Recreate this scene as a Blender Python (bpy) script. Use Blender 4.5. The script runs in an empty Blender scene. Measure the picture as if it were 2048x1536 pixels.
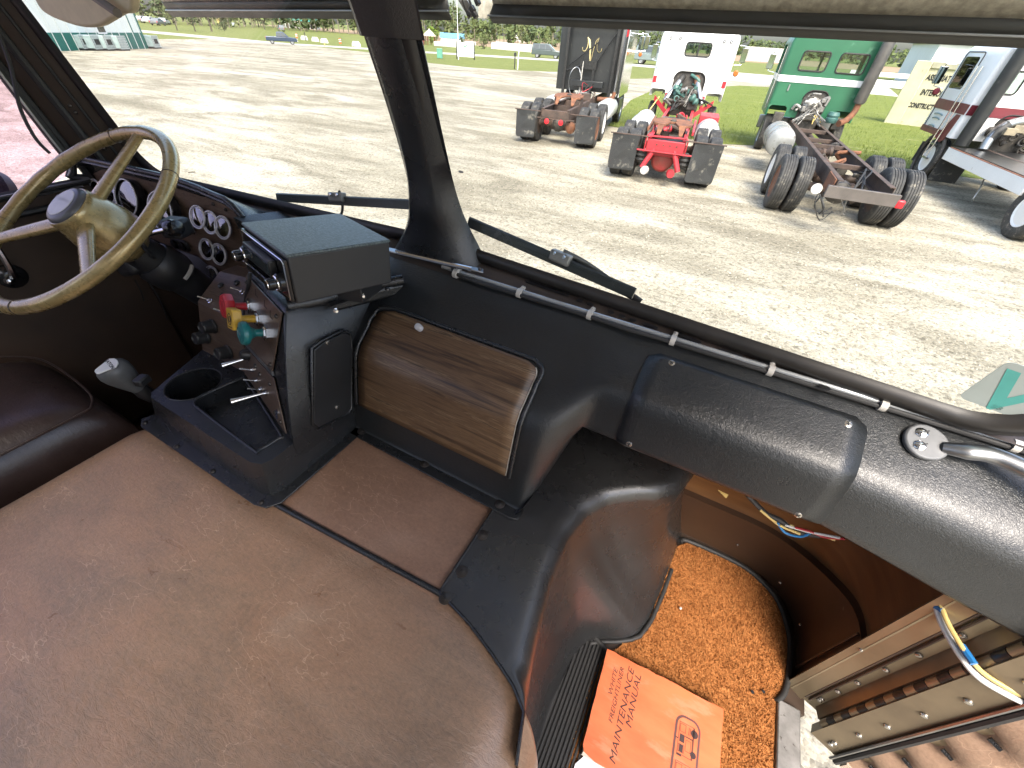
import bpy, bmesh, math, random
from mathutils import Vector, Matrix, noise
random.seed(7)
V = Vector
SC = bpy.context.scene
COL = SC.collection
R = math.radians

# ------------------------------------------------------------------ camera
# X right across the cab, Y forward, Z up from the lot; measured from the photograph's vanishing points
F_PX, CX, CY = 810.0, 1024.0, 768.0
CAM = V((0.565, 0.0, 2.60))
_dn = V((960 - CX, 1705 - CY, F_PX)).normalized()
_up = -_dn
_fw = V((0, 0, 1)); _fh = (_fw - _fw.dot(_up) * _up).normalized()
_rh = _dn.cross(_fh)
if _rh.x < 0: _rh = -_rh
_A = R(26.0)
def cam2world(v):
    a, b, c = v.dot(_rh), v.dot(_fh), v.dot(_up)
    return V((a * math.cos(_A) - b * math.sin(_A), a * math.sin(_A) + b * math.cos(_A), c))
def ray(px, py): return cam2world(V((px - CX, py - CY, F_PX)).normalized())
def PZ(px, py, z): r = ray(px, py); return CAM + r * ((z - CAM.z) / r.z)
def PY(px, py, y): r = ray(px, py); return CAM + r * ((y - CAM.y) / r.y)
def PX(px, py, x): r = ray(px, py); return CAM + r * ((x - CAM.x) / r.x)
cd = bpy.data.cameras.new('camera'); cam = bpy.data.objects.new('camera', cd); COL.objects.link(cam)
cd.sensor_fit = 'HORIZONTAL'; cd.sensor_width = 36.0; cd.lens = 36.0 * F_PX / 2048.0
cd.clip_start = 0.02; cd.clip_end = 3000
rx, ry, rz = cam2world(V((1, 0, 0))), cam2world(V((0, -1, 0))), cam2world(V((0, 0, -1)))
cam.matrix_world = Matrix(((rx.x, ry.x, rz.x, CAM.x), (rx.y, ry.y, rz.y, CAM.y), (rx.z, ry.z, rz.z, CAM.z), (0, 0, 0, 1)))
SC.camera = cam

# ------------------------------------------------------------------ sky, sun, exposure
SUN_EL, SUN_AZ = 52.0, 147.0      # compass azimuth from +Y clockwise: behind the cab, to the right
w = bpy.data.worlds.new('World'); SC.world = w; w.use_nodes = True
nt = w.node_tree; bg = nt.nodes['Background']
sky = nt.nodes.new('ShaderNodeTexSky'); sky.sky_type = 'NISHITA'; sky.sun_disc = False
sky.sun_elevation = R(SUN_EL); sky.sun_rotation = R(SUN_AZ)
sky.air_density = 1.0; sky.dust_density = 4.0; sky.ozone_density = 1.0
nt.links.new(sky.outputs['Color'], bg.inputs['Color']); bg.inputs['Strength'].default_value = 0.15
sl = bpy.data.lights.new('sun', 'SUN'); sl.energy = 1.25; sl.angle = R(24.0); sl.color = (1.0, 0.95, 0.87)
so = bpy.data.objects.new('sun', sl); COL.objects.link(so)
_sd = V((math.sin(R(SUN_AZ)) * math.cos(R(SUN_EL)), math.cos(R(SUN_AZ)) * math.cos(R(SUN_EL)), math.sin(R(SUN_EL))))
so.rotation_euler = _sd.to_track_quat('Z', 'Y').to_euler()
SC.view_settings.view_transform = 'Standard'; SC.view_settings.look = 'None'
SC.view_settings.gamma = 1.0; SC.view_settings.use_curve_mapping = False
SC.view_settings.exposure = 2.0
SC.cycles.max_bounces = 4; SC.cycles.diffuse_bounces = 2; SC.cycles.glossy_bounces = 3; SC.cycles.sample_clamp_indirect = 6.0; SC.cycles.transparent_max_bounces = 12
SC.cycles.caustics_reflective = False; SC.cycles.caustics_refractive = False

# ------------------------------------------------------------------ mesh helpers
class G:
    def __init__(s): s.v = []; s.f = []
    def add(s, vs, fs):
        o = len(s.v); s.v += [tuple(p) for p in vs]; s.f += [tuple(i + o for i in f) for f in fs]; return s
    def box(s, c, d, M=None):
        c = V(c); h = [x / 2 for x in d]
        vs = []
        for k in ((-1,-1,-1),(1,-1,-1),(1,1,-1),(-1,1,-1),(-1,-1,1),(1,-1,1),(1,1,1),(-1,1,1)):
            p = V((k[0]*h[0], k[1]*h[1], k[2]*h[2]))
            vs.append(c + (M @ p if M else p))
        return s.add(vs, [(0,3,2,1),(4,5,6,7),(0,1,5,4),(1,2,6,5),(2,3,7,6),(3,0,4,7)])
    def bx(s, x0, x1, y0, y1, z0, z1):
        return s.box(((x0+x1)/2, (y0+y1)/2, (z0+z1)/2), (x1-x0, y1-y0, z1-z0))
    def prism(s, pts, ext):
        n = len(pts); ext = V(ext); a = [V(p) for p in pts]
        nv = V((0,0,0))
        for i in range(n): nv += a[i].cross(a[(i+1) % n])
        if nv.dot(ext) > 0: a.reverse()
        vs = a + [p + ext for p in a]
        fs = [tuple(range(n)), tuple(range(2*n-1, n-1, -1))]
        fs += [(i, i+n, (i+1) % n + n, (i+1) % n) for i in range(n)]
        return s.add(vs, fs)
    def loft(s, rings, closed=True, caps=False, loop=False):
        m = len(rings[0]); vs = [p for r in rings for p in r]; fs = []
        k = len(rings)
        for i in range(k if loop else k - 1):
            for j in range(m if closed else m - 1):
                a, b = i*m + j, i*m + (j+1) % m; ii = (i+1) % k
                fs.append((a, b, ii*m + (j+1) % m, ii*m + j))
        if caps: fs += [tuple(range(m-1, -1, -1)), tuple((k-1)*m + j for j in range(m))]
        return s.add(vs, fs)
    def tube(s, path, r, n=8, closed=False, caps=True, up=(0.13, 0.21, 1), sq=1.0):
        P = [V(p) for p in path]; k = len(P); rings = []
        nrm = None
        for i in range(k):
            if closed: t = P[(i+1) % k] - P[i-1]
            else: t = P[min(i+1, k-1)] - P[max(i-1, 0)]
            t.normalize()
            if nrm is None:
                u = V(up)
                nrm = (u - u.dot(t)*t).normalized() if (u - u.dot(t)*t).length > 1e-3 else t.orthogonal().normalized()
            else:
                q = nrm - nrm.dot(t)*t; nrm = q.normalized() if q.length > 1e-6 else t.orthogonal().normalized()
            b = t.cross(nrm); ri = r[i] if isinstance(r, (list, tuple)) else r
            rings.append([P[i] + nrm*math.cos(2*math.pi*j/n)*ri + b*math.sin(2*math.pi*j/n)*ri*sq for j in range(n)])
        return s.loft(rings, True, caps and not closed, closed)
    def cyl(s, a, b, r0, r1=None, n=16): return s.tube([a, b], [r0, r0 if r1 is None else r1], n)
    def lathe(s, prof, o, ax, n=24, close=False):
        ax = V(ax).normalized(); u = ax.orthogonal().normalized(); w_ = ax.cross(u); o = V(o)
        rings = [[o + ax*z + (u*math.cos(2*math.pi*j/n) + w_*math.sin(2*math.pi*j/n))*max(r, 1e-5) for j in range(n)] for r, z in prof]
        return s.loft(rings, True, True, False)
    def torus(s, c, ax, R_, r, n=32, m=10, a0=0, a1=360):
        c = V(c); ax = V(ax).normalized(); u = ax.orthogonal().normalized(); w_ = ax.cross(u)
        full = abs(a1 - a0) >= 359.9
        k = n if full else n + 1
        path = [c + (u*math.cos(R(a0 + (a1-a0)*i/n)) + w_*math.sin(R(a0 + (a1-a0)*i/n)))*R_ for i in range(k)]
        return s.tube(path, r, m, closed=full)
    def grid(s, rows):
        return s.loft(rows, False)
    def move(s, M):
        s.v = [tuple(M @ V(p)) for p in s.v]; return s

OFF = {}
def tagt(o, label, cat, group=None):
    o['label'] = label; o['category'] = cat
    if group: o['group'] = group
    return o
def th(name, label, cat, loc=(0,0,0), rz=0.0, group=None, local=False):
    o = bpy.data.objects.new(name, None); o.empty_display_size = 0.05; COL.objects.link(o)
    o.location = loc; o.rotation_euler = (0, 0, rz)
    OFF[o.name] = V((0,0,0)) if local else V(loc)
    return tagt(o, label, cat, group)
def mesh(name, g, sm=35):
    me = bpy.data.meshes.new(name); me.from_pydata(g.v, [], g.f); me.update()
    bm = bmesh.new(); bm.from_mesh(me); bmesh.ops.recalc_face_normals(bm, faces=bm.faces); bm.to_mesh(me); bm.free()
    if sm:
        for p in me.polygons: p.use_smooth = True
        me.set_sharp_from_angle(angle=R(sm))
    return me
def ob(name, g, mat, par=None, sm=35, bev=0, seg=2, sub=0, label=None, kind=None, loc=None, rot=None):
    if par is not None:
        off = OFF.get(par.name, V((0,0,0)))
        if off.length > 0 and loc is None: g.v = [tuple(V(p) - off) for p in g.v]
    me = mesh(name, g, sm); me.materials.append(mat)
    o = bpy.data.objects.new(name, me); COL.objects.link(o)
    if par is not None:
        o.parent = par; OFF[o.name] = OFF.get(par.name, V((0,0,0)))
        if loc is not None: o.location = V(loc) - OFF[o.name]
    elif loc is not None: o.location = loc
    if rot is not None: o.rotation_euler = rot
    if bev:
        b = o.modifiers.new('bevel', 'BEVEL'); b.width = bev; b.segments = seg; b.limit_method = 'ANGLE'; b.angle_limit = R(40)
    if sub:
        q = o.modifiers.new('sub', 'SUBSURF'); q.levels = sub; q.render_levels = sub
    if label: o['label'] = label
    if kind: o['kind'] = kind
    return o
def one(name, g, mat, label, cat, group=None, **k): return tagt(ob(name, g, mat, **k), label, cat, group)
def struct(name, g, mat, par=None, **k):
    o = ob(name, g, mat, par, **k)
    if par is None: o['kind'] = 'structure'
    return o
def inst(o, par, M):
    c = o.copy(); COL.objects.link(c); c.parent = par; c.matrix_local = M; OFF[c.name] = OFF.get(par.name, V((0,0,0))) if par else V((0,0,0))
    return c
def copy_tree(o, par=None):
    c = o.copy(); COL.objects.link(c); c.parent = par
    if par is not None: c.matrix_parent_inverse = o.matrix_parent_inverse.copy()
    for ch in o.children: copy_tree(ch, c)
    return c
def boolean(o, g, op='DIFFERENCE'):
    me = mesh('cut', g, 0); c = bpy.data.objects.new('cut', me); COL.objects.link(c)
    c.parent = o.parent
    m = o.modifiers.new('b', 'BOOLEAN'); m.operation = op; m.object = c; m.solver = 'EXACT'
    dg = bpy.context.evaluated_depsgraph_get(); n = bpy.data.meshes.new_from_object(o.evaluated_get(dg))
    o.modifiers.remove(m); old = o.data; o.data = n; bpy.data.objects.remove(c); bpy.data.meshes.remove(me)
    for p in n.polygons: p.use_smooth = True
    n.set_sharp_from_angle(angle=R(35))
def text(name, s, mat, par, M, size=1.0, shear=0.0, ext=0.0, bold=0.0, align='CENTER', sx=1.0, spacing=1.0, line=1.0):
    cu = bpy.data.curves.new(name, 'FONT'); cu.body = s; cu.size = size; cu.shear = shear; cu.extrude = ext
    cu.offset = bold; cu.align_x = align; cu.align_y = 'CENTER'; cu.space_character = spacing; cu.space_line = line; cu.resolution_u = 3
    t = bpy.data.objects.new('tmp', cu); COL.objects.link(t)
    dg = bpy.context.evaluated_depsgraph_get(); dg.update(); me = bpy.data.meshes.new_from_object(t.evaluated_get(dg))
    bpy.data.objects.remove(t); me.transform(Matrix.Diagonal((sx, 1, 1, 1))); me.transform(M)
    off = OFF.get(par.name, V((0,0,0))); me.transform(Matrix.Translation(-off))
    me.materials.clear(); me.materials.append(mat)
    o = bpy.data.objects.new(name, me); COL.objects.link(o); o.parent = par; OFF[o.name] = off
    return o
def frame(o, x, y, z=None):      # matrix from origin and two axes
    x = V(x).normalized(); y = V(y); y = (y - y.dot(x)*x).normalized(); z = x.cross(y)
    return Matrix(((x.x, y.x, z.x, o[0]), (x.y, y.y, z.y, o[1]), (x.z, y.z, z.z, o[2]), (0,0,0,1)))
def bez(pts, n=8):               # Catmull-Rom through points
    P = [V(p) for p in pts]; out = []
    for i in range(len(P) - 1):
        a, b, c, d = P[max(i-1, 0)], P[i], P[i+1], P[min(i+2, len(P)-1)]
        for k in range(n):
            t = k / n
            out.append(0.5*((2*b) + (c-a)*t + (2*a-5*b+4*c-d)*t*t + (3*b-a-3*c+d)*t*t*t))
    out.append(P[-1]); return out
def lerp(a, b, t): return a + (b - a)*t
def sstep(a, b, x): t = min(1, max(0, (x-a)/(b-a))); return t*t*(3-2*t)
def itp(tab, x):
    if x <= tab[0][0]: return tab[0][1]
    for (a, b), (c, d) in zip(tab, tab[1:]):
        if x <= c: return lerp(b, d, (x-a)/(c-a))
    return tab[-1][1]
def rrect(x0, x1, y0, y1, r, n=5, rr=None):   # rounded rectangle outline (ccw); rr = radii (bl,br,tr,tl)
    rr = rr or (r, r, r, r); out = []
    for (cx, cy, a, q) in ((x0, y0, 180, rr[0]), (x1, y0, 270, rr[1]), (x1, y1, 0, rr[2]), (x0, y1, 90, rr[3])):
        ox = cx + (q if cx == x0 else -q); oy = cy + (q if cy == y0 else -q)
        for i in range(n + 1):
            t = R(a + 90*i/n); out.append((ox + q*math.cos(t), oy + q*math.sin(t)))
    return out

# ------------------------------------------------------------------ materials
def nm(name):
    m = bpy.data.materials.new(name); m.use_nodes = True
    return m, m.node_tree, m.node_tree.nodes['Principled BSDF']
def _tc(t, stretch=None, rot=None):
    c = t.nodes.new('ShaderNodeTexCoord'); mp = t.nodes.new('ShaderNodeMapping')
    t.links.new(c.outputs['Object'], mp.inputs['Vector'])
    if stretch: mp.inputs['Scale'].default_value = stretch
    if rot: mp.inputs['Rotation'].default_value = rot
    return mp.outputs['Vector']
def _noise(t, vec, scale, detail=4, rough=0.55, dist=0.0):
    n = t.nodes.new('ShaderNodeTexNoise'); t.links.new(vec, n.inputs['Vector'])
    n.inputs['Scale'].default_value = scale; n.inputs['Detail'].default_value = detail
    n.inputs['Roughness'].default_value = rough; n.inputs['Distortion'].default_value = dist
    return n.outputs['Fac']
def _ramp(t, fac, stops):
    r = t.nodes.new('ShaderNodeValToRGB'); t.links.new(fac, r.inputs['Fac'])
    e = r.color_ramp.elements
    while len(e) < len(stops): e.new(0.5)
    for k, (p, c) in enumerate(stops):
        e[k].position = p; e[k].color = tuple(c) + (1,) if len(c) == 3 else c
    return r.outputs['Color']
def _mix(t, fac, a, b, mode='MIX'):
    n = t.nodes.new('ShaderNodeMix'); n.data_type = 'RGBA'; n.blend_type = mode
    if isinstance(fac, (int, float)): n.inputs[0].default_value = fac
    else: t.links.new(fac, n.inputs[0])
    for s, x in ((6, a), (7, b)):
        if isinstance(x, (tuple, list)): n.inputs[s].default_value = tuple(x) + (1,) if len(x) == 3 else x
        else: t.links.new(x, n.inputs[s])
    return n.outputs[2]
def _math(t, op, a, b=0.0):
    n = t.nodes.new('ShaderNodeMath'); n.operation = op
    for k, x in ((0, a), (1, b)):
        if isinstance(x, (int, float)): n.inputs[k].default_value = x
        else: t.links.new(x, n.inputs[k])
    return n.outputs[0]
def _bump(t, b, h, strength, dist, prev=None):
    n = t.nodes.new('ShaderNodeBump'); n.inputs['Strength'].default_value = strength; n.inputs['Distance'].default_value = dist
    t.links.new(h, n.inputs['Height'])
    if prev is not None: t.links.new(prev, n.inputs['Normal'])
    t.links.new(n.outputs['Normal'], b.inputs['Normal']); return n.outputs['Normal']
def pm(name, c1, c2=None, scale=8, rough=0.5, metal=0.0, bump=None, stretch=None, rot=None, coat=0.0, spec=0.5, rvar=0.0, detail=5, dirt=None):
    m, t, b = nm(name); vec = _tc(t, stretch, rot)
    b.inputs['Roughness'].default_value = rough; b.inputs['Metallic'].default_value = metal
    b.inputs['Coat Weight'].default_value = coat; b.inputs['Coat Roughness'].default_value = 0.15
    b.inputs['Specular IOR Level'].default_value = spec
    c2 = c2 or tuple(x*0.8 for x in c1)
    n = _noise(t, vec, scale, detail)
    col = _ramp(t, n, [(0.32, c2), (0.66, c1)])
    if dirt:
        d = _noise(t, vec, dirt[1], 6, 0.65); f = _ramp(t, d, [(dirt[2], (0,0,0)), (dirt[2]+0.08, (1,1,1))])
        col = _mix(t, f, col, dirt[0])
    t.links.new(col, b.inputs['Base Color'])
    if rvar:
        q = t.nodes.new('ShaderNodeMapRange'); t.links.new(_noise(t, vec, scale*2.3, 4), q.inputs['Value'])
        q.inputs['To Min'].default_value = max(0.02, rough-rvar); q.inputs['To Max'].default_value = min(1, rough+rvar)
        t.links.new(q.outputs['Result'], b.inputs['Roughness'])
    if bump: _bump(t, b, _noise(t, vec, bump[0], 3, 0.6, bump[3] if len(bump) > 3 else 0), bump[1], bump[2])
    return m
# special materials
def m_vinyl(name='black_vinyl', c=(0.013, 0.0145, 0.0155), rough=0.30, s=1.0, coat=0.15):
    m, t, b = nm(name); vec = _tc(t); b.inputs['Coat Weight'].default_value = coat; b.inputs['Coat Roughness'].default_value = 0.24
    n = _noise(t, vec, 6, 4); t.links.new(_ramp(t, n, [(0.3, tuple(x*0.75 for x in c)), (0.7, tuple(x*1.25 for x in c))]), b.inputs['Base Color'])
    q = t.nodes.new('ShaderNodeMapRange'); t.links.new(_noise(t, vec, 14, 5), q.inputs['Value'])
    q.inputs['To Min'].default_value = rough-0.08; q.inputs['To Max'].default_value = rough+0.1; t.links.new(q.outputs['Result'], b.inputs['Roughness'])
    v = t.nodes.new('ShaderNodeTexVoronoi'); v.feature = 'DISTANCE_TO_EDGE'; v.inputs['Scale'].default_value = 330*s
    dv = t.nodes.new('ShaderNodeVectorMath'); dv.operation = 'MULTIPLY_ADD'
    ns = t.nodes.new('ShaderNodeTexNoise'); ns.inputs['Scale'].default_value = 130*s; t.links.new(vec, ns.inputs['Vector'])
    t.links.new(ns.outputs['Color'], dv.inputs[0]); dv.inputs[1].default_value = (0.008, 0.008, 0.008); t.links.new(vec, dv.inputs[2])
    t.links.new(dv.outputs[0], v.inputs['Vector'])
    h = _math(t, 'MINIMUM', v.outputs['Distance'], 0.25)
    p = _bump(t, b, h, 0.26, 0.0026)
    h2 = _noise(t, vec, 120*s, 3, 0.6, 1.2)
    _bump(t, b, h2, 0.30, 0.002, p)
    return m
def m_leather(name, cols, rough=0.36, crease=0.35, sc=1.0):
    m, t, b = nm(name); vec = _tc(t); v2 = _tc(t, (1.0, 2.6, 1.0), (0, 0, R(-38)))
    n1 = _noise(t, vec, 3.2*sc, 5, 0.62, 0.6); n2 = _noise(t, v2, 9*sc, 4, 0.65, 0.8)
    base = _ramp(t, n1, [(0.28, cols[0]), (0.45, cols[1]), (0.58, cols[2]), (0.74, cols[3])])
    base = _mix(t, 0.28, base, _ramp(t, n2, [(0.3, cols[0]), (0.7, cols[3])]))
    gr = _noise(t, vec, 160*sc, 4, 0.7)
    base = _mix(t, 0.35, base, _ramp(t, gr, [(0.3, tuple(x*0.7 for x in cols[1])), (0.7, tuple(min(1, x*1.35) for x in cols[2]))]))
    # light crackle lines where the grain has stretched
    vo = t.nodes.new('ShaderNodeTexVoronoi'); vo.feature = 'DISTANCE_TO_EDGE'; vo.inputs['Scale'].default_value = 9*sc
    wn = t.nodes.new('ShaderNodeTexNoise'); wn.inputs['Scale'].default_value = 7*sc; wn.inputs['Detail'].default_value = 4; t.links.new(v2, wn.inputs['Vector'])
    wv = t.nodes.new('ShaderNodeVectorMath'); wv.operation = 'MULTIPLY_ADD'; t.links.new(wn.outputs['Color'], wv.inputs[0]); wv.inputs[1].default_value = (0.35, 0.35, 0.35); t.links.new(v2, wv.inputs[2])
    t.links.new(wv.outputs[0], vo.inputs['Vector'])
    line = _ramp(t, vo.outputs['Distance'], [(0.0, (1,1,1)), (0.016, (0,0,0))])
    msk = _ramp(t, _noise(t, vec, 4.5*sc, 3), [(0.44, (0,0,0)), (0.60, (1,1,1))])
    lm = _mix(t, 1.0, line, msk, 'MULTIPLY')
    base = _mix(t, _math(t, 'MULTIPLY', lm, 0.42), base, tuple(min(1, x*1.7) for x in cols[3]))
    t.links.new(base, b.inputs['Base Color'])
    q = t.nodes.new('ShaderNodeMapRange'); t.links.new(n2, q.inputs['Value']); q.inputs['To Min'].default_value = rough-0.06; q.inputs['To Max'].default_value = rough+0.14
    t.links.new(q.outputs['Result'], b.inputs['Roughness'])
    p = _bump(t, b, _noise(t, v2, 42*sc, 4, 0.72, 0.7), crease*0.75, 0.004)
    p = _bump(t, b, _noise(t, vec, 170*sc, 2, 0.6), 0.16, 0.002, p)
    return m
def m_wood(name, cols, axis_scale=(1.2, 16, 16), rough=0.32):
    m, t, b = nm(name); vec = _tc(t, axis_scale); v0 = _tc(t)
    n0 = _noise(t, v0, 3.0, 3)
    n1 = _noise(t, vec, 2.2, 6, 0.6, 1.6); n2 = _noise(t, _tc(t, (axis_scale[0]*3, axis_scale[1]*7, axis_scale[2]*7)), 2.5, 5, 0.7)
    f = _math(t, 'ADD', _math(t, 'MULTIPLY', n1, 0.7), _math(t, 'MULTIPLY', n2, 0.3))
    col = _ramp(t, f, [(0.36, cols[0]), (0.43, cols[1]), (0.48, cols[2]), (0.53, cols[1]), (0.57, cols[3]), (0.61, cols[0]), (0.68, cols[2])])
    col = _mix(t, 0.25, col, _ramp(t, n0, [(0.3, cols[0]), (0.7, cols[3])]))
    t.links.new(col, b.inputs['Base Color']); b.inputs['Roughness'].default_value = rough
    _bump(t, b, n2, 0.1, 0.001)
    return m
def m_glass(name, tint=(1, 1, 1), refl=0.9, extra=0.0):
    m = bpy.data.materials.new(name); m.use_nodes = True; t = m.node_tree
    for n in list(t.nodes): t.nodes.remove(n)
    o = t.nodes.new('ShaderNodeOutputMaterial'); tr = t.nodes.new('ShaderNodeBsdfTransparent'); gl = t.nodes.new('ShaderNodeBsdfGlossy')
    tr.inputs['Color'].default_value = tuple(tint) + (1,); gl.inputs['Roughness'].default_value = 0.02
    fr = t.nodes.new('ShaderNodeFresnel'); fr.inputs['IOR'].default_value = 1.45
    mx = t.nodes.new('ShaderNodeMixShader'); k = _math(t, 'ADD', _math(t, 'MULTIPLY', fr.outputs[0], refl), extra)
    t.links.new(k, mx.inputs[0]); t.links.new(tr.outputs[0], mx.inputs[1]); t.links.new(gl.outputs[0], mx.inputs[2]); t.links.new(mx.outputs[0], o.inputs[0])
    return m
def m_gravel():
    m, t, b = nm('gravel'); vec = _tc(t); vt = _tc(t, (0.55, 1.5, 1), (0, 0, R(24)))
    big = _noise(t, vt, 0.16, 5, 0.62, 0.5); mid = _noise(t, vt, 0.75, 5, 0.65, 0.6); fine = _noise(t, vec, 20, 3, 0.75)
    vo3 = t.nodes.new('ShaderNodeTexVoronoi'); vo3.inputs['Scale'].default_value = 85; t.links.new(vec, vo3.inputs['Vector'])
    vo = t.nodes.new('ShaderNodeTexVoronoi'); vo.inputs['Scale'].default_value = 26; t.links.new(vec, vo.inputs['Vector'])
    vo2 = t.nodes.new('ShaderNodeTexVoronoi'); vo2.inputs['Scale'].default_value = 9; t.links.new(vec, vo2.inputs['Vector'])
    c = _ramp(t, big, [(0.30, (0.175, 0.156, 0.116)), (0.42, (0.285, 0.26, 0.20)), (0.55, (0.41, 0.38, 0.305)), (0.72, (0.485, 0.455, 0.375))])
    c = _mix(t, _ramp(t, mid, [(0.36, (0.85, 0.85, 0.85)), (0.58, (0, 0, 0))]), c, (0.185, 0.166, 0.125))
    st = _ramp(t, vo.outputs['Color'], [(0.0, (0.36, 0.35, 0.33)), (0.22, (0.72, 0.71, 0.69)), (0.45, (1.0, 1.0, 1.0)), (1.0, (1.15, 1.15, 1.13))])
    c = _mix(t, 0.85, c, st, 'MULTIPLY')
    c = _mix(t, 0.55, c, _ramp(t, vo3.outputs['Color'], [(0.0, (0.45, 0.44, 0.42)), (0.5, (1, 1, 1)), (1.0, (1.2, 1.2, 1.18))]), 'MULTIPLY')
    dk = _ramp(t, fine, [(0.30, (0.30, 0.27, 0.22)), (0.42, (1, 1, 1))])
    c = _mix(t, 0.7, c, dk, 'MULTIPLY')
    t.links.new(c, b.inputs['Base Color']); b.inputs['Roughness'].default_value = 0.95; b.inputs['Specular IOR Level'].default_value = 0.15
    h = _math(t, 'ADD', _math(t, 'MULTIPLY', vo.outputs['Distance'], -0.5), _math(t, 'MULTIPLY', vo2.outputs['Distance'], -0.4))
    p = _bump(t, b, h, 0.7, 0.03)
    _bump(t, b, mid, 0.4, 0.15, p)
    return m
def m_grass(name='grass', a=(0.105, 0.130, 0.036), bb=(0.19, 0.205, 0.070), dry=(0.33, 0.31, 0.18)):
    m, t, b = nm(name); vec = _tc(t); vs = _tc(t, (0.25, 2.2, 1), (0, 0, R(12)))
    n = _noise(t, vec, 0.9, 6, 0.7); f = _noise(t, vec, 26, 3, 0.8); s = _noise(t, vs, 0.8, 5, 0.7)
    c = _ramp(t, n, [(0.3, a), (0.7, bb)]); c = _mix(t, 0.5, c, _ramp(t, f, [(0.3, tuple(x*0.45 for x in a)), (0.7, tuple(x*1.3 for x in bb))]))
    c = _mix(t, _ramp(t, s, [(0.60, (0, 0, 0)), (0.70, (0.7, 0.7, 0.7))]), c, dry)
    t.links.new(c, b.inputs['Base Color']); b.inputs['Roughness'].default_value = 0.9; b.inputs['Specular IOR Level'].default_value = 0.1
    _bump(t, b, f, 0.8, 0.06)
    return m
M = {}
M['vinyl'] = m_vinyl(); M['vinyl_smooth'] = m_vinyl('black_vinyl_smooth', (0.012, 0.013, 0.014), 0.26, 1.6, 0.2)
M['vinyl_side'] = m_vinyl('black_vinyl_side', (0.020, 0.020, 0.020), 0.26, 1.5, 0.8)
M['plastic'] = pm('black_plastic', (0.022, 0.022, 0.023), (0.015, 0.015, 0.015), 10, 0.42, bump=(420, 0.10, 0.001), rvar=0.08)
M['plastic_gloss'] = pm('black_gloss', (0.012, 0.012, 0.013), None, 10, 0.18)
M['rubber'] = pm('rubber', (0.018, 0.018, 0.018), (0.028, 0.027, 0.026), 12, 0.6, rvar=0.1)
M['gasket'] = pm('gasket', (0.026, 0.023, 0.020), (0.014, 0.013, 0.012), 14, 0.42, rvar=0.1)
BR = [(0.110, 0.088, 0.065), (0.190, 0.124, 0.081), (0.265, 0.153, 0.093), (0.345, 0.245, 0.170)]
M['leather'] = m_leather('brown_leather', BR, 0.27, 0.5)
M['leather_front'] = m_leather('brown_leather_front', [(0.125, 0.075, 0.050), (0.180, 0.104, 0.068), (0.222, 0.128, 0.084), (0.275, 0.185, 0.135)], 0.34, 0.25)
M['leather_dark'] = m_leather('dark_seat_leather', [(0.016, 0.010, 0.009), (0.023, 0.014, 0.0125), (0.028, 0.018, 0.016), (0.040, 0.028, 0.025)], 0.27, 0.25)
M['leather_door'] = m_leather('tan_door_leather', [(0.19, 0.12, 0.08), (0.25, 0.16, 0.105), (0.30, 0.195, 0.13), (0.38, 0.26, 0.18)], 0.45, 0.35)
M['wood'] = m_wood('walnut', [(0.018, 0.009, 0.005), (0.070, 0.036, 0.017), (0.135, 0.078, 0.038), (0.19, 0.122, 0.066)], (1.0, 15, 15), 0.44)
M['wood_panel'] = m_wood('walnut_panel', [(0.030, 0.018, 0.012), (0.075, 0.046, 0.031), (0.115, 0.076, 0.053), (0.155, 0.11, 0.08)], (2.5, 30, 30), 0.35)
M['brown_paint'] = pm('brown_paint', (0.075, 0.038, 0.020), (0.050, 0.026, 0.015), 5, 0.42, rvar=0.12, bump=(30, 0.05, 0.003), dirt=((0.42, 0.30, 0.25), 16, 0.69))
M['brown_dark'] = pm('dark_brown_paint', (0.060, 0.038, 0.026), (0.040, 0.026, 0.018), 6, 0.45, rvar=0.12)
M['brown_sill'] = pm('brown_sill', (0.055, 0.042, 0.035), (0.035, 0.027, 0.022), 7, 0.5, rvar=0.12, dirt=((0.16, 0.13, 0.11), 45, 0.68))
M['kick'] = pm('kick_panel', (0.20, 0.095, 0.035), (0.14, 0.062, 0.024), 6, 0.35, stretch=(1, 1, 6), rvar=0.1)
M['goldmetal'] = pm('gold_brown_metal', (0.33, 0.265, 0.17), (0.22, 0.175, 0.11), 8, 0.36, metal=0.55, rvar=0.12, dirt=((0.05, 0.04, 0.03), 20, 0.68))
M['wheel_gold'] = pm('gold_flake', (0.44, 0.325, 0.135), (0.34, 0.25, 0.10), 30, 0.28, metal=0.35, coat=0.5, rvar=0.08, bump=(300, 0.04, 0.001))
M['wood_gauge'] = m_wood('walnut_gauge_panel', [(0.05, 0.03, 0.02), (0.13, 0.08, 0.055), (0.19, 0.125, 0.09), (0.25, 0.18, 0.13)], (2.5, 30, 30), 0.38)
M['tube_bright'] = pm('bright_tube', (0.46, 0.48, 0.49), (0.38, 0.40, 0.41), 12, 0.22, metal=0.5)
M['chrome'] = pm('chrome', (0.78, 0.79, 0.80), (0.70, 0.70, 0.71), 12, 0.13, metal=1.0, rvar=0.05)
M['alu'] = pm('aluminium', (0.38, 0.39, 0.40), (0.30, 0.31, 0.32), 30, 0.36, metal=1.0, rvar=0.1)
M['alu_worn'] = pm('worn_aluminium', (0.32, 0.31, 0.295), (0.18, 0.175, 0.165), 25, 0.5, metal=0.6, rvar=0.15, dirt=((0.07, 0.06, 0.05), 60, 0.6))
M['steel_dark'] = pm('dark_steel', (0.06, 0.06, 0.06), (0.03, 0.03, 0.03), 20, 0.35, metal=0.7)
M['screw'] = pm('screw_head', (0.10, 0.09, 0.085), (0.05, 0.045, 0.04), 40, 0.3, metal=0.8)
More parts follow.
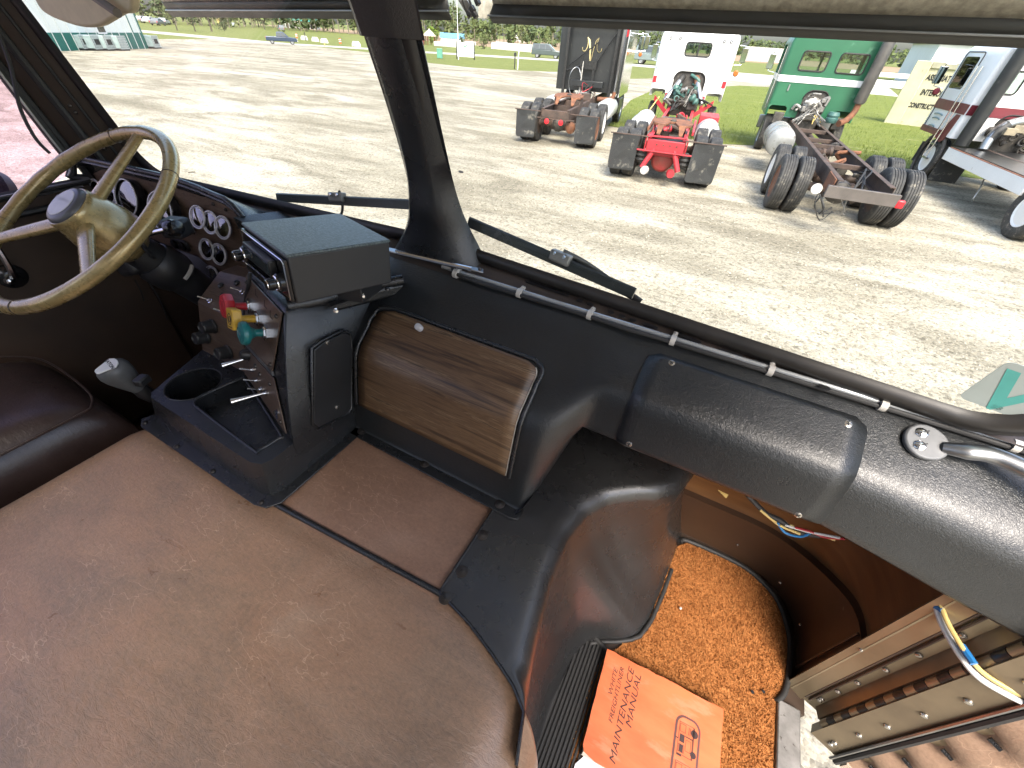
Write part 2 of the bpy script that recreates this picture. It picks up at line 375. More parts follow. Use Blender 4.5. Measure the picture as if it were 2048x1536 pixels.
M['screw_bright'] = pm('screw_bright', (0.5, 0.48, 0.44), (0.35, 0.33, 0.30), 40, 0.25, metal=0.9)
M['white_plastic'] = pm('white_plastic', (0.50, 0.48, 0.44), (0.42, 0.40, 0.36), 30, 0.45)
M['red_plastic'] = pm('red_plastic', (0.55, 0.03, 0.04), (0.45, 0.022, 0.03), 20, 0.35)
M['yellow_plastic'] = pm('yellow_plastic', (0.70, 0.43, 0.05), (0.58, 0.34, 0.03), 20, 0.38)
M['green_plastic'] = pm('teal_plastic', (0.016, 0.17, 0.17), (0.010, 0.12, 0.12), 20, 0.3)
M['dial'] = pm('gauge_dial', (0.14, 0.13, 0.175), (0.10, 0.095, 0.125), 20, 0.5)  # lilac tone puts the reflection on the gauges into the dial colour
M['dial_glass'] = m_glass('gauge_glass', (0.92, 0.90, 1.0), 1.6, 0.16)
M['glass'] = m_glass('windshield_glass', (0.975, 0.985, 0.965), 0.09, 0.004)
M['pink_glass'] = m_glass('pink_side_glass', (0.91, 0.80, 0.885), 0.4, 0.01)
M['dark_glass'] = pm('dark_glass', (0.03, 0.04, 0.04), None, 4, 0.06, spec=0.8)
M['white_print'] = pm('white_print', (0.55, 0.55, 0.56), None, 4, 0.5)
M['dark_print'] = pm('dark_print', (0.045, 0.022, 0.020), None, 30, 0.6)
M['black_print'] = pm('black_print', (0.012, 0.012, 0.013), None, 30, 0.5)
M['decal'] = pm('decal_grey', (0.34, 0.385, 0.365), (0.30, 0.345, 0.325), 10, 0.5)
M['decal_teal'] = pm('decal_teal', (0.085, 0.36, 0.32), None, 20, 0.5)
M['manual'] = pm('orange_cover', (0.66, 0.165, 0.062), (0.54, 0.115, 0.040), 9, 0.45, rvar=0.1, stretch=(1, 3, 1), bump=(14, 0.12, 0.004), dirt=((0.60, 0.20, 0.10), 7, 0.6))
M['paper'] = pm('paper_pages', (0.62, 0.58, 0.50), (0.50, 0.45, 0.38), 120, 0.8, stretch=(1, 1, 25))
M['carpet'] = pm('carpet_rust', (0.40, 0.165, 0.055), (0.30, 0.115, 0.036), 60, 0.95, spec=0.05, bump=(260, 0.6, 0.006))
M['tan_visor'] = pm('tan_visor', (0.66, 0.57, 0.38), (0.58, 0.50, 0.33), 40, 0.6, bump=(150, 0.12, 0.002))
M['visor_reflection_tint'] = pm('visor_painted_reflection', (0.92, 0.88, 0.76), (0.55, 0.51, 0.42), 95, 0.5, metal=0.0, rvar=0.1, bump=(80, 0.3, 0.003))  # matte pale speckle painted in place of the gravel's reflection
M['visor_dark'] = pm('visor_dark', (0.05, 0.047, 0.042), (0.035, 0.033, 0.03), 9, 0.42, rvar=0.12)
M['wire_white'] = pm('wire_white', (0.6, 0.6, 0.58), None, 10, 0.4); M['wire_yellow'] = pm('wire_yellow', (0.62, 0.46, 0.16), None, 10, 0.4)
M['wire_blue'] = pm('wire_blue', (0.02, 0.17, 0.42), None, 10, 0.4); M['wire_red'] = pm('wire_red', (0.4, 0.02, 0.03), None, 10, 0.4)
M['gold_dark'] = pm('dark_olive_metal', (0.21, 0.165, 0.105), (0.13, 0.10, 0.065), 8, 0.36, metal=0.4, rvar=0.12, dirt=((0.20, 0.17, 0.12), 20, 0.68))
M['bezel'] = pm('bezel_satin', (0.72, 0.72, 0.74), (0.62, 0.62, 0.64), 12, 0.25, metal=0.35)
# ================================================================== CAB STRUCTURE
def WY(x, z): return 0.76 - 0.085*abs(x) - 0.25*(z - 2.232)      # split windshield, slight V, leaning back
def screw(par, p, n, r=0.006, mat='screw', washer=False, slot=True):
    n = V(n).normalized(); p = V(p); g = G()
    if washer: g.lathe([(r*1.7, -0.0005), (r*1.75, 0.0012), (r*1.1, 0.0028)], p, n, 14)
    g.lathe([(r, 0.0), (r, 0.0012), (r*0.8, 0.0032), (r*0.35, 0.0042)], p, n, 12)
    o = ob('screw', g, M[mat], par)
    if slot:
        u = n.orthogonal().normalized(); a = R(random.uniform(0, 90)); u = (Matrix.Rotation(a, 3, n) @ u); q = G()
        for w_ in (u, n.cross(u)):
            q.box((0, 0, 0), (r*1.0, r*0.22, 0.0016)); m = frame(p + n*0.0038, w_, n.cross(w_))
            q.v[-8:] = [tuple(m @ V(v)) for v in q.v[-8:]]
        ob('slot', q, M['black_print'], o, sm=0)
    return o
floor = struct('cab_floor', G().bx(-1.13, 1.055, -1.5, 0.54, 1.385, 1.43).bx(-1.13, 1.12, 0.54, 0.9, 1.385, 1.43), M['brown_dark'])
# front wall below the windshield and footwell linings
fw = G().bx(-1.13, 1.13, 0.895, 0.92, 1.2, 2.10)
struct('cab_front_wall', fw, M['brown_dark'])
wl = [(0.58, 0.872), (0.80, 0.872), (0.94, 0.868), (1.02, 0.845), (1.072, 0.80), (1.098, 0.735), (1.104, 0.66), (1.104, 0.585)]
wl = [tuple(p)[:2] for p in bez([(x, y, 0) for x, y in wl], 4)]
def kz(x, y): return 1.605 + 0.085*sstep(0.86, 0.64, y)
kick = struct('footwell_wall', G().loft([[(x, y, lerp(1.43, kz(x, y), t)) for x, y in wl] for t in (0, .5, 1)], False), M['brown_paint'])
up = [(x + 0.012*(1 if x > 1.0 else 0), y + 0.02) for x, y in wl]
ob('upper_lining', G().loft([[(x, y, z) for x, y in up] for z in (1.600, 1.80, 2.10)], False), M['kick'], kick)
ob('ledge', G().loft([[(x, y, kz(x, y)) for x, y in wl], [(x + 0.012*(1 if x > 1.0 else 0), y + 0.02, kz(x, y)) for x, y in wl]], False), M['brown_paint'], kick)
ob('wall_crease', G().tube([(1.098, 0.635, 1.44), (1.100, 0.632, 1.69)], 0.003, 6), M['brown_dark'], kick)
for p in [PY(1475, 1090, 0.868), PY(1560, 1165, 0.80), PX(1722, 1300, 1.09), PX(1600, 1250, 1.09)]:
    ob('rivet', G().lathe([(0.004, 0), (0.003, 0.002), (0.001, 0.003)], p, (-0.4, -0.9, 0.2), 8), M['screw_bright'], kick)
# door jamb and sill
jamb = struct('door_jamb', G().prism([V((1.090, 0.585, 1.43)), V((1.145, 0.566, 1.43)), V((1.145, 0.574, 1.43)), V((1.090, 0.60, 1.43))], (0, 0, 0.75)), M['goldmetal'])
ob('jamb_channel', G().prism([V((1.080, 0.592, 1.43)), V((1.112, 0.572, 1.43)), V((1.114, 0.577, 1.43)), V((1.083, 0.598, 1.43))], (0, 0, 0.75)), M['goldmetal'], jamb)
for a in (1.113, 1.121): ob('seal_strip', G().tube([(a, 0.5735 - (a-1.113)*0.33, 1.45), (a, 0.5735 - (a-1.113)*0.33, 2.12)], 0.0025, 6), M['brown_dark'], jamb)
for z in (1.475, 1.485, 1.55, 1.62, 1.71, 1.80, 1.90):
    screw(jamb, (1.130, 0.570, z), (-0.33, -0.94, 0), 0.006, 'screw_bright', slot=False)
sill = struct('door_sill', G().bx(1.057, 1.105, -0.9, 0.54, 1.36, 1.446), M['alu_worn'], bev=0.003)
ob('sill_skirt', G().prism([V((1.106, -0.9, 1.43)), V((1.15, -0.9, 1.30)), V((1.14, -0.9, 1.30)), V((1.100, -0.9, 1.42))], (0, 1.44, 0)), M['rubber'], sill)
# unseen sleeper rear wall behind the camera, extra height added to block direct sun
M['headliner'] = pm('headliner', (0.60, 0.56, 0.50), None, 20, 0.8)
rw = struct('cab_rear_sun_block', G().bx(-1.15, 1.15, -1.52, -1.48, 1.385, 4.6), M['headliner'])
ob('roof_panel', G().bx(-1.15, 1.15, -0.45, 0.62, 2.98, 3.01), M['headliner'], rw)
ob('roof_panel', G().bx(0.80, 1.15, -1.5, -0.45, 2.98, 3.01), M['headliner'], rw)  # roof left open beside this panel, an added gap that lets skylight in

# ---- windshield frame
wf = struct('windshield_frame', G().loft([[(x, y, z) for x, y, z in row] for row in (
    [(-1.06, 0.675, 2.178), (0, 0.675, 2.178), (1.06, 0.675, 2.178)],
    [(-1.06, 0.69, 2.195), (0, 0.70, 2.195), (1.06, 0.69, 2.195)],
    [(-1.06, WY(1.06, 2.2) - 0.012, 2.205), (0, WY(0, 2.2) - 0.012, 2.205), (1.06, WY(1.06, 2.2) - 0.012, 2.205)],
    [(-1.06, WY(1.06, 2.2) + 0.02, 2.21), (0, WY(0, 2.2) + 0.02, 2.21), (1.06, WY(1.06, 2.2) + 0.02, 2.21)])], False), M['brown_sill'])
ob('outer_cowl', G().loft([[(-1.13, 0.69, 2.20), (0, 0.785, 2.20), (1.13, 0.69, 2.20)], [(-1.13, 0.92, 2.0), (0, 0.93, 2.0), (1.13, 0.92, 2.0)]], False), M['brown_dark'], wf)
TOPZ = 2.86
def pane_loop(s, x0, x1, z0, z1, r, n=7):
    return [V((s*a, WY(a, b), b)) for a, b in rrect(x0, x1, z0, z1, r, n)]
for s in (1, -1):
    lp = pane_loop(s, 0.030, 1.015, 2.232, TOPZ, 0.075)
    cen = V((s*0.5, WY(0.5, 2.5), 2.5)); rings = []
    for off, dy in ((0.0, -0.004), (-0.006, -0.014), (-0.018, -0.019), (-0.029, -0.015), (-0.034, -0.002), (-0.034, 0.01)):
        pl = [V((s*a, WY(a, b) + dy, b)) for a, b in rrect(0.030 + off, 1.015 - off, 2.232 + off, TOPZ - off, 0.075 - off*0.6, 7)]
        rings.append(pl)
    ob('gasket', G().loft(rings, True), M['gasket'], wf, sm=50)
    t = one('windshield_pane', G().prism(pane_loop(s, 0.022, 1.023, 2.224, TOPZ + .008, 0.07), (0, 0.005, 0)), M['glass'],
        'clear flat windshield pane in front of the %s' % ('passenger dash' if s > 0 else 'steering wheel'), 'windshield')
# defroster slots in the sill
for a, b, L in [((1052, 563), (1138, 592), 0), ((1153, 600), (1166, 604), 1), ((1174, 607), (1187, 611), 1), ((1216, 623), (1228, 627), 1), ((1238, 631), (1250, 635), 1), ((1259, 638), (1272, 643), 1), ((1286, 648), (1316, 658), 0), ((1352, 667), (1402, 688), 0), ((1440, 700), (1484, 714), 0), ((1506, 722), (1540, 732), 0), ((1635, 772), (1660, 780), 0)]:
    p, q = PZ(a[0], a[1], 2.2015), PZ(b[0], b[1], 2.2015); c = (p + q)/2; d = q - p
    m = frame(c, d, (0, 1, 0)); pts = [m @ V((x, y, 0)) for x, y in rrect(-d.length/2, d.length/2, -0.0045, 0.0045, 0.004, 3)]
    ob('defroster_slot', G().prism(pts, (0, 0, 0.0022)), M['black_print'], wf, sm=0)
# ---- centre pillar
tab = [(2.20, -0.115, 0.105, 0.690), (2.235, -0.092, 0.092, 0.697), (2.27, -0.072, 0.076, 0.698), (2.31, -0.058, 0.062, 0.692), (2.36, -0.054, 0.053, 0.692), (2.42, -0.055, 0.049, 0.684), (2.50, -0.060, 0.045, 0.667), (2.58, -0.068, 0.041, 0.648), (2.68, -0.075, 0.038, 0.622), (2.86, -0.08, 0.038, 0.575)]
def pil(z0, z1, grow):
    rings = []
    zs = [lerp(z0, z1, k/24) for k in range(25)]
    cr = lambda c: [p.y for p in bez([V((t[0], t[c], 0)) for t in tab], 6)]; zz = [p.x for p in bez([V((t[0], t[1], 0)) for t in tab], 6)]
    A1, A2, A3 = (list(zip(zz, cr(c))) for c in (1, 2, 3))
    for z in zs:
        xl, xr, yi = itp(A1, z) - grow, itp(A2, z) + grow, itp(A3, z) - grow
        yo = WY(0, z) - 0.004
        rings.append([V(p) for p in ((xl, yo, z), (xl - 0.002, (yi+yo)/2, z), (xl + 0.004, yi + 0.010, z), (xl + 0.016, yi, z), (lerp(xl, xr, .62), yi - 0.002, z), (lerp(xl, xr, .72), yi + 0.003, z), (xr - 0.004, yi + 0.028, z), (xr, yo, z))])
    return G().loft(rings, True, True)
cp = struct('center_pillar', pil(2.20, 2.595, 0), M['vinyl_smooth'], sm=60)
ob('upper_cover', pil(2.585, 2.86, 0.006), m_vinyl('pillar_pebble', (0.03, 0.026, 0.024), 0.5, 0.8), cp, bev=0.002)
# ---- left A-pillar
def seg(a, b, n=6): return [V(a).lerp(V(b), i/n) for i in range(n+1)]
e0 = seg((-1.035, WY(1.035, 2.19) - 0.004, 2.19), (-1.035, WY(1.035, 2.86) - 0.004, 2.86)); e1 = seg((-1.07, 0.60, 2.19), (-1.07, 0.455, 2.86)); e2 = seg((-1.105, 0.555, 2.19), (-1.105, 0.43, 2.86))
ap = struct('a_pillar', G().loft([e0, e1, e2], False), M['brown_dark'])
ob('rubber_strip', G().tube([p + V((0.004, 0, 0)) for p in e1], 0.010, 8), M['rubber'], ap)
ob('rubber_strip', G().tube([p + V((0.006, -0.002, 0)) for p in e2], 0.010, 8), M['rubber'], ap)
ob('rubber_strip', G().tube([a.lerp(b, 0.45) + V((0.002, -0.004, 0)) for a, b in zip(e0, e1)], 0.004, 6), M['rubber'], ap)
for px, py in ((153, 212), (166, 225), (220, 282), (231, 296)):
    z = PX(px, py, -1.05).z; t = (z - 2.19)/0.67; p = V((-1.035, WY(1.035, 2.19), 2.19)).lerp(V((-1.035, WY(1.035, 2.86), 2.86)), t).lerp(V((-1.07, 0.60, 2.19)).lerp(V((-1.07, 0.455, 2.86)), t), 0.72)
    ob('rivet', G().lathe([(0.0055, -0.001), (0.0045, 0.003), (0.001, 0.0045)], p, (0.8, -0.6, 0), 10), M['screw'], ap)
# left wall, front of the driver's door
struct('cab_left_wall', G().bx(-1.16, -1.125, -1.5, 0.60, 1.385, 2.19).bx(-1.16, -1.125, 0.60, 0.92, 1.385, 1.98), M['brown_dark'])
struct('cab_right_wall', G().bx(1.06, 1.15, -1.5, -0.52, 1.385, 2.98), M['headliner'])

# ================================================================== DRIVER'S DOOR (closed, left)
dd = th('driver_door', 'dark brown closed door with pink tinted window beyond the steering wheel', 'door', (-1.11, 0.2, 1.45))
ob('door_panel', G().bx(-1.122, -1.098, -1.0, 0.545, 1.45, 2.215), M['brown_dark'], dd, bev=0.01)
ob('sill_ledge', G().tube([(-1.092, -0.9, 2.165), (-1.092, 0.48, 2.172)], 0.009, 8), M['plastic'], dd)
ob('trim_strip', G().tube([PX(52, 395, -1.095), PX(110, 383, -1.095), PX(165, 371, -1.095)], 0.0035, 6), M['alu'], dd)
wp = [(-0.9, 2.205), (0.42, 2.215), (0.505, 2.235), (0.525, 2.285), (0.515, 2.32), (0.44, 2.86), (-0.9, 2.86)]
ob('pane', G().prism([V((-1.106, y, z)) for y, z in wp], (-0.004, 0, 0)), M['pink_glass'], dd)
ob('window_seal', G().tube([(-1.100, y, z) for y, z in bez([(a, b, 0) for a, b in wp[:6]], 4) for y, z in [(y, z)]] if False else [(-1.100, p.x, p.y) for p in bez([V((a, b, 0)) for a, b in wp[:6]], 5)], 0.011, 8), M['rubber'], dd)
ob('window_trim', G().tube([(-1.090, p.x - 0.006, p.y + 0.004) for p in bez([V((a, b, 0)) for a, b in wp[:6]], 5)], 0.003, 6), M['alu'], dd)
c0 = PX(22, 552, -1.095); cr = ob('window_crank', G().lathe([(0.032, 0), (0.031, 0.008), (0.02, 0.016), (0.012, 0.018)], c0, (1, 0, 0), 20), M['plastic_gloss'], dd)
ob('crank_arm', G().tube([c0 + V((0.018, 0, 0)), c0 + V((0.024, 0.005, 0.03)), c0 + V((0.026, 0.012, 0.085)), c0 + V((0.03, 0.016, 0.11))], [0.008, 0.0075, 0.006, 0.006], 8), M['chrome'], cr)
ob('crank_bolt', G().lathe([(0.011, 0.018), (0.008, 0.026), (0.002, 0.029)], c0 + V((0, -0.012, -0.004)), (1, 0, 0), 12), M['chrome'], cr)
# antenna cable hanging by the pillar
one('antenna_cable', G().tube(bez([PX(-5, 60, -1.05), PX(22, 135, -1.05), PX(40, 215, -1.05), PX(70, 275, -1.04), PX(100, 307, -1.03)], 6), 0.004, 8), M['rubber'], 'thin black cable curving down past the pink side window', 'cable')
one('mirror_arm', G().lathe([(0.012, 0), (0.05, 0.006), (0.062, 0.03), (0.05, 0.055), (0.02, 0.06)], (-1.235, 0.40, 2.19), (0.2, -1, 0.35), 20), M['plastic'], 'rounded black mirror head outside the pink side window', 'mirror')

# ================================================================== DASHBOARD
db = th('dashboard', 'black leather grained dashboard with a woodgrain glove box door', 'dashboard', (0.4, 0.6, 2.0))
Gp = [(.688,2.180),(.676,2.190),(.65,2.176),(.615,2.148),(.582,2.120),(.5615,2.104),(.541,2.088),(.5205,2.072),(.502,2.057),(.489,2.036),(.478,1.995),(.466,1.945),(.456,1.90),(.450,1.84),(.444,1.829),(.428,1.8275)]
Bp = [(.688,2.180),(.676,2.190),(.655,2.1805),(.63,2.1675),(.605,2.1535),(.588,2.1435),(.574,2.132),(.566,2.116),(.561,2.095),(.557,2.072),(.553,2.05),(.551,2.036),(.556,2.030),(.57,2.029),(.60,2.03),(.63,2.035)]
def dash_prof(x):
    k = sstep(0.375, 0.50, x); out = []
    zb = itp([(0.5, 2.03), (0.85, 2.03), (0.97, 2.010), (1.12, 1.985), (1.3, 1.94)], x); bul = 0.010*sstep(0.85, 1.1, x)
    for j, ((a, b), (c, d)) in enumerate(zip(Gp, Bp)):
        # the lower points of the glove-box side pull in first, giving the scooped shoulder
        kk = min(1.0, k*(1.0 + 0.75*max(0, (j-5))/10.0))
        if d < 2.12: d = 2.12 - (2.12 - d)*(2.12 - zb)/(2.12 - 2.03)
        if j > 6: c -= bul
        out.append((lerp(a, c, kk), lerp(b, d, kk)))
    return out
xs = [-0.135, -0.133, -0.128, -0.115, -0.09] + [-0.05 + 0.05*i for i in range(9)] + [0.365 + 0.011*i for i in range(15)] + [0.54 + 0.045*i for i in range(16)]
rows = []
for x in xs:
    pr = dash_prof(x); sh = 0.0
    if x < -0.09: t = (-0.09 - x)/0.045; sh = 0.045*(1 - math.sqrt(max(0, 1 - min(1, t)**2)))
    rows.append([V((x, min(y + sh, 0.687), z - sh*0.35*(1 if z > 1.9 else 0))) for y, z in pr])
# left end wall
rows = [[V((-0.136, 0.687, max(1.83, min(2.16, p.z)))) for p in rows[0]]] + rows
shell = ob('dash_shell', G().grid(rows), M['vinyl'], db, sm=60)
def dpt(x, s, off=0.0):           # point on the dash surface at profile parameter s (0..15)
    pr = dash_prof(x); i = min(14, int(s)); f = s - i; a, b = V((x,) + pr[i]), V((x,) + pr[i+1])
    p = a.lerp(b, f); i2 = min(i+1, 14)
    d = (V((x,) + pr[min(15, i+1)]) - V((x,) + pr[max(0, i)])); nrm = V((0, d.z, -d.y)).normalized()
    if nrm.y > 0 and nrm.z < 0: nrm = -nrm
    if nrm.z < 0 and abs(nrm.z) > abs(nrm.y): nrm = -nrm
    if nrm.y > 0.3: nrm = -nrm
    return p + nrm*off, nrm
# glove box door: woodgrain panel following the shell
WX0, WX1 = -0.056, 0.342
rowsd = []
for i in range(29):
    s = 4.15 + (11.70 - 4.15)*i/28; row = []
    q = i/28; inset = 0.0
    d = (s - 4.15)*0.045
    if d < 0.042: inset = 0.042 - math.sqrt(max(0, 0.042**2 - (0.042 - d)**2))
    for j in range(17):
        x = lerp(WX0 + inset, WX1 - inset*0.6, j/16); row.append(dpt(x, s, 0.0028)[0])
    rowsd.append(row)
door_g = ob('glove_box_door', G().grid(rowsd), M['wood'], db, sm=60, label='walnut woodgrain glove box door')
door_g.modifiers.new('solid', 'SOLIDIFY').thickness = -0.0035
edge = [rowsd[i][-1] for i in range(28, -1, -1)] + [rowsd[0][j] for j in range(15, 0, -1)] + [rowsd[i][0] for i in range(29)]
out = []
cxm = (WX0 + WX1)/2
for p in edge: out.append(V((p.x + (0.009 if p.x > cxm else -0.009)*(1 if abs(p.x-cxm) > 0.16 else (abs(p.x-cxm)/0.16)), p.y + (0.006 if p.z > 2.10 else -0.001), p.z + (0.004 if p.z > 2.09 else 0))))
ob('door_rim', G().tube(out, 0.0044, 8), M['vinyl_smooth'], db, sm=60)
ob('door_edge', G().tube([p + V((0.0006 if p.x > cxm else -0.0006, -0.0004, 0.0006)) for p in edge[:28]], 0.0011, 6), M['white_plastic'], door_g)
kp, kn = dpt(PZ(841, 655, 2.115).x, 4.75, 0.003)
kn_ = ob('door_knob', G().lathe([(0.0095, 0), (0.0095, 0.002), (0.0075, 0.003), (0.0078, 0.014), (0.007, 0.0165), (0.003, 0.017)], kp, kn, 20), M['bezel'], door_g)
for px, py in ((821, 651), (866, 669)):
    x = PZ(px, py, 2.11).x; p, n = dpt(x, 4.85, 0.003)
    ob('door_rivet', G().lathe([(0.0032, 0), (0.0028, 0.0012), (0.0012, 0.0012), (0.001, 0.0005)], p, n, 10), M['white_plastic'], door_g)
# flange under the glove box, screwed to the engine cover
fl = [V((-0.125, 0.455, 1.8275)), V((-0.118, 0.424, 1.8275)), V((0.375, 0.420, 1.8275)), V((0.392, 0.425, 1.8275)), V((0.392, 0.455, 1.8275))]
ob('dash_flange', G().prism(fl, (0, 0, 0.004)), M['vinyl_smooth'], db, bev=0.0015)
for px, py in ((724, 862), (850, 927), (1000, 1008)):
    p = PZ(px, py, 1.832); screw(db, (p.x, min(p.y, .446), 1.832), (0, 0, 1), 0.0065, 'screw', washer=True)
# access cover on the passenger side
CX0, CX1 = 0.520, 0.858; rc = []
for i in range(25):
    s = 2.15 + (11.3 - 2.15)*i/24; row = []
    d0 = i/24*0.20; dd1 = (1 - i/24)*0.20; ins = 0
    for d in (d0, dd1):
        if d < 0.018: ins = max(ins, 0.018 - math.sqrt(max(0, 0.018**2 - (0.018 - d)**2)))
    for j in range(13):
        row.append(dpt(lerp(CX0 + ins, CX1 - ins, j/12), s, 0.0018)[0])
    rc.append(row)
ac = ob('access_cover', G().grid(rc), M['vinyl'], db, sm=60)
ac.modifiers.new('solid', 'SOLIDIFY').thickness = -0.003
per = [rc[i][0] for i in range(24, -1, -1)] + rc[0][1:-1] + [rc[i][-1] for i in range(25)]
ob('cover_edge', G().tube(per, 0.0014, 6), pm('dusty_edge', (0.07, 0.068, 0.062), (0.03, 0.03, 0.03), 25, 0.5), ac, sm=60)
for x, s in ((0.562, 2.55), (0.832, 2.75), (0.545, 10.6), (0.826, 10.9)):
    p, n = dpt(x, s, 0.0018); screw(ac, p, n, 0.0068, 'screw_bright')
# lip under the beam
ob('lower_lip', G().tube([dpt(x, 13.2, 0.002)[0] for x in [0.50 + 0.03*i for i in range(20)]], 0.0045, 6), pm('lip_maroon', (0.09, 0.055, 0.05), None, 10, 0.5), db)

# ---- chrome tube and black cable along the back of the dash, with white clips
tr = th('cable_run', 'chrome tube and black cable clipped along the rear edge of the dashboard', 'tube', (0.5, 0.66, 2.19))
tp = [V((0.035, 0.690, 2.196)), V((0.20, 0.684, 2.1985)), V((0.40, 0.682, 2.1985)), V((0.60, 0.682, 2.1985)), V((0.86, 0.682, 2.1985)), V((1.12, 0.682, 2.198))]
ob('chrome_tube', G().tube([p + V((0, 0, 0.0015)) for p in bez(tp, 6)], 0.0044, 10), M['tube_bright'], tr)
ob('black_cable', G().tube(bez([V((0.055, 0.705, 2.215)), V((0.062, 0.690, 2.203)), V((0.10, 0.674, 2.197)), V((0.23, 0.6735, 2.1965)), V((0.40, 0.673, 2.197)), V((0.47, 0.670, 2.197)), V((0.54, 0.673, 2.197)), V((0.80, 0.674, 2.197)), V((1.12, 0.674, 2.196))], 6), 0.0038, 8), M['rubber'], tr)
for px, py in ((905, 550), (1031, 592), (1174, 636), (1342, 690), (1541, 750), (1770, 822), (2038, 903)):
    x = PZ(px, py, 2.20).x; g = G().tube([(x - 0.0045, 0.678, 2.198), (x + 0.0045, 0.678, 2.198)], 0.0098, 12); g.box((x, 0.690, 2.203), (0.008, 0.012, 0.006)); g.lathe([(0.003, 0), (0.003, 0.003)], (x, 0.691, 2.205), (0, 0, 1), 8)
    ob('clip', g, M['white_plastic'], tr)
ob('cable_sleeve', G().cyl((0.052, 0.708, 2.219), (0.044, 0.716, 2.230), 0.006), M['white_plastic'], tr)

# ---- grab handle
gh = th('grab_handle', 'cast aluminium grab handle bolted to the right of the dashboard', 'handle', (0.94, 0.65, 2.18))
hc, hn = dpt(0.926, 2.35, 0.0); hu = V((1, 0, 0)); hv = hn.cross(hu)
pl = [hc + hu*(0.030*math.cos(R(a))*(0.82 if math.cos(R(a)) < 0 else 1.0)) + hv*(0.027*math.sin(R(a))) for a in range(0, 360, 12)]
ob('flange', G().prism(pl, hn*0.009), pm('cast_grey', (0.20, 0.205, 0.21), (0.15, 0.155, 0.16), 30, 0.5, metal=0.4), gh, bev=0.0025)
for q in (0.0105, -0.0105):
    c = hc + hu*(-0.006) + hv*q + hn*0.009
    o = ob('bolt', G().lathe([(0.0080, 0), (0.0080, 0.001), (0.006, 0.0032), (0.002, 0.0042)], c, hn, 16), M['chrome'], gh)
    b = G().box((0, 0, 0), (0.0155, 0.0018, 0.0022)); b.move(frame(c + hn*0.0038, hu*0.8 + hv*0.6, hn.cross(hu*0.8 + hv*0.6))); ob('slot', b, M['black_print'], o, sm=0)
bar = bez([hc + hu*0.022 + hn*0.006, hc + hu*0.042 + hn*0.016, hc + V((0.068, -0.006, 0.020)), hc + V((0.105, -0.020, 0.022)), hc + V((0.20, -0.062, 0.018)), hc + V((0.32, -0.115, 0.008))], 6)
ob('bar', G().tube(bar, [0.0085, 0.0088, 0.009, 0.0095, 0.010, 0.0105] + [0.0115]*(len(bar)-6), 12, sq=1.15), M['alu'], gh, sm=60)

# ---- wiring under the dash
wr = th('wiring_harness', 'bundle of coloured wires hanging below the dashboard edge', 'wires', (0.75, 0.6, 2.0))
def wire(px, y, r, mat, nm_='wire'): return ob(nm_, G().tube(bez([PY(a, b, y) for a, b in px], 6), r, 7), M[mat], wr)
wire([(1495, 990), (1530, 1025), (1560, 1040), (1590, 1062), (1640, 1072)], 0.74, 0.006, 'rubber', 'loom')
wire([(1520, 1020), (1545, 1040), (1562, 1052), (1600, 1068)], 0.735, 0.003, 'wire_yellow')
wire([(1555, 1045), (1570, 1065), (1600, 1073), (1620, 1066)], 0.735, 0.003, 'wire_blue')
wire([(1570, 1050), (1610, 1062), (1650, 1070), (1680, 1076)], 0.735, 0.0028, 'wire_white')
wire([(1590, 1055), (1620, 1063), (1650, 1074), (1690, 1078)], 0.735, 0.0028, 'wire_red')
wire([(1580, 1050), (1600, 1058), (1640, 1070), (1670, 1080)], 0.738, 0.0028, 'wire_yellow')
ob('tag', G().prism([PY(1436, 980, 0.80), PY(1457, 990, 0.80), PY(1452, 997, 0.80)], (0, 0.001, 0)), M['wire_yellow'], wr)
dw = th('door_wires', 'white and yellow pair of wires looping out to the open door', 'wires', (1.1, 0.5, 1.9))
def wire2(pts, r, mat): return ob('wire', G().tube(bez(pts, 8), r, 8), M[mat], dw)
wp1 = [PX(1872, 1210, 1.09), PX(1885, 1250, 1.10), PX(1920, 1310, 1.12), PX(1965, 1360, 1.15), PX(2060, 1412, 1.20)]
wire2(wp1, 0.0048, 'wire_white'); wire2([PX(1882, 1210, 1.09), PX(1898, 1250, 1.10), PX(1935, 1310, 1.12), PX(1975, 1352, 1.15), PX(2062, 1402, 1.20)], 0.0036, 'wire_yellow')
ob('tape', G().tube([PX(1922, 1290, 1.115), PX(1936, 1311, 1.12), PX(1948, 1328, 1.125)], 0.0055, 8), M['wire_blue'], dw)
ob('tape', G().tube([PX(1870, 1212, 1.09), PX(1880, 1216, 1.092), PX(1888, 1222, 1.094)], 0.006, 8), M['wire_blue'], dw)
# ================================================================== ENGINE COVER (doghouse)
ec = th('engine_cover', 'padded brown leather engine cover filling the middle of the cab', 'engine cover', (0.0, -0.2, 1.43))
def front_y(x): return itp([(-0.6, 0.205), (-0.1, 0.199), (0.342, 0.226), (0.40, 0.215), (0.50, 0.180), (0.57, 0.145), (0.62, 0.10)], x)
def pad_z(x, y):
    ax = abs(x)/0.60; c = 1.826 + 0.016*(1 - ax**2)*sstep(0.24, -0.15, y)
    e = 0.0
    if ax > 0.80: t = min(1, (ax - 0.80)/0.20); e = 0.12*(1 - math.sqrt(max(0, 1 - t*t)))
    c -= 0.010*sstep(front_y(x) - 0.05, front_y(x), y)
    c += 0.0035*noise.noise(V((x*4.2, y*4.2, 1.7))) + 0.0014*noise.noise(V((x*15, y*11, 4.2)))
    return c - e
ux = [0.60*math.sin(R(-90 + 180*i/56)) for i in range(57)]
rows = []
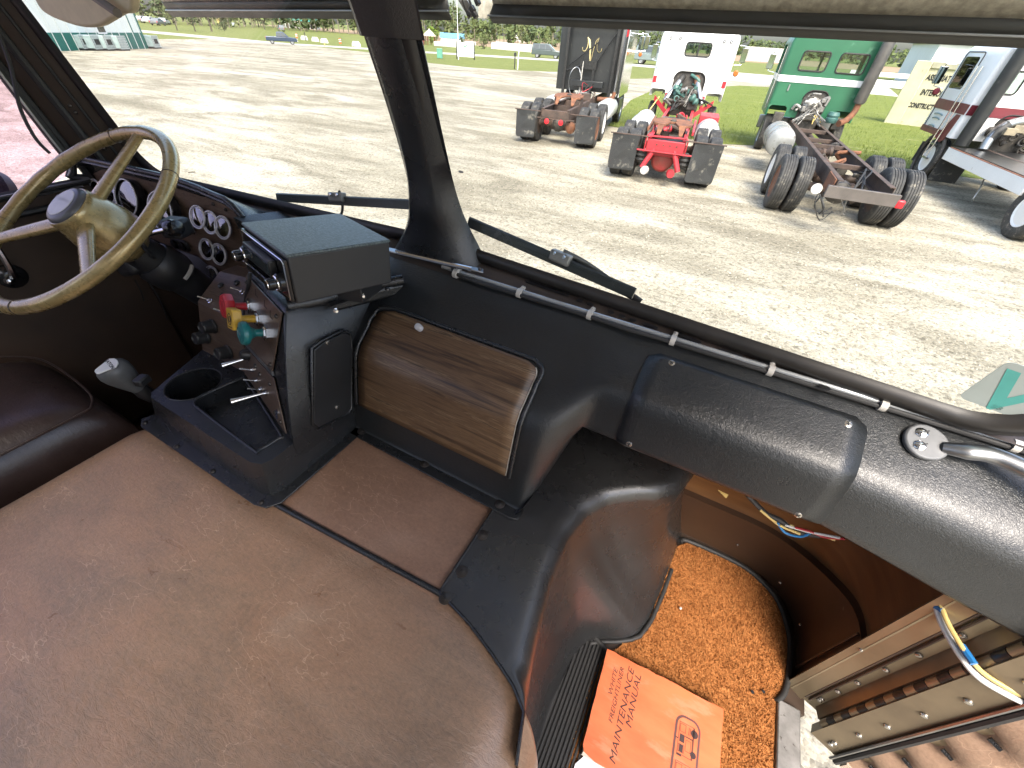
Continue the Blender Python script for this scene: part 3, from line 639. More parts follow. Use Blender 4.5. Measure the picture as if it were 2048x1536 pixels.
for k in range(43):
    t = k/42; row = []
    for x in ux: y = lerp(-1.10, front_y(x), 1 - (1-t)**1.6); row.append(V((x, y, pad_z(x, y))))
    row = [V((-0.612, row[0].y, 1.62)), V((-0.606, row[0].y, 1.68))] + row + [V((0.606, row[-1].y, 1.66)), V((0.612, row[-1].y, 1.55)), V((0.615, row[-1].y, 1.43))]
    rows.append(row)
rows.append([p + V((0, 0.004, -0.012)) for p in rows[-1]])
pad = ob('rear_pad', G().grid(rows), M['leather'], ec, sm=70)
rf = []
for j in range(15):
    y = lerp(0.19, 0.47, j/14); row = []
    for i in range(23):
        x = lerp(-0.16, 0.37, i/22); z = 1.812 + 0.008*math.sin(math.pi*min(1, max(0, (y-0.2)/0.26))) + 0.002*noise.noise(V((x*7, y*7, 3))) + 0.006*math.exp(-((y-0.225)/0.02)**2)
        z -= 0.004*sstep(0.31, 0.35, x)
        row.append(V((x, y, z)))
    rf.append(row)
ob('front_pad', G().grid(rf), M['leather_front'], ec, sm=70)
seam = [V((x, front_y(x) + 0.002, 1.8225)) for x in [-0.105 + 0.45*i/24 for i in range(25)]]
pp = ob('piping', G().tube(seam, 0.0058, 8), M['vinyl_smooth'], ec, sm=60)
# black moulded side cover flaring to the right under the dash
XR = [(-0.1, 0.59), (0.08, 0.575), (0.15, 0.553), (0.25, 0.525), (0.36, 0.506), (0.46, 0.502), (0.53, 0.515), (0.59, 0.55), (0.63, 0.60), (0.67, 0.66), (0.72, 0.70), (0.86, 0.715)]
XF = [(0.0, 0.598), (0.10, 0.596), (0.27, 0.592), (0.38, 0.600), (0.43, 0.620), (0.455, 0.655), (0.48, 0.700), (0.51, 0.728), (0.56, 0.745), (0.65, 0.757), (0.86, 0.775)]
def side_x0(y): return itp([(0.09, 0.588), (0.145, 0.570), (0.18, 0.50), (0.215, 0.40), (0.228, 0.336), (0.9, 0.333)], y)
rows = []; ys = [0.092, 0.11, 0.13, 0.15, 0.17, 0.19, 0.21, 0.228] + [0.245 + 0.0125*i for i in range(34)] + [0.70, 0.78, 0.86]
for y in ys:
    xr, xf, x0 = itp(XR, y), itp(XF, y), side_x0(y); x0 = min(x0, xr - 0.004); row = []
    cu = max(0.0, min(1.0, (y - 0.30)/0.25))
    zt = 1.8265
    for t in (0, .25, .5, .75, 1): row.append(V((lerp(x0, xr - 0.045 if xr - 0.045 > x0 else lerp(x0, xr, .6), t), y, zt - 0.001*t)))
    xa = row[-1].x
    for a in (18, 36, 54, 72): row.append(V((xa + (xr - xa)*math.sin(R(a)), y, zt - 0.001 - 0.042*(1 - math.cos(R(a))))))
    for t in (0.0, .12, .25, .4, .55, .7, .85, 1.0):
        z = lerp(1.788, 1.436, t); bow = -0.018*math.sin(math.pi*t)*cu
        row.append(V((lerp(xr, xf, t**1.25) + bow, y, z)))
    rows.append(row)
sc_ = ob('side_cover', G().grid(rows), M['vinyl_side'], ec, sm=80, label='black moulded cover on the right flank of the engine cover')
ob('cover_hem', G().tube([r[0] + V((0, 0, 0.0005)) for r in rows if r[0].y < 0.44], 0.0028, 6), M['vinyl_smooth'], sc_, sm=60)
for px, py in ((965, 1070), (924, 1143), (890, 1197)):
    p = PZ(px, py, 1.828); screw(ec, (p.x, p.y, 1.8275), (0, 0, 1), 0.0065, 'screw', washer=True)
ob('floor_trim', G().tube([V((itp(XF, y) + 0.006, y, 1.437)) for y in [0.43 + 0.02*i for i in range(16)]], 0.006, 8), M['rubber'], ec, sm=60)

# ================================================================== FLOOR COVERINGS
cpts = [(0.66, 0.40), (0.70, 0.47), (0.74, 0.52), (0.75, 0.60), (0.76, 0.80), (0.80, 0.846), (0.947, 0.846), (1.02, 0.815), (1.057, 0.775), (1.080, 0.70), (1.080, 0.62), (1.072, 0.565), (1.056, 0.53), (1.054, 0.38), (1.054, -0.9), (0.66, -0.9)]
ct = th('carpet', 'rust orange carpet on the passenger footwell floor with black bound edge', 'carpet', (0.9, 0.4, 1.43))
ob('carpet_base', G().prism([V((x, y, 1.4305)) for x, y in cpts], (0, 0, 0.007)), M['carpet'], ct, sm=0)
def inside(x, y):
    c = False; n = len(cpts)
    for i in range(n):
        (a, b), (d, e) = cpts[i], cpts[i-1]
        if (b > y) != (e > y) and x < (d-a)*(y-b)/(e-b) + a: c = not c
    return c
random.seed(11)
gs = [G(), G(), G()]; k = 0
while k < 26000:
    x, y = random.uniform(0.655, 1.078), random.uniform(0.08, 0.85)
    if not inside(x, y): continue
    if 0.69 < x < 0.92 and y < 0.41: continue
    k += 1; h = random.uniform(0.003, 0.006); a = random.uniform(0, 6.28); w_ = random.uniform(0.0012, 0.0024); l = random.uniform(0, 0.006); b = random.uniform(0, 6.28)
    gg = gs[0 if noise.noise(V((x*40, y*40, 0))) + random.uniform(-.35, .35) > 0.1 else (1 if random.random() < .75 else 2)]
    gg.add([(x - math.cos(a)*w_, y - math.sin(a)*w_, 1.437), (x + math.cos(a)*w_, y + math.sin(a)*w_, 1.437), (x + math.cos(b)*l, y + math.sin(b)*l, 1.437 + h)], [(0, 1, 2)])
for gg, c in zip(gs, ((0.44, 0.19, 0.066), (0.37, 0.148, 0.048), (0.29, 0.11, 0.035))):
    ob('carpet_pile', gg, pm('pile_%d' % int(c[0]*100), c, tuple(x*0.8 for x in c), 30, 0.95, spec=0.05), ct, sm=0, kind='stuff')
ob('binding', G().tube(bez([V((x, y, 1.440)) for x, y in ((0.775, 0.83), (0.80, 0.846), (0.947, 0.847), (1.02, 0.818), (1.059, 0.776), (1.083, 0.70), (1.082, 0.62), (1.073, 0.565), (1.056, 0.532))], 6), 0.0072, 8), M['rubber'], ct, sm=60)
for px, py in ((1505, 1384), (1527, 1383)):
    ob('hole', G().lathe([(0.004, 0), (0.0035, 0.0012)], PZ(px, py, 1.4435), (0, 0, 1), 10), M['black_print'], ct)
one('lint', G().lathe([(0.002, 0), (0.004, 0.002), (0.003, 0.005), (0.001, 0.006)], PZ(1360, 1217, 1.445), (0.2, 0.1, 1), 7), M['white_plastic'], 'tiny white crumb lying on the rust carpet', 'crumb')
rm = th('rubber_mat', 'black ribbed rubber mat strip beside the engine cover', 'mat', (0.64, 0.1, 1.43))
ob('mat_base', G().prism([V((x, y, 1.431)) for x, y in ((0.575, -0.9), (0.70, -0.9), (0.700, 0.40), (0.672, 0.432), (0.62, 0.448), (0.575, 0.452))], (0, 0, 0.006)), M['rubber'], rm, bev=0.002)
for i in range(13):
    x = 0.584 + 0.0088*i; y1 = 0.44 - 0.02*max(0, (i-7))/6
    ob('rib', G().prism([V((x - 0.003, -0.9, 1.437)), V((x + 0.003, -0.9, 1.437)), V((x + 0.002, -0.9, 1.4415)), V((x - 0.002, -0.9, 1.4415))], (0, 0.9 + y1, 0)), M['rubber'], rm, sm=0)
ob('mat_edge', G().tube(bez([V((0.578, 0.452, 1.441)), V((0.62, 0.449, 1.441)), V((0.672, 0.433, 1.441)), V((0.690, 0.415, 1.441))], 5), 0.006, 8), M['rubber'], rm)

# ================================================================== MAINTENANCE MANUAL
A, B_, D_ = PZ(1215, 1297, 1.470), PZ(1447, 1418, 1.470), PZ(1155, 1505, 1.470)
mu = (B_ - A).normalized(); mvd = (D_ - A); mvd = (mvd - mvd.dot(mu)*mu).normalized()       # mu: along the long side, mvd: along the top edge
mm = th('maintenance_manual', 'worn orange maintenance manual lying on the footwell floor', 'book', (A.x, A.y, 1.443))
L, W = (B_ - A).length, 0.213
def mp(u, v_, z): return V((A.x, A.y, z)) + mu*u + mvd*v_
ob('pages', G().prism([mp(0.004, 0.003, 1.443), mp(L - 0.004, 0.003, 1.443), mp(L - 0.004, W - 0.003, 1.443), mp(0.004, W - 0.003, 1.443)], (0, 0, 0.0235)), M['paper'], mm, sm=0)
def jag(u0, v0, u1, v1, n, amp):
    return [(lerp(u0, u1, i/n) + (random.uniform(-amp, amp) if u0 == u1 else 0), lerp(v0, v1, i/n) + (random.uniform(-amp, amp) if v0 == v1 else 0)) for i in range(n)]
cpx = jag(0, 0, L, 0, 16, 0.0012) + jag(L, 0, L, W, 10, 0.0009) + jag(L, W, 0.012, W, 14, 0.0012) + [(0.005, W - 0.006), (0, W - 0.016)] + jag(0, W - 0.02, 0, 0, 9, 0.0008)
cov = ob('cover', G().prism([mp(u, v_, 1.4670) for u, v_ in cpx], (0, 0, 0.0022)), M['manual'], mm, sm=0)
def mframe(u, v_): return frame(mp(u, v_, 1.4697), -mvd, mu.cross(-mvd)*1.0 if False else -mu)
# reading direction is -mvd (from the bottom of the picture upwards), letter tops point to -mu (towards the top edge)
def mtx(u, v_): return frame(mp(u, v_, 1.4697), -mvd, -mu)
text('lettering', 'WHITE', M['dark_print'], cov, mtx(0.030, 0.061), 0.0135, 0.25, sx=1.35, bold=0.0)
text('lettering', 'FREIGHTLINER', M['dark_print'], cov, mtx(0.0435, 0.080), 0.0135, 0.25, sx=1.30, bold=0.0)
text('lettering', 'MAINTENANCE', M['dark_print'], cov, mtx(0.0640, 0.108), 0.0195, 0.25, sx=1.35, bold=0.0)
text('lettering', 'MANUAL', M['dark_print'], cov, mtx(0.0815, 0.074), 0.0195, 0.25, sx=1.35, bold=0.0)
# line drawing of two cab-over trucks: shapes laid flat in cover coordinates (a along reading direction, b up)
def flat(name, pts, mat, z=1.4695): return ob(name, G().prism([mp(u, v_, z) for u, v_ in pts], (0, 0, 0.0004)), mat, cov, sm=0)
def drw(shapes, mat, ou, ov):
    g = G()
    for kind, *q in shapes:
        if kind == 'r':
            a0, a1, b0, b1 = q; g.prism([mp(ou - b, ov - a, 1.4699) for a, b in ((a0, b0), (a1, b0), (a1, b1), (a0, b1))], (0, 0, 0.0003))
        if kind == 'o':
            a0, a1, b0, b1, t = q
            for r_ in ((a0, a1, b0, b0 + t), (a0, a1, b1 - t, b1), (a0, a0 + t, b0, b1), (a1 - t, a1, b0, b1)):
                g.prism([mp(ou - b, ov - a, 1.4699) for a, b in ((r_[0], r_[2]), (r_[1], r_[2]), (r_[1], r_[3]), (r_[0], r_[3]))], (0, 0, 0.0003))
        if kind == 'c':
            a, b, rr = q; g.prism([mp(ou - (b + rr*math.sin(R(t))), ov - (a + rr*math.cos(R(t))), 1.4699) for t in range(0, 360, 20)], (0, 0, 0.0003))
    return ob('truck_drawing', g, mat, cov, sm=0)
sh = [(lambda a, b: (0.205 - b, 0.205 - a))(a, b) for a, b in rrect(0.0, 0.150, -0.018, 0.026, 0.016, 6)]
rim = [(lambda a, b: (0.205 - b, 0.205 - a))(a, b) for a, b in rrect(-0.004, 0.154, -0.0225, 0.0305, 0.019, 6)]
flat('badge', rim, pm('badge_grey', (0.12, 0.05, 0.045), None, 20, 0.6), 1.4692)
flat('badge', sh, M['manual'], 1.46945)
for ox in (0.012, 0.082):
    S = [('o', 0.0, 0.058, -0.008, 0.022, 0.0009), ('o', 0.004, 0.018, 0.008, 0.020, 0.0008), ('r', 0.022, 0.036, 0.009, 0.019), ('o', 0.040, 0.055, 0.008, 0.020, 0.0008), ('r', 0.005, 0.017, 0.010, 0.018),
         ('o', 0.010, 0.030, -0.005, 0.006, 0.0007), ('r', 0.034, 0.036, -0.008, 0.008), ('c', 0.047, -0.010, 0.0075), ('c', 0.010, -0.011, 0.006), ('r', 0.0, 0.058, -0.010, -0.0085), ('r', 0.025, 0.027, 0.022, 0.027), ('r', -0.003, 0.0, 0.012, 0.022), ('r', 0.040, 0.054, 0.001, 0.002), ('r', 0.040, 0.054, -0.002, -0.001)]
    drw([tuple([s[0]] + [s[1] + ox, s[2] + ox] + list(s[3:])) if s[0] in 'ro' else ('c', s[1] + ox, s[2], s[3]) for s in S], M['dark_print'], 0.205, 0.205)
# sheet of paper under the torn corner
one('paper_sheet', G().prism([PZ(1150, 1528, 1.4445), PZ(1168, 1512, 1.4445), PZ(1205, 1530, 1.4445), PZ(1240, 1620, 1.4445), PZ(1120, 1640, 1.4445)], (0, 0, 0.0012)), pm('white_paper', (0.72, 0.72, 0.76), None, 20, 0.7), 'white paper sheet poking out beneath the orange manual', 'paper', sm=0)

# ================================================================== PASSENGER DOOR (open, right)
pd = th('passenger_door', 'open passenger door with gold metal edge and tan leather lining', 'door', (1.15, 0.52, 1.5))
da = V((math.cos(R(-10)), math.sin(R(-10)), 0)); dn_ = V((da.y, -da.x, 0)).normalized()      # along the door outwards; inner face normal (towards -Y)
if dn_.y > 0: dn_ = -dn_
H0 = V((1.150, 0.545, 0))
def dp(a, n, z): return V((H0.x, H0.y, z)) + da*a + dn_*n
ob('door_edge', G().prism([dp(0.0, 0.0, 1.40), dp(0.0, 0.020, 1.40), dp(0.055, 0.030, 1.40), dp(0.055, -0.02, 1.40)], (0, 0, 0.75)), M['gold_dark'], pd)
ob('door_shell', G().prism([dp(0.055, -0.045, 1.36), dp(0.055, 0.014, 1.36), dp(0.85, 0.014, 1.36), dp(0.85, -0.045, 1.36)], (0, 0, 0.80)), M['goldmetal'], pd, bev=0.01)
ob('weather_strip', G().tube([dp(0.060, 0.034, 1.385), dp(0.060, 0.034, 2.15)], 0.006, 8), M['rubber'], pd)
ob('weather_strip', G().tube([dp(0.050, 0.034, 1.385), dp(0.050, 0.034, 2.15)], 0.003, 6), M['alu'], pd)
rows = []
for i in range(41):
    z = lerp(1.40, 2.10, i/40); row = []
    for j in range(15):
        a = lerp(0.072, 0.80, (j/14)**1.5); pk = 0.0
        ph = (z - 1.445)/0.105; d = abs(ph - round(ph)); pk = 0.020*math.exp(-(d/0.18)**2)*math.exp(-((a - 0.072)/0.035)**1.5)
        row.append(dp(a + 0.013*math.cos(ph*6.283)*math.exp(-((a - 0.072)/0.05)), 0.020 + 0.022*sstep(0.072, 0.12, a) - pk + 0.003*noise.noise(V((a*9, z*9, 0))), z))
    rows.append(row)
lin = ob('leather_lining', G().grid(rows), M['leather_door'], pd, sm=70)
ob('lining_welt', G().tube([r[0] + dn_*0.004 for r in rows], 0.0055, 8), M['vinyl_smooth'], lin, sm=60)
for k in range(6): ob('tuft_button', G().tube([dp(0.094, 0.022, 1.445 + 0.105*k), dp(0.108, 0.030, 1.445 + 0.105*k)], [0.0045, 0.0035], 7), M['vinyl_smooth'], lin)
ob('lining_strip', G().prism([dp(0.075, 0.022, 1.372), dp(0.75, 0.040, 1.372), dp(0.75, 0.048, 1.372), dp(0.075, 0.030, 1.372)], (0, 0, 0.028)), pm('strip_pale', (0.42, 0.33, 0.26), (0.33, 0.25, 0.19), 12, 0.5), pd)
# piano hinge with separate knuckles
hx, hy = 1.150, 0.560
hg = ob('hinge_leaf', G().prism([V((1.138, 0.572, 1.44)), V((1.143, 0.545, 1.44)), V((1.155, 0.543, 1.44)), V((1.156, 0.570, 1.44))], (0, 0, 0.72)), M['goldmetal'], pd)
for k in range(12):
    z = 1.448 + 0.056*k
    ob('knuckle', G().cyl((1.150, 0.536, z), (1.150, 0.536, z + 0.0265), 0.0085, n=14), M['goldmetal'], hg)
    ob('knuckle', G().cyl((1.150, 0.536, z + 0.028), (1.150, 0.536, z + 0.0545), 0.0088, n=14), M['steel_dark'], hg)
for z in (1.425, 1.44, 1.53, 1.62, 1.72, 1.82, 1.93):
    screw(pd, dp(0.030, 0.0258, z), dn_, 0.0062, 'screw_bright', slot=False)

# ================================================================== CENTRE CONSOLE
cc = th('center_console', 'black moulded centre console with cup holder, tray and air brake knobs', 'console', (-0.3, 0.3, 1.82))
top = [(-0.487, 0.232), (-0.470, 0.222), (-0.115, 0.216), (-0.092, 0.224), (-0.083, 0.245), (-0.083, 0.50), (-0.50, 0.50), (-0.552, 0.396)]
bot = [(-0.53, 0.218), (-0.515, 0.205), (-0.108, 0.198), (-0.088, 0.205), (-0.078, 0.225), (-0.078, 0.50), (-0.50, 0.50), (-0.575, 0.39)]
body = ob('console_base', G().loft([[V((x, y, 1.80)) for x, y in bot], [V((x, y, 1.92)) for x, y in top]], True, True), M['vinyl_smooth'], cc, bev=0)
off = OFF[cc.name]
cutc = G().lathe([(0.054, 0.0), (0.060, 0.14)], V((-0.437, 0.300, 1.815)) - off, (0, 0, 1), 40); boolean(body, cutc)
tray = [(-0.358, 0.256), (-0.372, 0.262), (-0.380, 0.285), (-0.362, 0.372), (-0.345, 0.372), (-0.135, 0.300), (-0.122, 0.286), (-0.128, 0.246), (-0.142, 0.240)]
boolean(body, G().prism([V((x, y, 1.884)) - off for x, y in tray], (0, 0, 0.1)))
b = body.modifiers.new('bevel', 'BEVEL'); b.width = 0.006; b.segments = 3; b.limit_method = 'ANGLE'; b.angle_limit = R(50)
def ring(pts, z, r): return G().tube([V((x, y, z)) for x, y in pts], r, 8, closed=True)
ob('tray_rim', ring([tuple(p)[:2] for p in bez([V((x, y, 0)) for x, y in tray + [tray[0]]], 3)[:-1]], 1.9195, 0.0042), M['vinyl_smooth'], cc, sm=60)
ob('cup_rim', G().torus((-0.437, 0.300, 1.920), (0, 0, 1), 0.0595, 0.0018, 40, 6), M['plastic'], cc)
ob('cup_liner', G().lathe([(0.0535, 0.001), (0.0535, 0.003)], (-0.437, 0.300, 1.815), (0, 0, 1), 32), pm('cup_bottom', (0.07, 0.045, 0.03), None, 8, 0.5), cc)
# flange round the foot
ob('console_flange', G().prism([V((x, y, 1.828)) for x, y in ((-0.545, 0.196), (-0.52, 0.182), (-0.10, 0.178), (-0.072, 0.185), (-0.056, 0.21), (-0.056, 0.46), (-0.09, 0.46), (-0.09, 0.235), (-0.53, 0.235))], (0, 0, 0.0035)), M['vinyl_smooth'], cc, bev=0.0012)
for x, y in ((-0.523, 0.194), (-0.385, 0.189), (-0.25, 0.187), (-0.092, 0.189)): screw(cc, (x, y, 1.8315), (0, 0, 1), 0.0062, 'screw')
for px, py in ((419, 712), (443, 727)): screw(cc, PZ(px, py, 1.9205), (0, 0, 1), 0.005, 'screw')
# tower: sloping panels facing the driver
P0, P1 = V((-0.375, 0.39, 1.9195)), V((-0.083, 0.29, 1.9195)); pu = (P1 - P0).normalized(); pf = V((-pu.y, pu.x, 0)); pv = (V((0, 0, math.cos(R(20)))) + pf*math.sin(R(20))); pn = pu.cross(pv).normalized()
if pn.y > 0: pn = -pn
def pp_(s, t, o=0.0): return P0 + pu*s + pv*t + pn*o
TL, TR_, BRt = pp_(0.0, 0.262), pp_(0.226, 0.269), pp_(0.312, 0.0)
tower = G().loft([[P0, P1, V((-0.083, 0.50, 1.9195)), V((-0.375, 0.50, 1.9195))], [pp_(0, 0.09), pp_(0.275, 0.09), V((-0.092, 0.54, 2.005)), V((-0.36, 0.54, 2.005))], [pp_(0, 0.17), pp_(0.25, 0.17), V((-0.098, 0.58, 2.08)), V((-0.345, 0.58, 2.08))], [TL, TR_, V((-0.105, 0.64, 2.165)), V((-0.34, 0.64, 2.165))]], True, True)
ob('tower', tower, M['vinyl_smooth'], cc, sm=40, bev=0.010, seg=3)
ob('tower_shoulder', G().tube(bez([pp_(0.205, 0.27, -0.012), V((-0.115, 0.48, 2.168)), V((-0.09, 0.56, 2.165)), V((-0.03, 0.63, 2.172))], 6), [0.016]*7 + [0.014]*6 + [0.012]*6, 10), M['vinyl_smooth'], cc, sm=60)
# shelf joining the tower to the dash
ob('shelf', G().prism([V((-0.36, 0.50, 2.135)), V((-0.105, 0.475, 2.135)), V((0.0, 0.69, 2.135)), V((-0.36, 0.70, 2.135))], (0, 0, 0.03)), M['vinyl_smooth'], cc, bev=0.008, seg=3)
screw(cc, PZ(775, 579, 2.167), (0, 0, 1), 0.0055, 'screw')
def plate(name, pts, mat, th_=0.0025, o=0.001, **k): return ob(name, G().prism([pp_(s, t, o) for s, t in pts], pn*th_), mat, cc, **k)
kpn = plate('knob_panel', [(0.006, 0.092), (0.190, 0.112), (0.222, 0.262), (0.010, 0.258)], M['wood_panel'], 0.003, 0.002, bev=0.001, label='woodgrain panel carrying the air brake knobs')
plate('knob_panel_lip', [(0.002, 0.084), (0.196, 0.105), (0.190, 0.112), (0.006, 0.092)], M['alu'], 0.004, 0.002)
spn = plate('switch_panel', [(0.012, 0.006), (0.285, 0.012), (0.200, 0.100), (0.010, 0.080)], M['wood_panel'], 0.003, 0.002, bev=0.001)
for s, t in ((0.182, 0.124), (0.20, 0.245), (0.02, 0.105), (0.02, 0.245)): screw(kpn, pp_(s, t, 0.005), pn, 0.005, 'screw')
for s, t in ((0.185, 0.078), (0.255, 0.024), (0.03, 0.06)): screw(spn, pp_(s, t, 0.005), pn, 0.0045, 'screw')
# shift pattern engraving on the knob panel
for s, t in ((0.075, 0.238), (0.130, 0.236), (0.165, 0.228)):
    ob('engraving', G().add([], []).prism([pp_(s + a, t + b_, 0.0052) for a, b_ in ((0, 0), (0.016, 0), (0.016, 0.002), (0.002, 0.002), (0.002, 0.014), (0, 0.014))], pn*0.0005), M['black_print'], kpn, sm=0)
# air brake knobs
def brake(nm_, s, t, mat, shape, lab, L_=0.052):
    c = pp_(s, t, 0.005); o = ob(nm_, G().cyl(c + pn*0.004, c + pn*L_, 0.0085, 0.0075, 14), mat, cc, label=lab)
    ob('nut', G().lathe([(0.0175, 0), (0.0175, 0.006), (0.012, 0.007), (0.012, 0.010)], c, pn, 6), M['chrome'], o, sm=20)
    q = c + pn*L_
    if shape == 8: g = G().lathe([(0.012, -0.004), (0.0255, 0.0), (0.0275, 0.004), (0.0275, 0.014), (0.0235, 0.018)], q, pn, 8)
    elif shape == 4:
        m = frame(q, pu*0.96 + pv*0.28, pv); g = G().prism([m @ V((x, y, 0)) for x, y in rrect(-0.0215, 0.0215, -0.0215, 0.0215, 0.004, 2)], pn*0.017)
    else: g = G().lathe([(0.0085, -0.012), (0.013, -0.004), (0.0235, 0.002), (0.0250, 0.008), (0.0225, 0.014), (0.014, 0.0165)], q, pn, 26)
    h = ob('grip', g, mat, o, sm=25 if shape != 0 else 50, bev=0.0015 if shape == 4 else 0)
    e = q + pn*{8: 0.0182, 4: 0.0172, 0: 0.0168}[shape]
    if shape == 4:
        for r0 in (0.0115, 0.006): ob('emboss', G().torus(e, pn, r0, 0.0008, 20, 5), M['dark_print'], h)
        ob('emboss', G().prism([frame(e, pu*0.96 + pv*0.28, pv) @ V((x, y, 0)) for x, y in ((-0.015, -0.017), (0.015, -0.017), (0.015, -0.0155), (-0.015, -0.0155))], pn*0.0005), M['dark_print'], h, sm=0)
    else:
        ob('emboss', G().torus(e, pn, 0.013, 0.0007, 20, 5), mat, h)
        text('emboss', 'PULL' if shape == 8 else 'PUSH', M['red_plastic'] if shape == 8 else M['white_print'], h, frame(e + pn*0.0006, pu, pv), 0.008)
    return o
brake('air_knob', 0.048, 0.200, M['red_plastic'], 8, 'red eight sided air brake knob', 0.036)
brake('air_knob', 0.105, 0.196, M['yellow_plastic'], 4, 'yellow square parking brake knob', 0.038)
brake('air_knob', 0.152, 0.186, M['green_plastic'], 0, 'teal round air supply knob', 0.034)
# left tower block: sloped switch plate above, heater knobs below
fa, fb_ = V((-0.552, 0.392, 1.9195)), V((-0.376, 0.389, 1.9195)); fc, fd = V((-0.541, 0.432, 2.05)), V((-0.355, 0.426, 2.05)); fe, ff = V((-0.545, 0.512, 2.098)), V((-0.345, 0.53, 2.112))
blk = G().loft([[fa, fb_, V((-0.376, 0.52, 1.9195)), V((-0.552, 0.52, 1.9195))], [fc, fd, V((-0.355, 0.54, 2.05)), V((-0.541, 0.54, 2.05))], [fe, ff, V((-0.345, 0.56, 2.112)), V((-0.545, 0.56, 2.098))]], True, True)
ob('heater_block', blk, M['wood_panel'], cc, sm=20, bev=0.002, label='walnut woodgrain heater control block')
hn_ = (fb_ - fa).cross(fc - fa).normalized(); hn_ = -hn_ if hn_.y > 0 else hn_
def hp(s, t, o=0.0): return fa.lerp(fb_, s).lerp(fc.lerp(fd, s), t) + hn_*o
for s, t in ((0.34, 0.66), (0.16, 0.36), (0.66, 0.28)):
    k = ob('heater_knob', G().lathe([(0.0185, 0.0), (0.0185, 0.004), (0.0165, 0.006), (0.0155, 0.026), (0.0135, 0.029), (0.0125, 0.026), (0.004, 0.0255)], hp(s, t, 0.001), hn_, 18), M['plastic'], cc, sm=25)
sn = (fd - fc).cross(fe - fc).normalized(); sn = -sn if sn.z < 0 else sn
def sp_(s, t, o=0.0): return fc.lerp(fd, s).lerp(fe.lerp(ff, s), t) + sn*o
def toggle(c, n, tip, par=cc, L_=0.02, bat=False):
    n = V(n).normalized(); t = ob('toggle_switch', G().lathe([(0.0065, 0), (0.0065, 0.002), (0.0045, 0.0025), (0.004, 0.007), (0.0025, 0.0075)], c, n, 12), M['chrome'], par)
    c2 = c + n*0.006; e = c2 + V(tip).normalized()*L_
    if bat: ob('lever', G().tube([c2, c2.lerp(e, .35), c2.lerp(e, .7), e, e + V(tip).normalized()*0.001], [0.003, 0.0032, 0.0050, 0.0072, 0.005], 14), M['chrome'], t, sm=60)
    else: ob('lever', G().tube([c2, c2.lerp(e, .6), e], [0.0016, 0.002, 0.0026], 8), M['chrome'], t)
    return t
for s, t in ((0.22, 0.15), (0.62, 0.62), (0.62, 0.05)): toggle(sp_(s, t, 0.0015), sn, sn*0.6 + V((-1, -0.5, 0.1)), L_=0.022)
for s, t in ((0.42, 0.80), (0.20, 0.62)): ob('indicator_lens', G().lathe([(0.008, 0), (0.0075, 0.003), (0.004, 0.006), (0.001, 0.0068)], sp_(s, t, 0.001), sn, 16), M['steel_dark'], cc)
for s, t in ((0.30, 0.32), (0.72, 0.80), (0.80, 0.30)):
    ob('engraving', G().prism([sp_(s + a, t + b_, 0.0012) for a, b_ in ((0, 0), (0.06, 0), (0.06, 0.05), (0.02, 0.05), (0.02, 0.14), (0, 0.14))], sn*0.0004), M['black_print'], cc, sm=0)
# chrome switches and levers on the lower switch plate
toggle(pp_(0.045, 0.066, 0.005), pn, pn*1.0 + V((-0.2, -0.2, -0.35)), L_=0.050, bat=True)
toggle(pp_(0.165, 0.042, 0.005), pn, pn*1.0 + V((-0.35, -0.25, -0.30)), L_=0.062, bat=True)
ob('lever_shroud', G().lathe([(0.014, 0), (0.013, 0.012), (0.008, 0.018)], pp_(0.040, 0.074, 0.005), pn, 16), M['plastic'], cc)
for s, t in ((0.105, 0.040), (0.135, 0.034), (0.075, 0.052)): toggle(pp_(s, t, 0.005), pn, pn*1.0 + V((-0.5, 0, 0.15)), L_=0.022)
for s, t in ((0.120, 0.065), (0.09, 0.07), (0.222, 0.026)): ob('indicator_lens', G().lathe([(0.006, 0), (0.0055, 0.003), (0.002, 0.0045)], pp_(s, t, 0.005), pn, 12), M['screw'], cc)
ob('key_slot', G().prism([pp_(0.235 + a, 0.030 + b_, 0.005) for a, b_ in rrect(-0.006, 0.006, -0.012, 0.012, 0.005, 4)], pn*0.002), M['chrome'], cc)
# right side of the tower: access plate
sx = -0.081
def sd(y, z, o=0.0): return V((sx + 0.09*0 + o - 0.09*(z - 1.9)*0.55, y, z))
spt = [PX(px, py, -0.088) for px, py in ((622, 697), (640, 683), (680, 663), (694, 668), (697, 690), (697, 812), (690, 822), (632, 851), (622, 842))]
so_ = ob('side_wall', G().loft([[P1 + V((0.002, -0.004, -0.09)), P1 + V((0.002, 0.002, 0)), pp_(0.275, 0.09, 0.001), pp_(0.25, 0.17, 0.001), pp_(0.230, 0.262, -0.002), pp_(0.218, 0.272, -0.02)], [V((-0.081, 0.34, 1.83)), V((-0.081, 0.36, 1.92)), V((-0.083, 0.38, 2.005)), V((-0.088, 0.42, 2.08)), V((-0.100, 0.46, 2.150)), V((-0.12, 0.48, 2.168))], [V((-0.081, 0.56, 1.83)), V((-0.081, 0.56, 1.92)), V((-0.083, 0.58, 2.005)), V((-0.088, 0.62, 2.08)), V((-0.100, 0.66, 2.150)), V((-0.12, 0.66, 2.168))]], False), M['vinyl_smooth'], cc, sm=70)
spp = ob('side_access_plate', G().prism([V((-0.082, p.y, p.z)) for p in spt], (0.004, 0, 0)), M['plastic'], cc, bev=0.0015)
ob('plate_rim', G().tube([V((-0.081, p.y, p.z)) + (V((0, p.y, p.z)) - V((0, 0.43, 2.0)))*0.05 for p in spt], 0.0035, 7, closed=True), M['vinyl_smooth'], cc, sm=60)
for px, py in ((655, 685), (674, 814)): q = PX(px, py, -0.077); screw(spp, (-0.078, q.y, q.z), (1, 0, 0), 0.0058, 'screw_bright')

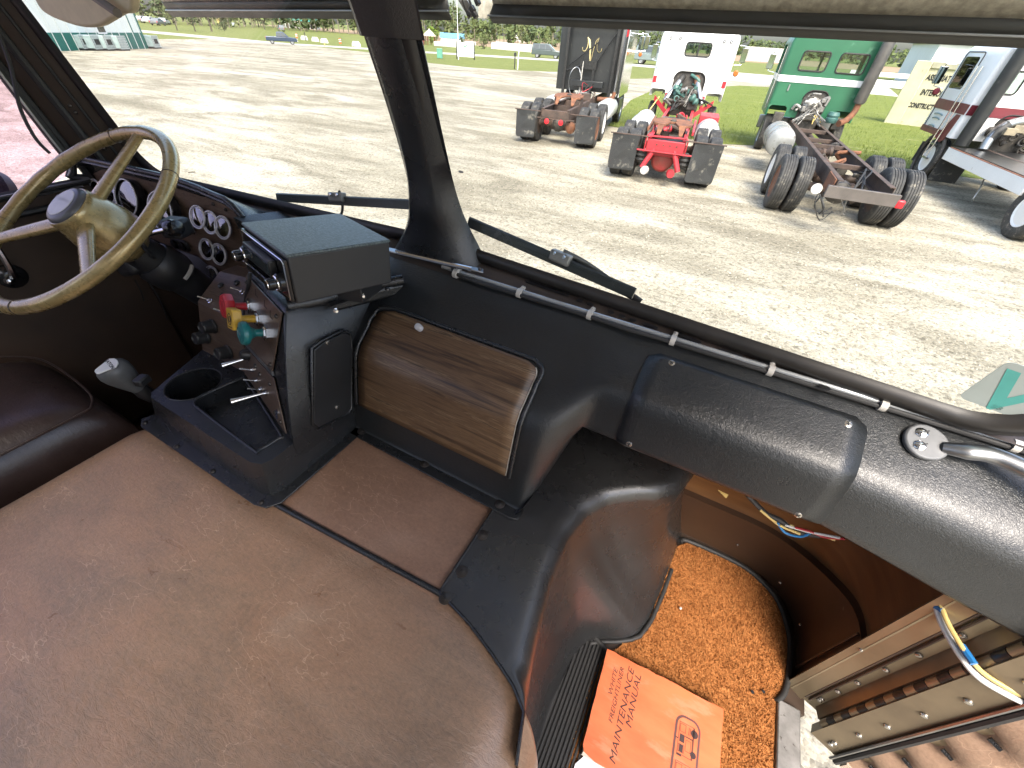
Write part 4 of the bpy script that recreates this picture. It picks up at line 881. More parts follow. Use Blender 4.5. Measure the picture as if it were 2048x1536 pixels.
# ================================================================== RADIO
rd = th('radio', 'boxy black car radio mounted on top of the console', 'radio', (-0.14, 0.52, 2.19))
RM = Matrix.Translation((-0.14, 0.52, 2.242)) @ Matrix.Rotation(-0.275, 4, 'Z') @ Matrix.Rotation(-0.108, 4, 'X') @ Matrix.Rotation(-0.008, 4, 'Y')
def rg(g): return g.move(RM)
ob('case', rg(G().bx(-0.1, 0.1, -0.098, 0.098, -0.0445, 0.042)), pm('radio_case', (0.038, 0.036, 0.034), (0.028, 0.027, 0.026), 6, 0.5, bump=(300, 0.08, 0.001)), rd, bev=0.003)
ob('top_cover', rg(G().bx(-0.1015, 0.1015, -0.1005, 0.1, 0.0405, 0.0462)), pm('radio_top', (0.135, 0.165, 0.16), (0.05, 0.063, 0.062), 150, 0.42, stretch=(1, 1.8, 1), bump=(190, 0.5, 0.002), detail=3), rd, bev=0.003)
ob('face_plate', rg(G().bx(-0.097, 0.097, -0.105, -0.098, -0.041, 0.037)), M['plastic_gloss'], rd, bev=0.002)
ob('face_trim', rg(G().tube([(x, -0.1055, z) for x, z in rrect(-0.095, 0.095, -0.039, 0.035, 0.006, 3)], 0.0013, 6, closed=True)), M['chrome'], rd)
ob('cassette_slot', rg(G().bx(-0.060, 0.060, -0.118, -0.105, -0.006, 0.024)), M['steel_dark'], rd, bev=0.002)
ob('dial_window', rg(G().bx(-0.056, 0.056, -0.1192, -0.1182, -0.001, 0.019)), M['dark_glass'], rd)
for s in (-1, 1):
    k = ob('radio_knob', rg(G().lathe([(0.0165, 0), (0.0165, 0.010), (0.014, 0.013), (0.0105, 0.0135), (0.0105, 0.026), (0.009, 0.028), (0.002, 0.0282)], (s*0.078, -0.105, -0.008), (0, -1, 0), 22)), M['plastic_gloss'], rd)
    ob('knob_ring', rg(G().torus((s*0.078, -0.118, -0.008), (0, 1, 0), 0.0125, 0.0018, 22, 6)), M['chrome'], k)
    ob('knob_cap', rg(G().lathe([(0.0088, 0), (0.0085, 0.0012)], (s*0.078, -0.1332, -0.008), (0, -1, 0), 18)), M['chrome'], k)
for i in range(5):
    x = -0.048 + 0.024*i; k = ob('preset_button', rg(G().bx(x - 0.0105, x + 0.0105, -0.121, -0.105, -0.030, -0.014)), M['plastic_gloss'], rd, bev=0.001)
    ob('button_trim', rg(G().bx(x - 0.010, x + 0.010, -0.1222, -0.1212, -0.017, -0.0155)), M['chrome'], k)
brk = ob('mount_bracket', G().prism([V((-0.165, 0.475, 2.160)), V((-0.045, 0.520, 2.160)), V((-0.055, 0.600, 2.160)), V((-0.175, 0.560, 2.160))], (0, 0, 0.034)), M['plastic'], rd, bev=0.002)
for px, py in ((664, 597), (722, 583)):
    p = PX(px, py, -0.05); ob('bracket_bolt', G().lathe([(0.005, -0.004), (0.005, 0.004), (0.003, 0.005), (0.003, 0.011)], (p.x, p.y, 2.176), (0.9, -0.4, 0.1), 6), M['chrome'], brk, sm=20)
ob('foot_plate', G().prism([PZ(655, 600, 2.158), PZ(735, 575, 2.158), PZ(742, 590, 2.158), PZ(660, 618, 2.158)], (0, 0, 0.004)), M['plastic'], rd)
# mic / antenna lead from the radio
one('radio_lead', G().tube(bez([PY(500, 545, 0.46), PY(497, 570, 0.45), PY(491, 600, 0.45), PY(488, 640, 0.44)], 5), 0.004, 8), M['rubber'], 'short black lead hanging below the radio face', 'cable')
st = th('support_rod', 'bright metal brace rod from the radio corner to the windshield sill', 'rod', (0.05, 0.66, 2.2))
a, b_ = V((-0.038, 0.598, 2.250)), V((0.128, 0.702, 2.207)); d = (b_ - a).normalized()
ob('rod', G().tube([a + d*0.02, a.lerp(b_, .5), b_ - d*0.02], 0.0052, 10), M['chrome'], st)
for p, s in ((a, 1), (b_, -1)):
    m = frame(p + d*0.008*s, d, V((-d.y, d.x, 0)))
    q = [(-0.014, -0.0085, 0), (0.012, -0.0085, 0), (0.018, -0.004, 0), (0.018, 0.004, 0), (0.012, 0.0085, 0), (-0.014, 0.0085, 0)]
    e = ob('flat_end', G().prism([m @ V((x*s, y, 0.0)) for x, y, z in q], m.to_3x3() @ V((0, 0, 0.0032))), M['alu'], st, bev=0.0008)
    screw(e, m @ V((-0.006*s, 0, 0.0034)), m.to_3x3() @ V((0, 0, 1)), 0.0042, 'screw', slot=False)
# ================================================================== INSTRUMENT PANEL
ip = th('instrument_panel', 'black hooded instrument panel with round gauges behind the steering wheel', 'instrument panel', (-0.8, 0.6, 2.0))
def yp(x): return 0.602 - 0.10*max(0, -0.62 - x)
prof = [(0.100, 2.178), (0.085, 2.215), (0.0, 2.272), (-0.014, 2.280), (-0.022, 2.277), (-0.024, 2.271), (-0.016, 2.266), (-0.002, 2.262), (0.003, 2.20), (0.003, 2.05), (-0.004, 1.985), (0.006, 1.965), (0.05, 1.96)]
rows = []
for i in range(27):
    x = lerp(-1.105, -0.475, i/26); dz = 0.0
    if x > -0.53: dz = -0.035*((x + 0.53)/0.055)**2
    if x < -1.06: dz = -0.02*((-1.06 - x)/0.045)**2
    dz -= 0.018*sstep(-0.75, -0.5, x)
    rows.append([V((x, min(yp(x) + a, WY(x, 2.2) - 0.03), z + (dz if z > 2.15 else 0))) for a, z in prof])
ob('hood', G().grid(rows), M['vinyl_smooth'], ip, sm=60)
ob('hood_edge', G().tube([r[3] + V((0, -0.006, 0.002)) for r in rows], 0.007, 8), M['vinyl_smooth'], ip, sm=60)
rr_ = [V((-0.475, yp(-0.475) - 0.035, z)) for z in (2.235, 2.18, 2.08, 1.99)]
ob('end_wall', G().loft([[V((-0.476, 0.56, 2.235)), V((-0.476, 0.60, 1.96))], [V((-0.462, 0.575, 2.225)), V((-0.462, 0.64, 1.96))], [V((-0.43, 0.70, 2.19)), V((-0.43, 0.72, 1.96))]], False), M['vinyl_smooth'], ip, sm=60)
ob('panel_top', G().loft([[V((-0.476, 0.56, 2.236)), V((-0.40, 0.60, 2.19)), V((-0.33, 0.63, 2.165))], [V((-0.50, 0.70, 2.21)), V((-0.40, 0.70, 2.185)), V((-0.30, 0.70, 2.17))]], False), M['vinyl'], ip, sm=60)
def gp(px, py, o=0.004):
    p = PY(px, py, 0.6)
    for _ in range(4): p = PY(px, py, yp(p.x) - 0.0075)
    return p
pnl = G()
pts = [(-0.535, 2.232), (-0.56, 2.243), (-0.75, 2.252), (-1.02, 2.256), (-1.08, 2.24), (-1.085, 2.10), (-1.0, 2.075), (-0.80, 2.05), (-0.745, 1.985), (-0.535, 1.975)]
TPZ = [(-1.085, 2.235), (-1.02, 2.256), (-0.75, 2.250), (-0.56, 2.238), (-0.53, 2.225)]; BTZ = [(-1.085, 2.10), (-1.0, 2.075), (-0.80, 2.05), (-0.745, 1.985), (-0.53, 1.975)]
wx_ = [-1.085 + 0.555*i/30 for i in range(31)]
ob('wood_panel', G().grid([[V((x, yp(x) - 0.003, itp(BTZ, x))) for x in wx_], [V((x, yp(x) - 0.003, itp(TPZ, x))) for x in wx_]]), M['wood_gauge'], ip, sm=60, label='brown woodgrain gauge panel')
def gauge(px, py, d, big=False):
    c = gp(px, py); n = V((0.08, -1, 0.42)).normalized(); r = d/2; c = c + V((0, -0.012 if not big else -0.018, 0.0))
    if big:
        g = ob('gauge', G().lathe([(r*1.08, -0.004), (r*1.08, 0.016), (r*1.02, 0.019), (r*0.97, 0.016), (r*0.96, 0.004), (r*0.5, 0.0035)], c, n, 36), M['plastic_gloss'], ip)
        z = 0.0175
    else:
        g = ob('gauge', G().lathe([(r*0.97, -0.002), (r*0.97, 0.003), (r*0.90, 0.0035), (r*0.88, 0.001), (r*0.5, 0.0008)], c, n, 28), M['dial'], ip); z = 0.004
    ob('bezel', G().torus(c + n*z, n, r*1.0, r*0.075 if not big else r*0.05, 36, 8), M['bezel'], g)
    if not big: ob('bezel', G().torus(c + n*z*0.8, n, r*0.84, r*0.045, 36, 8), M['bezel'], g)
    ob('dial', G().lathe([(r*0.90, 0.0), (r*0.90, 0.0004)], c + n*0.0045 if big else c + n*0.0016, n, 28), M['dial'], g)
    u = n.cross(V((0, 0, 1))).normalized(); v_ = u.cross(n).normalized(); base = c + n*(0.0052 if big else 0.0022); tk = G()
    for a in range(-40, 221, 20 if big else 26):
        e = u*math.cos(R(a)) + v_*math.sin(R(a)); f = n.cross(e)
        p, q, w_ = base + e*r*0.62, base + e*r*0.80, f*r*0.025
        tk.add([p - w_, p + w_, q + w_, q - w_], [(0, 1, 2, 3)])
    ob('ticks', tk, M['white_print'], g, sm=0)
    a = R(random.uniform(30, 210)); e = u*math.cos(a) + v_*math.sin(a); f = n.cross(e)
    ob('needle', G().add([base + n*.0006 - f*r*0.04 - e*r*.15, base + n*.0006 + f*r*0.04 - e*r*.15, base + n*.0006 + e*r*0.66], [(0, 1, 2)]), M['white_print'], g, sm=0)
    ob('lens', G().lathe([(r*0.92, 0), (r*0.55, 0.0012), (r*0.05, 0.0016)], c + n*(z*0.75), n, 28), M['dial_glass'], g)
for px, py in ((203, 378), (231, 385), (257, 387), (407, 432), (432, 443), (457, 453), (424, 496), (448, 506), (434, 549)): gauge(px, py, 0.056)
for px, py in ((281, 395), (348, 419)): gauge(px, py, 0.094, True)
for px, py in ((427, 408), (452, 419), (243, 361)): screw(ip, gp(px, py), (0, -1, 0), 0.005, 'screw')
c = gp(386, 458); o = ob('red_button', G().lathe([(0.011, 0), (0.011, 0.004), (0.0095, 0.005), (0.0095, 0.022), (0.006, 0.024)], c, (-0.2, -1, 0.1), 16), M['red_plastic'], ip)
ob('ring', G().torus(c + V((0, -0.003, 0)), (0, 1, 0), 0.012, 0.0018, 18, 6), M['chrome'], o)
c = gp(364, 488); m = frame(c, V((1, 0.1, 0)), V((0, 0, 1)))
o = ob('rocker_bezel', G().prism([m @ V((x, y, 0)) for x, y in rrect(-0.034, 0.034, -0.017, 0.017, 0.012, 4)], (0, -0.008, 0)), M['plastic'], ip, bev=0.002)
for s in (-1, 1): ob('rocker', G().lathe([(0.0125, 0), (0.012, 0.006), (0.006, 0.009)], m @ V((s*0.016, 0, 0.008)) if False else c + V((s*0.016, -0.008 + 0.0016*s, 0)), (0, -1, 0), 16), M['plastic_gloss'], o)
c = gp(243, 441); ob('warning_light', G().box(c, (0.05, 0.014, 0.036)), pm('lens_grey', (0.20, 0.23, 0.26), None, 8, 0.25), ip, bev=0.003)
ob('lower_shroud', G().loft([[V((-1.08, 0.53, 2.09)), V((-0.76, 0.575, 2.06)), V((-0.70, 0.585, 2.0))], [V((-1.08, 0.50, 2.02)), V((-0.78, 0.52, 2.0)), V((-0.72, 0.54, 1.95))], [V((-1.08, 0.58, 1.95)), V((-0.78, 0.60, 1.93)), V((-0.72, 0.61, 1.92))]], False), M['plastic'], ip, sm=60)
for a in ([(295, 560), (320, 600), (335, 640)], [(270, 560), (285, 590), (290, 620)], [(235, 535), (240, 560), (246, 585)]):
    ob('loose_wire', G().tube(bez([PY(x, y, 0.50) for x, y in a], 5), 0.002, 6), M['wire_yellow'] if a[0][0] == 235 else M['rubber'], ip)

# ================================================================== STEERING WHEEL
WC, WN = V((-0.72, 0.365, 2.249)), V((-0.023, -0.521, 0.853)).normalized()
WU = V((1, 0, 0)); WU = (WU - WU.dot(WN)*WN).normalized(); WV = WN.cross(WU)     # WV points forward/up
sw = th('steering_wheel', 'large gold brown three spoke truck steering wheel at the left', 'steering wheel', WC)
RW = 0.2455
def wpt(a, r, h=0.0): return WC + (WU*math.cos(R(a)) + WV*math.sin(R(a)))*r + WN*h
pth, rad = [], []
for i in range(96):
    a = 360*i/96; pth.append(wpt(a, RW)); rad.append(0.0146 + (0.0006*math.sin(R(a*24)) if (90 < a % 360 < 220) else 0))
ob('rim', G().tube(pth, rad, 12, closed=True, sq=1.05), M['wheel_gold'], sw, sm=70)
for a in (38, 118, 200, 290): ob('rim_joint', G().torus(wpt(a, RW), WN.cross(wpt(a, 1) - WC), 0.0150, 0.0010, 16, 5), M['brown_dark'], sw)
for a in (97, -147, -29):
    e = (WU*math.cos(R(a)) + WV*math.sin(R(a))); f = WN.cross(e); rings = []
    for t in (0.0, 0.25, 0.5, 0.75, 0.92, 1.0):
        c = WC + e*lerp(0.045, RW, t) + WN*lerp(-0.012, 0.0, t); w_, h_ = lerp(0.020, 0.0155, t), lerp(0.012, 0.0085, t)
        if t == 1.0: w_ *= 1.15
        rings.append([c + f*(w_*math.cos(R(q)))*(1.0) + WN*(h_*math.sin(R(q))) for q in range(0, 360, 30)])
    ob('spoke', G().loft(rings, True, True), M['wheel_gold'], sw, sm=70)
hub = ob('hub', G().lathe([(0.034, -0.130), (0.058, -0.105), (0.069, -0.078), (0.068, -0.048), (0.060, -0.020), (0.053, 0.006), (0.053, 0.014), (0.050, 0.018), (0.047, 0.018)], WC, WN, 40), M['wheel_gold'], sw, sm=50)
hb = ob('horn_button', G().lathe([(0.048, 0.010), (0.048, 0.019), (0.044, 0.025), (0.038, 0.028), (0.001, 0.0305)], WC, WN, 36), pm('horn_grey', (0.10, 0.10, 0.105), None, 9, 0.3), sw, sm=40)
ob('horn_badge', G().lathe([(0.034, 0.0288), (0.033, 0.0298), (0.001, 0.0312)], WC, WN, 32), pm('badge_steel', (0.62, 0.60, 0.60), None, 20, 0.4), hb)
text('lettering', 'Freightliner', M['white_print'], hb, frame(WC + WN*0.0318 + WV*0.008, WU, WV), 0.0125)
# ---- column behind the wheel
sc2 = th('steering_column', 'black steering column with chrome turn signal lever', 'steering column', WC - WN*0.3)
ob('column_tube', G().tube([WC - WN*0.10, WC - WN*0.16, WC - WN*0.55], [0.038, 0.045, 0.042], 24), M['plastic'], sc2)
ob('column_collar', G().lathe([(0.050, 0), (0.056, 0.02), (0.056, 0.06), (0.048, 0.075)], WC - WN*0.235, WN, 28), M['plastic'], sc2)
la, lb = PY(272, 474, 0.40), PY(338, 458, 0.43)
lv = ob('signal_lever', G().tube([WC - WN*0.15 + V((0.03, 0, 0)), la, lb], [0.006, 0.0058, 0.0052], 10), M['chrome'], sc2)
ob('lever_knob', G().lathe([(0.010, -0.004), (0.017, 0.004), (0.018, 0.018), (0.014, 0.028), (0.006, 0.031)], lb, (lb - la), 18), M['plastic_gloss'], lv)
ob('selector_box', G().box(PY(352, 455, 0.47), (0.05, 0.05, 0.04), Matrix.Rotation(R(20), 3, 'Z')), M['plastic'], sc2, bev=0.008)
tg = PY(286, 537, 0.40); ob('column_tag', G().torus(WC - WN*0.22, WN, 0.0575, 0.005, 20, 6, -55, -10), M['white_plastic'], sc2)
ob('clamp', G().box(PY(262, 520, 0.42), (0.09, 0.06, 0.07), Matrix.Rotation(R(-20), 3, 'Y')), M['plastic'], sc2, bev=0.012)

# ================================================================== DRIVER'S SEAT
ds = th('driver_seat', 'dark brown leather driver seat cushion at the left edge', 'seat', (-0.90, -0.1, 1.5))
def cushion(x0, x1, y0, y1, zt, zb, rnd, n=28):
    rows = []
    for i in range(n + 1):
        a = lerp(-1, 1, i/n); row = []
        for j in range(n + 1):
            b = lerp(-1, 1, j/n); sa, sb = math.copysign(abs(math.sin(a*math.pi/2))**0.8, a), math.copysign(abs(math.sin(b*math.pi/2))**0.8, b)
            ed = (max(0, 1 - abs(sa)**7))**0.42*(max(0, 1 - abs(sb)**7))**0.42
            z = lerp(zb, zt, ed) + 0.006*noise.noise(V((sa*3, sb*3, 9))) + 0.012*(1 - sb*sb)*(1 - sa*sa)
            row.append(V((lerp(x0, x1, (sa + 1)/2), lerp(y0, y1, (sb + 1)/2), z)))
        rows.append(row)
    return G().grid(rows)
ob('cushion', cushion(-1.06, -0.625, -0.55, 0.195, 1.885, 1.74, 0.05), M['leather_dark'], ds, sm=80)
ob('cushion_base', cushion(-1.06, -0.615, -0.55, 0.19, 1.80, 1.62, 0.05), M['leather_dark'], ds, sm=80)
ob('welt', G().tube(bez([V((-1.05, 0.12, 1.868)), V((-0.95, 0.176, 1.862)), V((-0.75, 0.178, 1.860)), V((-0.66, 0.158, 1.856)), V((-0.642, 0.10, 1.856)), V((-0.638, -0.2, 1.858)), V((-0.638, -0.5, 1.858))], 8), 0.0028, 6), M['leather_dark'], ds)
ob('seat_pedestal', G().bx(-1.02, -0.68, -0.50, 0.12, 1.43, 1.66), M['brown_dark'], ds, bev=0.02)

# ================================================================== GEAR SHIFT
kc = PX(238, 748, -0.592); gs_ = th('gear_shift', 'gear lever with dark grey knob and silver maker plate beside the seat', 'gear shift', (kc.x, kc.y, 1.6))
kax = V((-0.10, -0.25, 0.96)).normalized()
ku = (V((1, 0, 0)) - kax*kax.x).normalized(); kv = kax.cross(ku)
rings = []
for t, rx_, ry_ in ((-0.062, 0.014, 0.014), (-0.045, 0.0175, 0.019), (-0.025, 0.0225, 0.026), (-0.004, 0.0265, 0.032), (0.012, 0.0270, 0.034), (0.024, 0.0245, 0.031), (0.031, 0.018, 0.023), (0.0345, 0.008, 0.010)):
    rings.append([kc + kax*t + ku*rx_*math.cos(R(a)) + kv*ry_*math.sin(R(a)) for a in range(0, 360, 15)])
ob('knob', G().loft(rings, True, True), pm('knob_grey', (0.10, 0.102, 0.10), (0.075, 0.077, 0.075), 30, 0.42), gs_, sm=70)
fcn = (CAM - kc).normalized(); bn = (fcn*0.75 + V((-0.50, -0.10, 0.40))).normalized()
bu = (V((0.80, -0.10, -0.35)) - bn*bn.dot(V((0.80, -0.10, -0.35)))).normalized(); bv = bn.cross(bu)
bc = kc + bn*0.0335
out = [(-0.017, 0.012), (-0.010, 0.020), (0.0, 0.0225), (0.010, 0.020), (0.017, 0.012), (0.0085, -0.022), (0.004, -0.0255), (-0.004, -0.0255), (-0.0085, -0.022)]
bd = ob('badge', G().prism([bc + bu*x + bv*y for x, y in out], bn*0.003), pm('badge_silver', (0.72, 0.72, 0.70), None, 9, 0.35), gs_, bev=0.001)
text('lettering', 'EATON', M['black_print'], bd, frame(bc + bn*0.0036 + bv*0.006, bu, bv), 0.0105, bold=0.0002)
ob('range_switch', G().box(kc + V((0.062, 0.016, -0.004)), (0.022, 0.030, 0.020), Matrix.Rotation(R(20), 3, 'Z')), M['plastic'], gs_, bev=0.004)
ob('collar', G().tube([kc - kax*0.055, kc - kax*0.075, kc - kax*0.10], [0.016, 0.018, 0.0125], 16), M['plastic'], gs_)
ob('lever', G().tube([kc - kax*0.09, kc - kax*0.16 + V((0.0, 0.02, 0)), kc - kax*0.30 + V((0, 0.05, 0)), V((kc.x - 0.01, kc.y + 0.06, 1.44))], 0.0095, 12), M['chrome'], gs_)

# ================================================================== OUTSIDE THE GLASS: wipers, sun visors; decal; inner visor
def wiper(label, a, b_, clamp, pivot):
    t = th('wiper', label, 'wiper', a, group='windshield wipers')
    d = (b_ - a).normalized(); nz = V((0, -1, 0.25)).normalized(); up_ = d.cross(nz); up_ = -up_ if up_.z < 0 else up_
    m = frame(a.lerp(b_, .5), d, up_); L_ = (b_ - a).length/2
    g = G().prism([m @ V((-L_, y, z)) for y, z in ((-0.009, 0.006), (-0.009, -0.002), (0.010, -0.004), (0.013, 0.002), (0.010, 0.006))], d*2*L_)
    ob('blade', g, pm('wiper_black', (0.028, 0.032, 0.032), None, 9, 0.3), t, sm=20)
    ob('blade_spine', G().prism([m @ V((-L_*0.98, y, z)) for y, z in ((0.001, -0.007), (0.009, -0.0075), (0.009, -0.003), (0.001, -0.003))], d*1.96*L_), M['steel_dark'], t)
    cl = m @ V((clamp, 0.010, 0.006)); 
    ob('clamp', G().box(cl, (0.045, 0.022, 0.020), m.to_3x3()), M['alu_worn'], t, bev=0.003)
    ob('arm', G().tube(bez([cl + V((0, 0.008, 0.008)), cl.lerp(pivot, 0.25) + V((0, 0.016, 0.006)), cl.lerp(pivot, 0.6) + V((0, 0.014, 0)), pivot], 4), 0.0075, 8, sq=0.5), M['steel_dark'], t)
    for s in (-0.011, 0.011): ob('clamp_bolt', G().lathe([(0.004, 0), (0.003, 0.003)], cl + d*s + V((0, -0.010, 0.008)), nz, 8), M['chrome'], t)
    return t
wiper('black wiper blade resting low on the passenger windshield pane', V((0.055, 0.772, 2.276)), V((0.452, 0.742, 2.232)), 0.035, V((0.46, 0.80, 2.19)))
wiper('black wiper blade resting low on the driver windshield pane', V((-0.545, 0.735, 2.226)), V((-0.06, 0.768, 2.290)), -0.02, V((-0.40, 0.80, 2.18)))
def outer_visor(s, label):
    x0, x1 = (0.018, 1.12) if s > 0 else (-1.05, -0.075)
    t = th('sun_visor', label, 'sun visor', ((x0 + x1)/2, 0.9, 2.64), group='outer sun visors')
    zl = 2.613 if s > 0 else 2.619
    def zt(x): return 0.008*x if s > 0 else 0.029*x
    def row(y, z, ins=0.0): return [V((lerp(x0 + ins, x1, i/10), y, z + zt(lerp(x0, x1, i/10)))) for i in range(11)]
    pn_ = ob('reflector', G().grid([row(0.905, zl + 0.028, 0.010 if s > 0 else 0), row(0.86, zl + 0.060, .03), row(0.78, zl + 0.110, .03), row(0.66, zl + 0.20, .03)]), M['visor_reflection_tint'], t, sm=60)  # visor underside: ground reflection is in the colour, nothing is mirrored
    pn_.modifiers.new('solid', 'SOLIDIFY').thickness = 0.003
    lp_ = ob('lip', G().grid([row(0.905, zl + 0.029, 0.012 if s > 0 else 0), row(0.912, zl + 0.0125), row(0.908, zl + 0.011), row(0.918, zl + 0.0005, 0.004)]), M['visor_dark'], t, sm=20)
    lp_.modifiers.new('solid', 'SOLIDIFY').thickness = 0.004
    ob('lip_bead', G().tube([p + V((0, -0.004, 0.0)) for p in row(0.908, zl + 0.0115)], 0.0015, 6), M['alu'], t)
    return t
outer_visor(1, 'outer sun visor with painted ground reflection and dark lip above the passenger windshield')
outer_visor(-1, 'outer sun visor with painted ground reflection and dark lip above the driver windshield')
vb = th('visor_bracket', 'black bolted bracket joining the two outer sun visors', 'bracket', (-0.03, 0.9, 2.63))
for a, b_ in (((923, 0), (938, 38)), ((936, 0), (950, 32))): ob('strap', G().tube([PY(a[0], a[1] - 8, 0.885), PY(b_[0], b_[1], 0.895)], 0.0022, 6), M['visor_dark'], vb)
ob('strap_plate', G().prism([PY(916, 0, 0.893), PY(934, 0, 0.893), PY(952, 30, 0.897), PY(938, 36, 0.897)], (0, 0.003, 0)), M['alu_worn'], vb)
for px, py in ((940, 27), (950, 30), (955, 4), (945, 18)): ob('bolt', G().box(PY(px, py, 0.882), (0.010, 0.010, 0.008), Matrix.Rotation(R(px), 3, 'Y')), M['plastic'], vb, bev=0.001)
ob('gap_plate', G().prism([PY(958, -6, 0.91), PY(992, -6, 0.91), PY(985, 14, 0.91), PY(974, 37, 0.91), PY(956, 36, 0.91)], (0, 0.003, 0)), M['visor_reflection_tint'], vb)
# inspection decal on the glass: read from outside, so mirrored from here
def dz(px, py):
    p = PY(px, py, 0.68)
    for _ in range(5): p = PY(px, py, WY(p.x, p.z) - 0.0035)
    return p
dc = th('decal', 'grey inspection decal with a big teal letter in the lower corner of the windshield', 'decal', dz(1980, 790))
O_, U_ = dz(1940, 805), None
u_ = (dz(2048, 843) - dz(1915, 793)).normalized(); v_ = (dz(1995, 728) - dz(1922, 797)); w_ = v_.copy()
nrm = V((-0.085, -1, -0.25)).normalized()
base = dz(1915, 793)
def dq(a, b, o=0.0): return base + u_*a + V((0, -0.25, 1)).normalized()*b + nrm*o
hgt = 0.078
ob('sheet', G().prism([dq(a, b) for a, b in rrect(0.0, 0.165, 0.0, hgt, 0.008, 4)], nrm*0.0008), M['decal'], dc, sm=0)
def dtext(s, a, b, size, mat, sx=1.0, bold=0.0, shear=0.0): return text('lettering', s, mat, dc, frame(dq(a, b, 0.0012), -u_, V((0, -0.25, 1))), size, shear, bold=bold, sx=sx)
dtext('W', 0.062, 0.030, 0.095, M['decal_teal'], 1.12, 0.0016)
dtext('PERMITTING', 0.082, 0.0715, 0.0125, M['decal_teal'], 1.1, 0.0003)
dtext('6811', 0.072, 0.0595, 0.0150, M['dark_print'], 1.1)
dtext('13810', 0.076, 0.0455, 0.0075, M['wire_blue'])
dtext('88', 0.040, 0.0065, 0.0095, pm('decal_green', (0.10, 0.20, 0.18), None, 9, 0.5), 1.2, 0.0002)
dtext('88', 0.130, 0.0065, 0.0095, M['decal_teal'], 1.2, 0.0002)
# inner sun visor of the driver
iv = th('inner_sun_visor', 'tan padded inner sun visor folded down at the top left', 'sun visor', (-0.85, 0.5, 2.62))
ctr = [(40, -60), (75, 10), (95, 30), (130, 45), (165, 54), (195, 52), (215, 42), (240, 27), (262, 18), (262, -60)]
vp_ = bez([PY(a, b, 0.50) for a, b in ctr], 5)
ob('pad', G().prism(vp_, (0, 0.014, 0)), M['tan_visor'], iv, bev=0.005, seg=3)
ob('hinge_bar', G().tube([PY(180, -12, 0.485), PY(235, 26, 0.485)], 0.007, 8), pm('visor_hinge', (0.16, 0.14, 0.12), None, 9, 0.5), iv)
# ================================================================== OUTSIDE: ground
def TZ(x): return -0.018*min(72.0, max(0.0, -x - 22.0))
def PG(px, py, up=0.0):
    r = ray(px, py); z = up; p = None
    for _ in range(40):
        p = CAM + r*((z - CAM.z)/r.z); z = lerp(z, TZ(p.x) + up, 0.6)
    return p
def sheet(name, pts, lift, mat, kind='structure'):
    bm = bmesh.new(); f = bm.faces.new([bm.verts.new((x, y, 0)) for x, y in pts])
    bmesh.ops.triangulate(bm, faces=bm.faces[:])
    bmesh.ops.bisect_plane(bm, geom=bm.verts[:] + bm.edges[:] + bm.faces[:], plane_co=(-22, 0, 0), plane_no=(1, 0, 0))
    bmesh.ops.bisect_plane(bm, geom=bm.verts[:] + bm.edges[:] + bm.faces[:], plane_co=(-94, 0, 0), plane_no=(1, 0, 0))
    for v in bm.verts: v.co.z = TZ(v.co.x) + lift
    bmesh.ops.recalc_face_normals(bm, faces=bm.faces)
    me = bpy.data.meshes.new(name); bm.to_mesh(me); bm.free(); me.materials.append(mat)
    if me.polygons[0].normal.z < 0: me.flip_normals()
    o = bpy.data.objects.new(name, me); COL.objects.link(o); o['kind'] = kind; return o
M['grass'] = m_grass(); M['gravel'] = m_gravel()
M['field'] = pm('bare_field', (0.30, 0.215, 0.14), (0.24, 0.18, 0.12), 0.2, 0.95, spec=0.1)
M['asphalt'] = pm('road_pale', (0.42, 0.40, 0.36), (0.36, 0.34, 0.30), 0.5, 0.9, spec=0.2, bump=(60, 0.2, 0.01))
sheet('terrain', [(-900, -400), (700, -400), (700, 900), (-900, 900)], -0.012, M['grass'])
def g2(l): return [tuple(PG(a, b))[:2] for a, b in l]
lot = [(-120, -120), (-74, 25)] + g2([(330, 78), (430, 78.5), (540, 85), (620, 92.5), (740, 105), (860, 126), (940, 135), (1040, 141), (1120, 144)]) + [(-12.5, 46), (-9.5, 55), (-6, 64), (3, 66), (10, 60), (10.5, 50), (60, 58), (60, -120)]
sheet('gravel_lot', lot, -0.004, M['gravel'])
isl = g2([(1215, 252), (1262, 200), (1300, 183), (1480, 171), (1640, 180), (1760, 190)]) + [(40, 55), (40, 22)] + g2([(1860, 345), (1650, 308), (1530, 292), (1440, 288), (1300, 264)])
sheet('grass_island', isl, 0.004, m_grass('grass_island', (0.105, 0.140, 0.030), (0.19, 0.215, 0.058)))
def roadline(x): return 66.5 + (x + 95.7)*0.085
sheet('road', [(-500, roadline(-500)), (400, roadline(400)), (400, roadline(400) + 8.5), (-500, roadline(-500) + 8.5)], 0.0, M['asphalt'])
sheet('drive', [(-6.5, 60), (10.5, 58), (12, 76), (-9.5, 75)], 0.002, M['asphalt'])
sheet('field', [(-330, 230), (-60, 150), (20, 170), (140, 260), (-200, 420)], 0.004, M['field'])
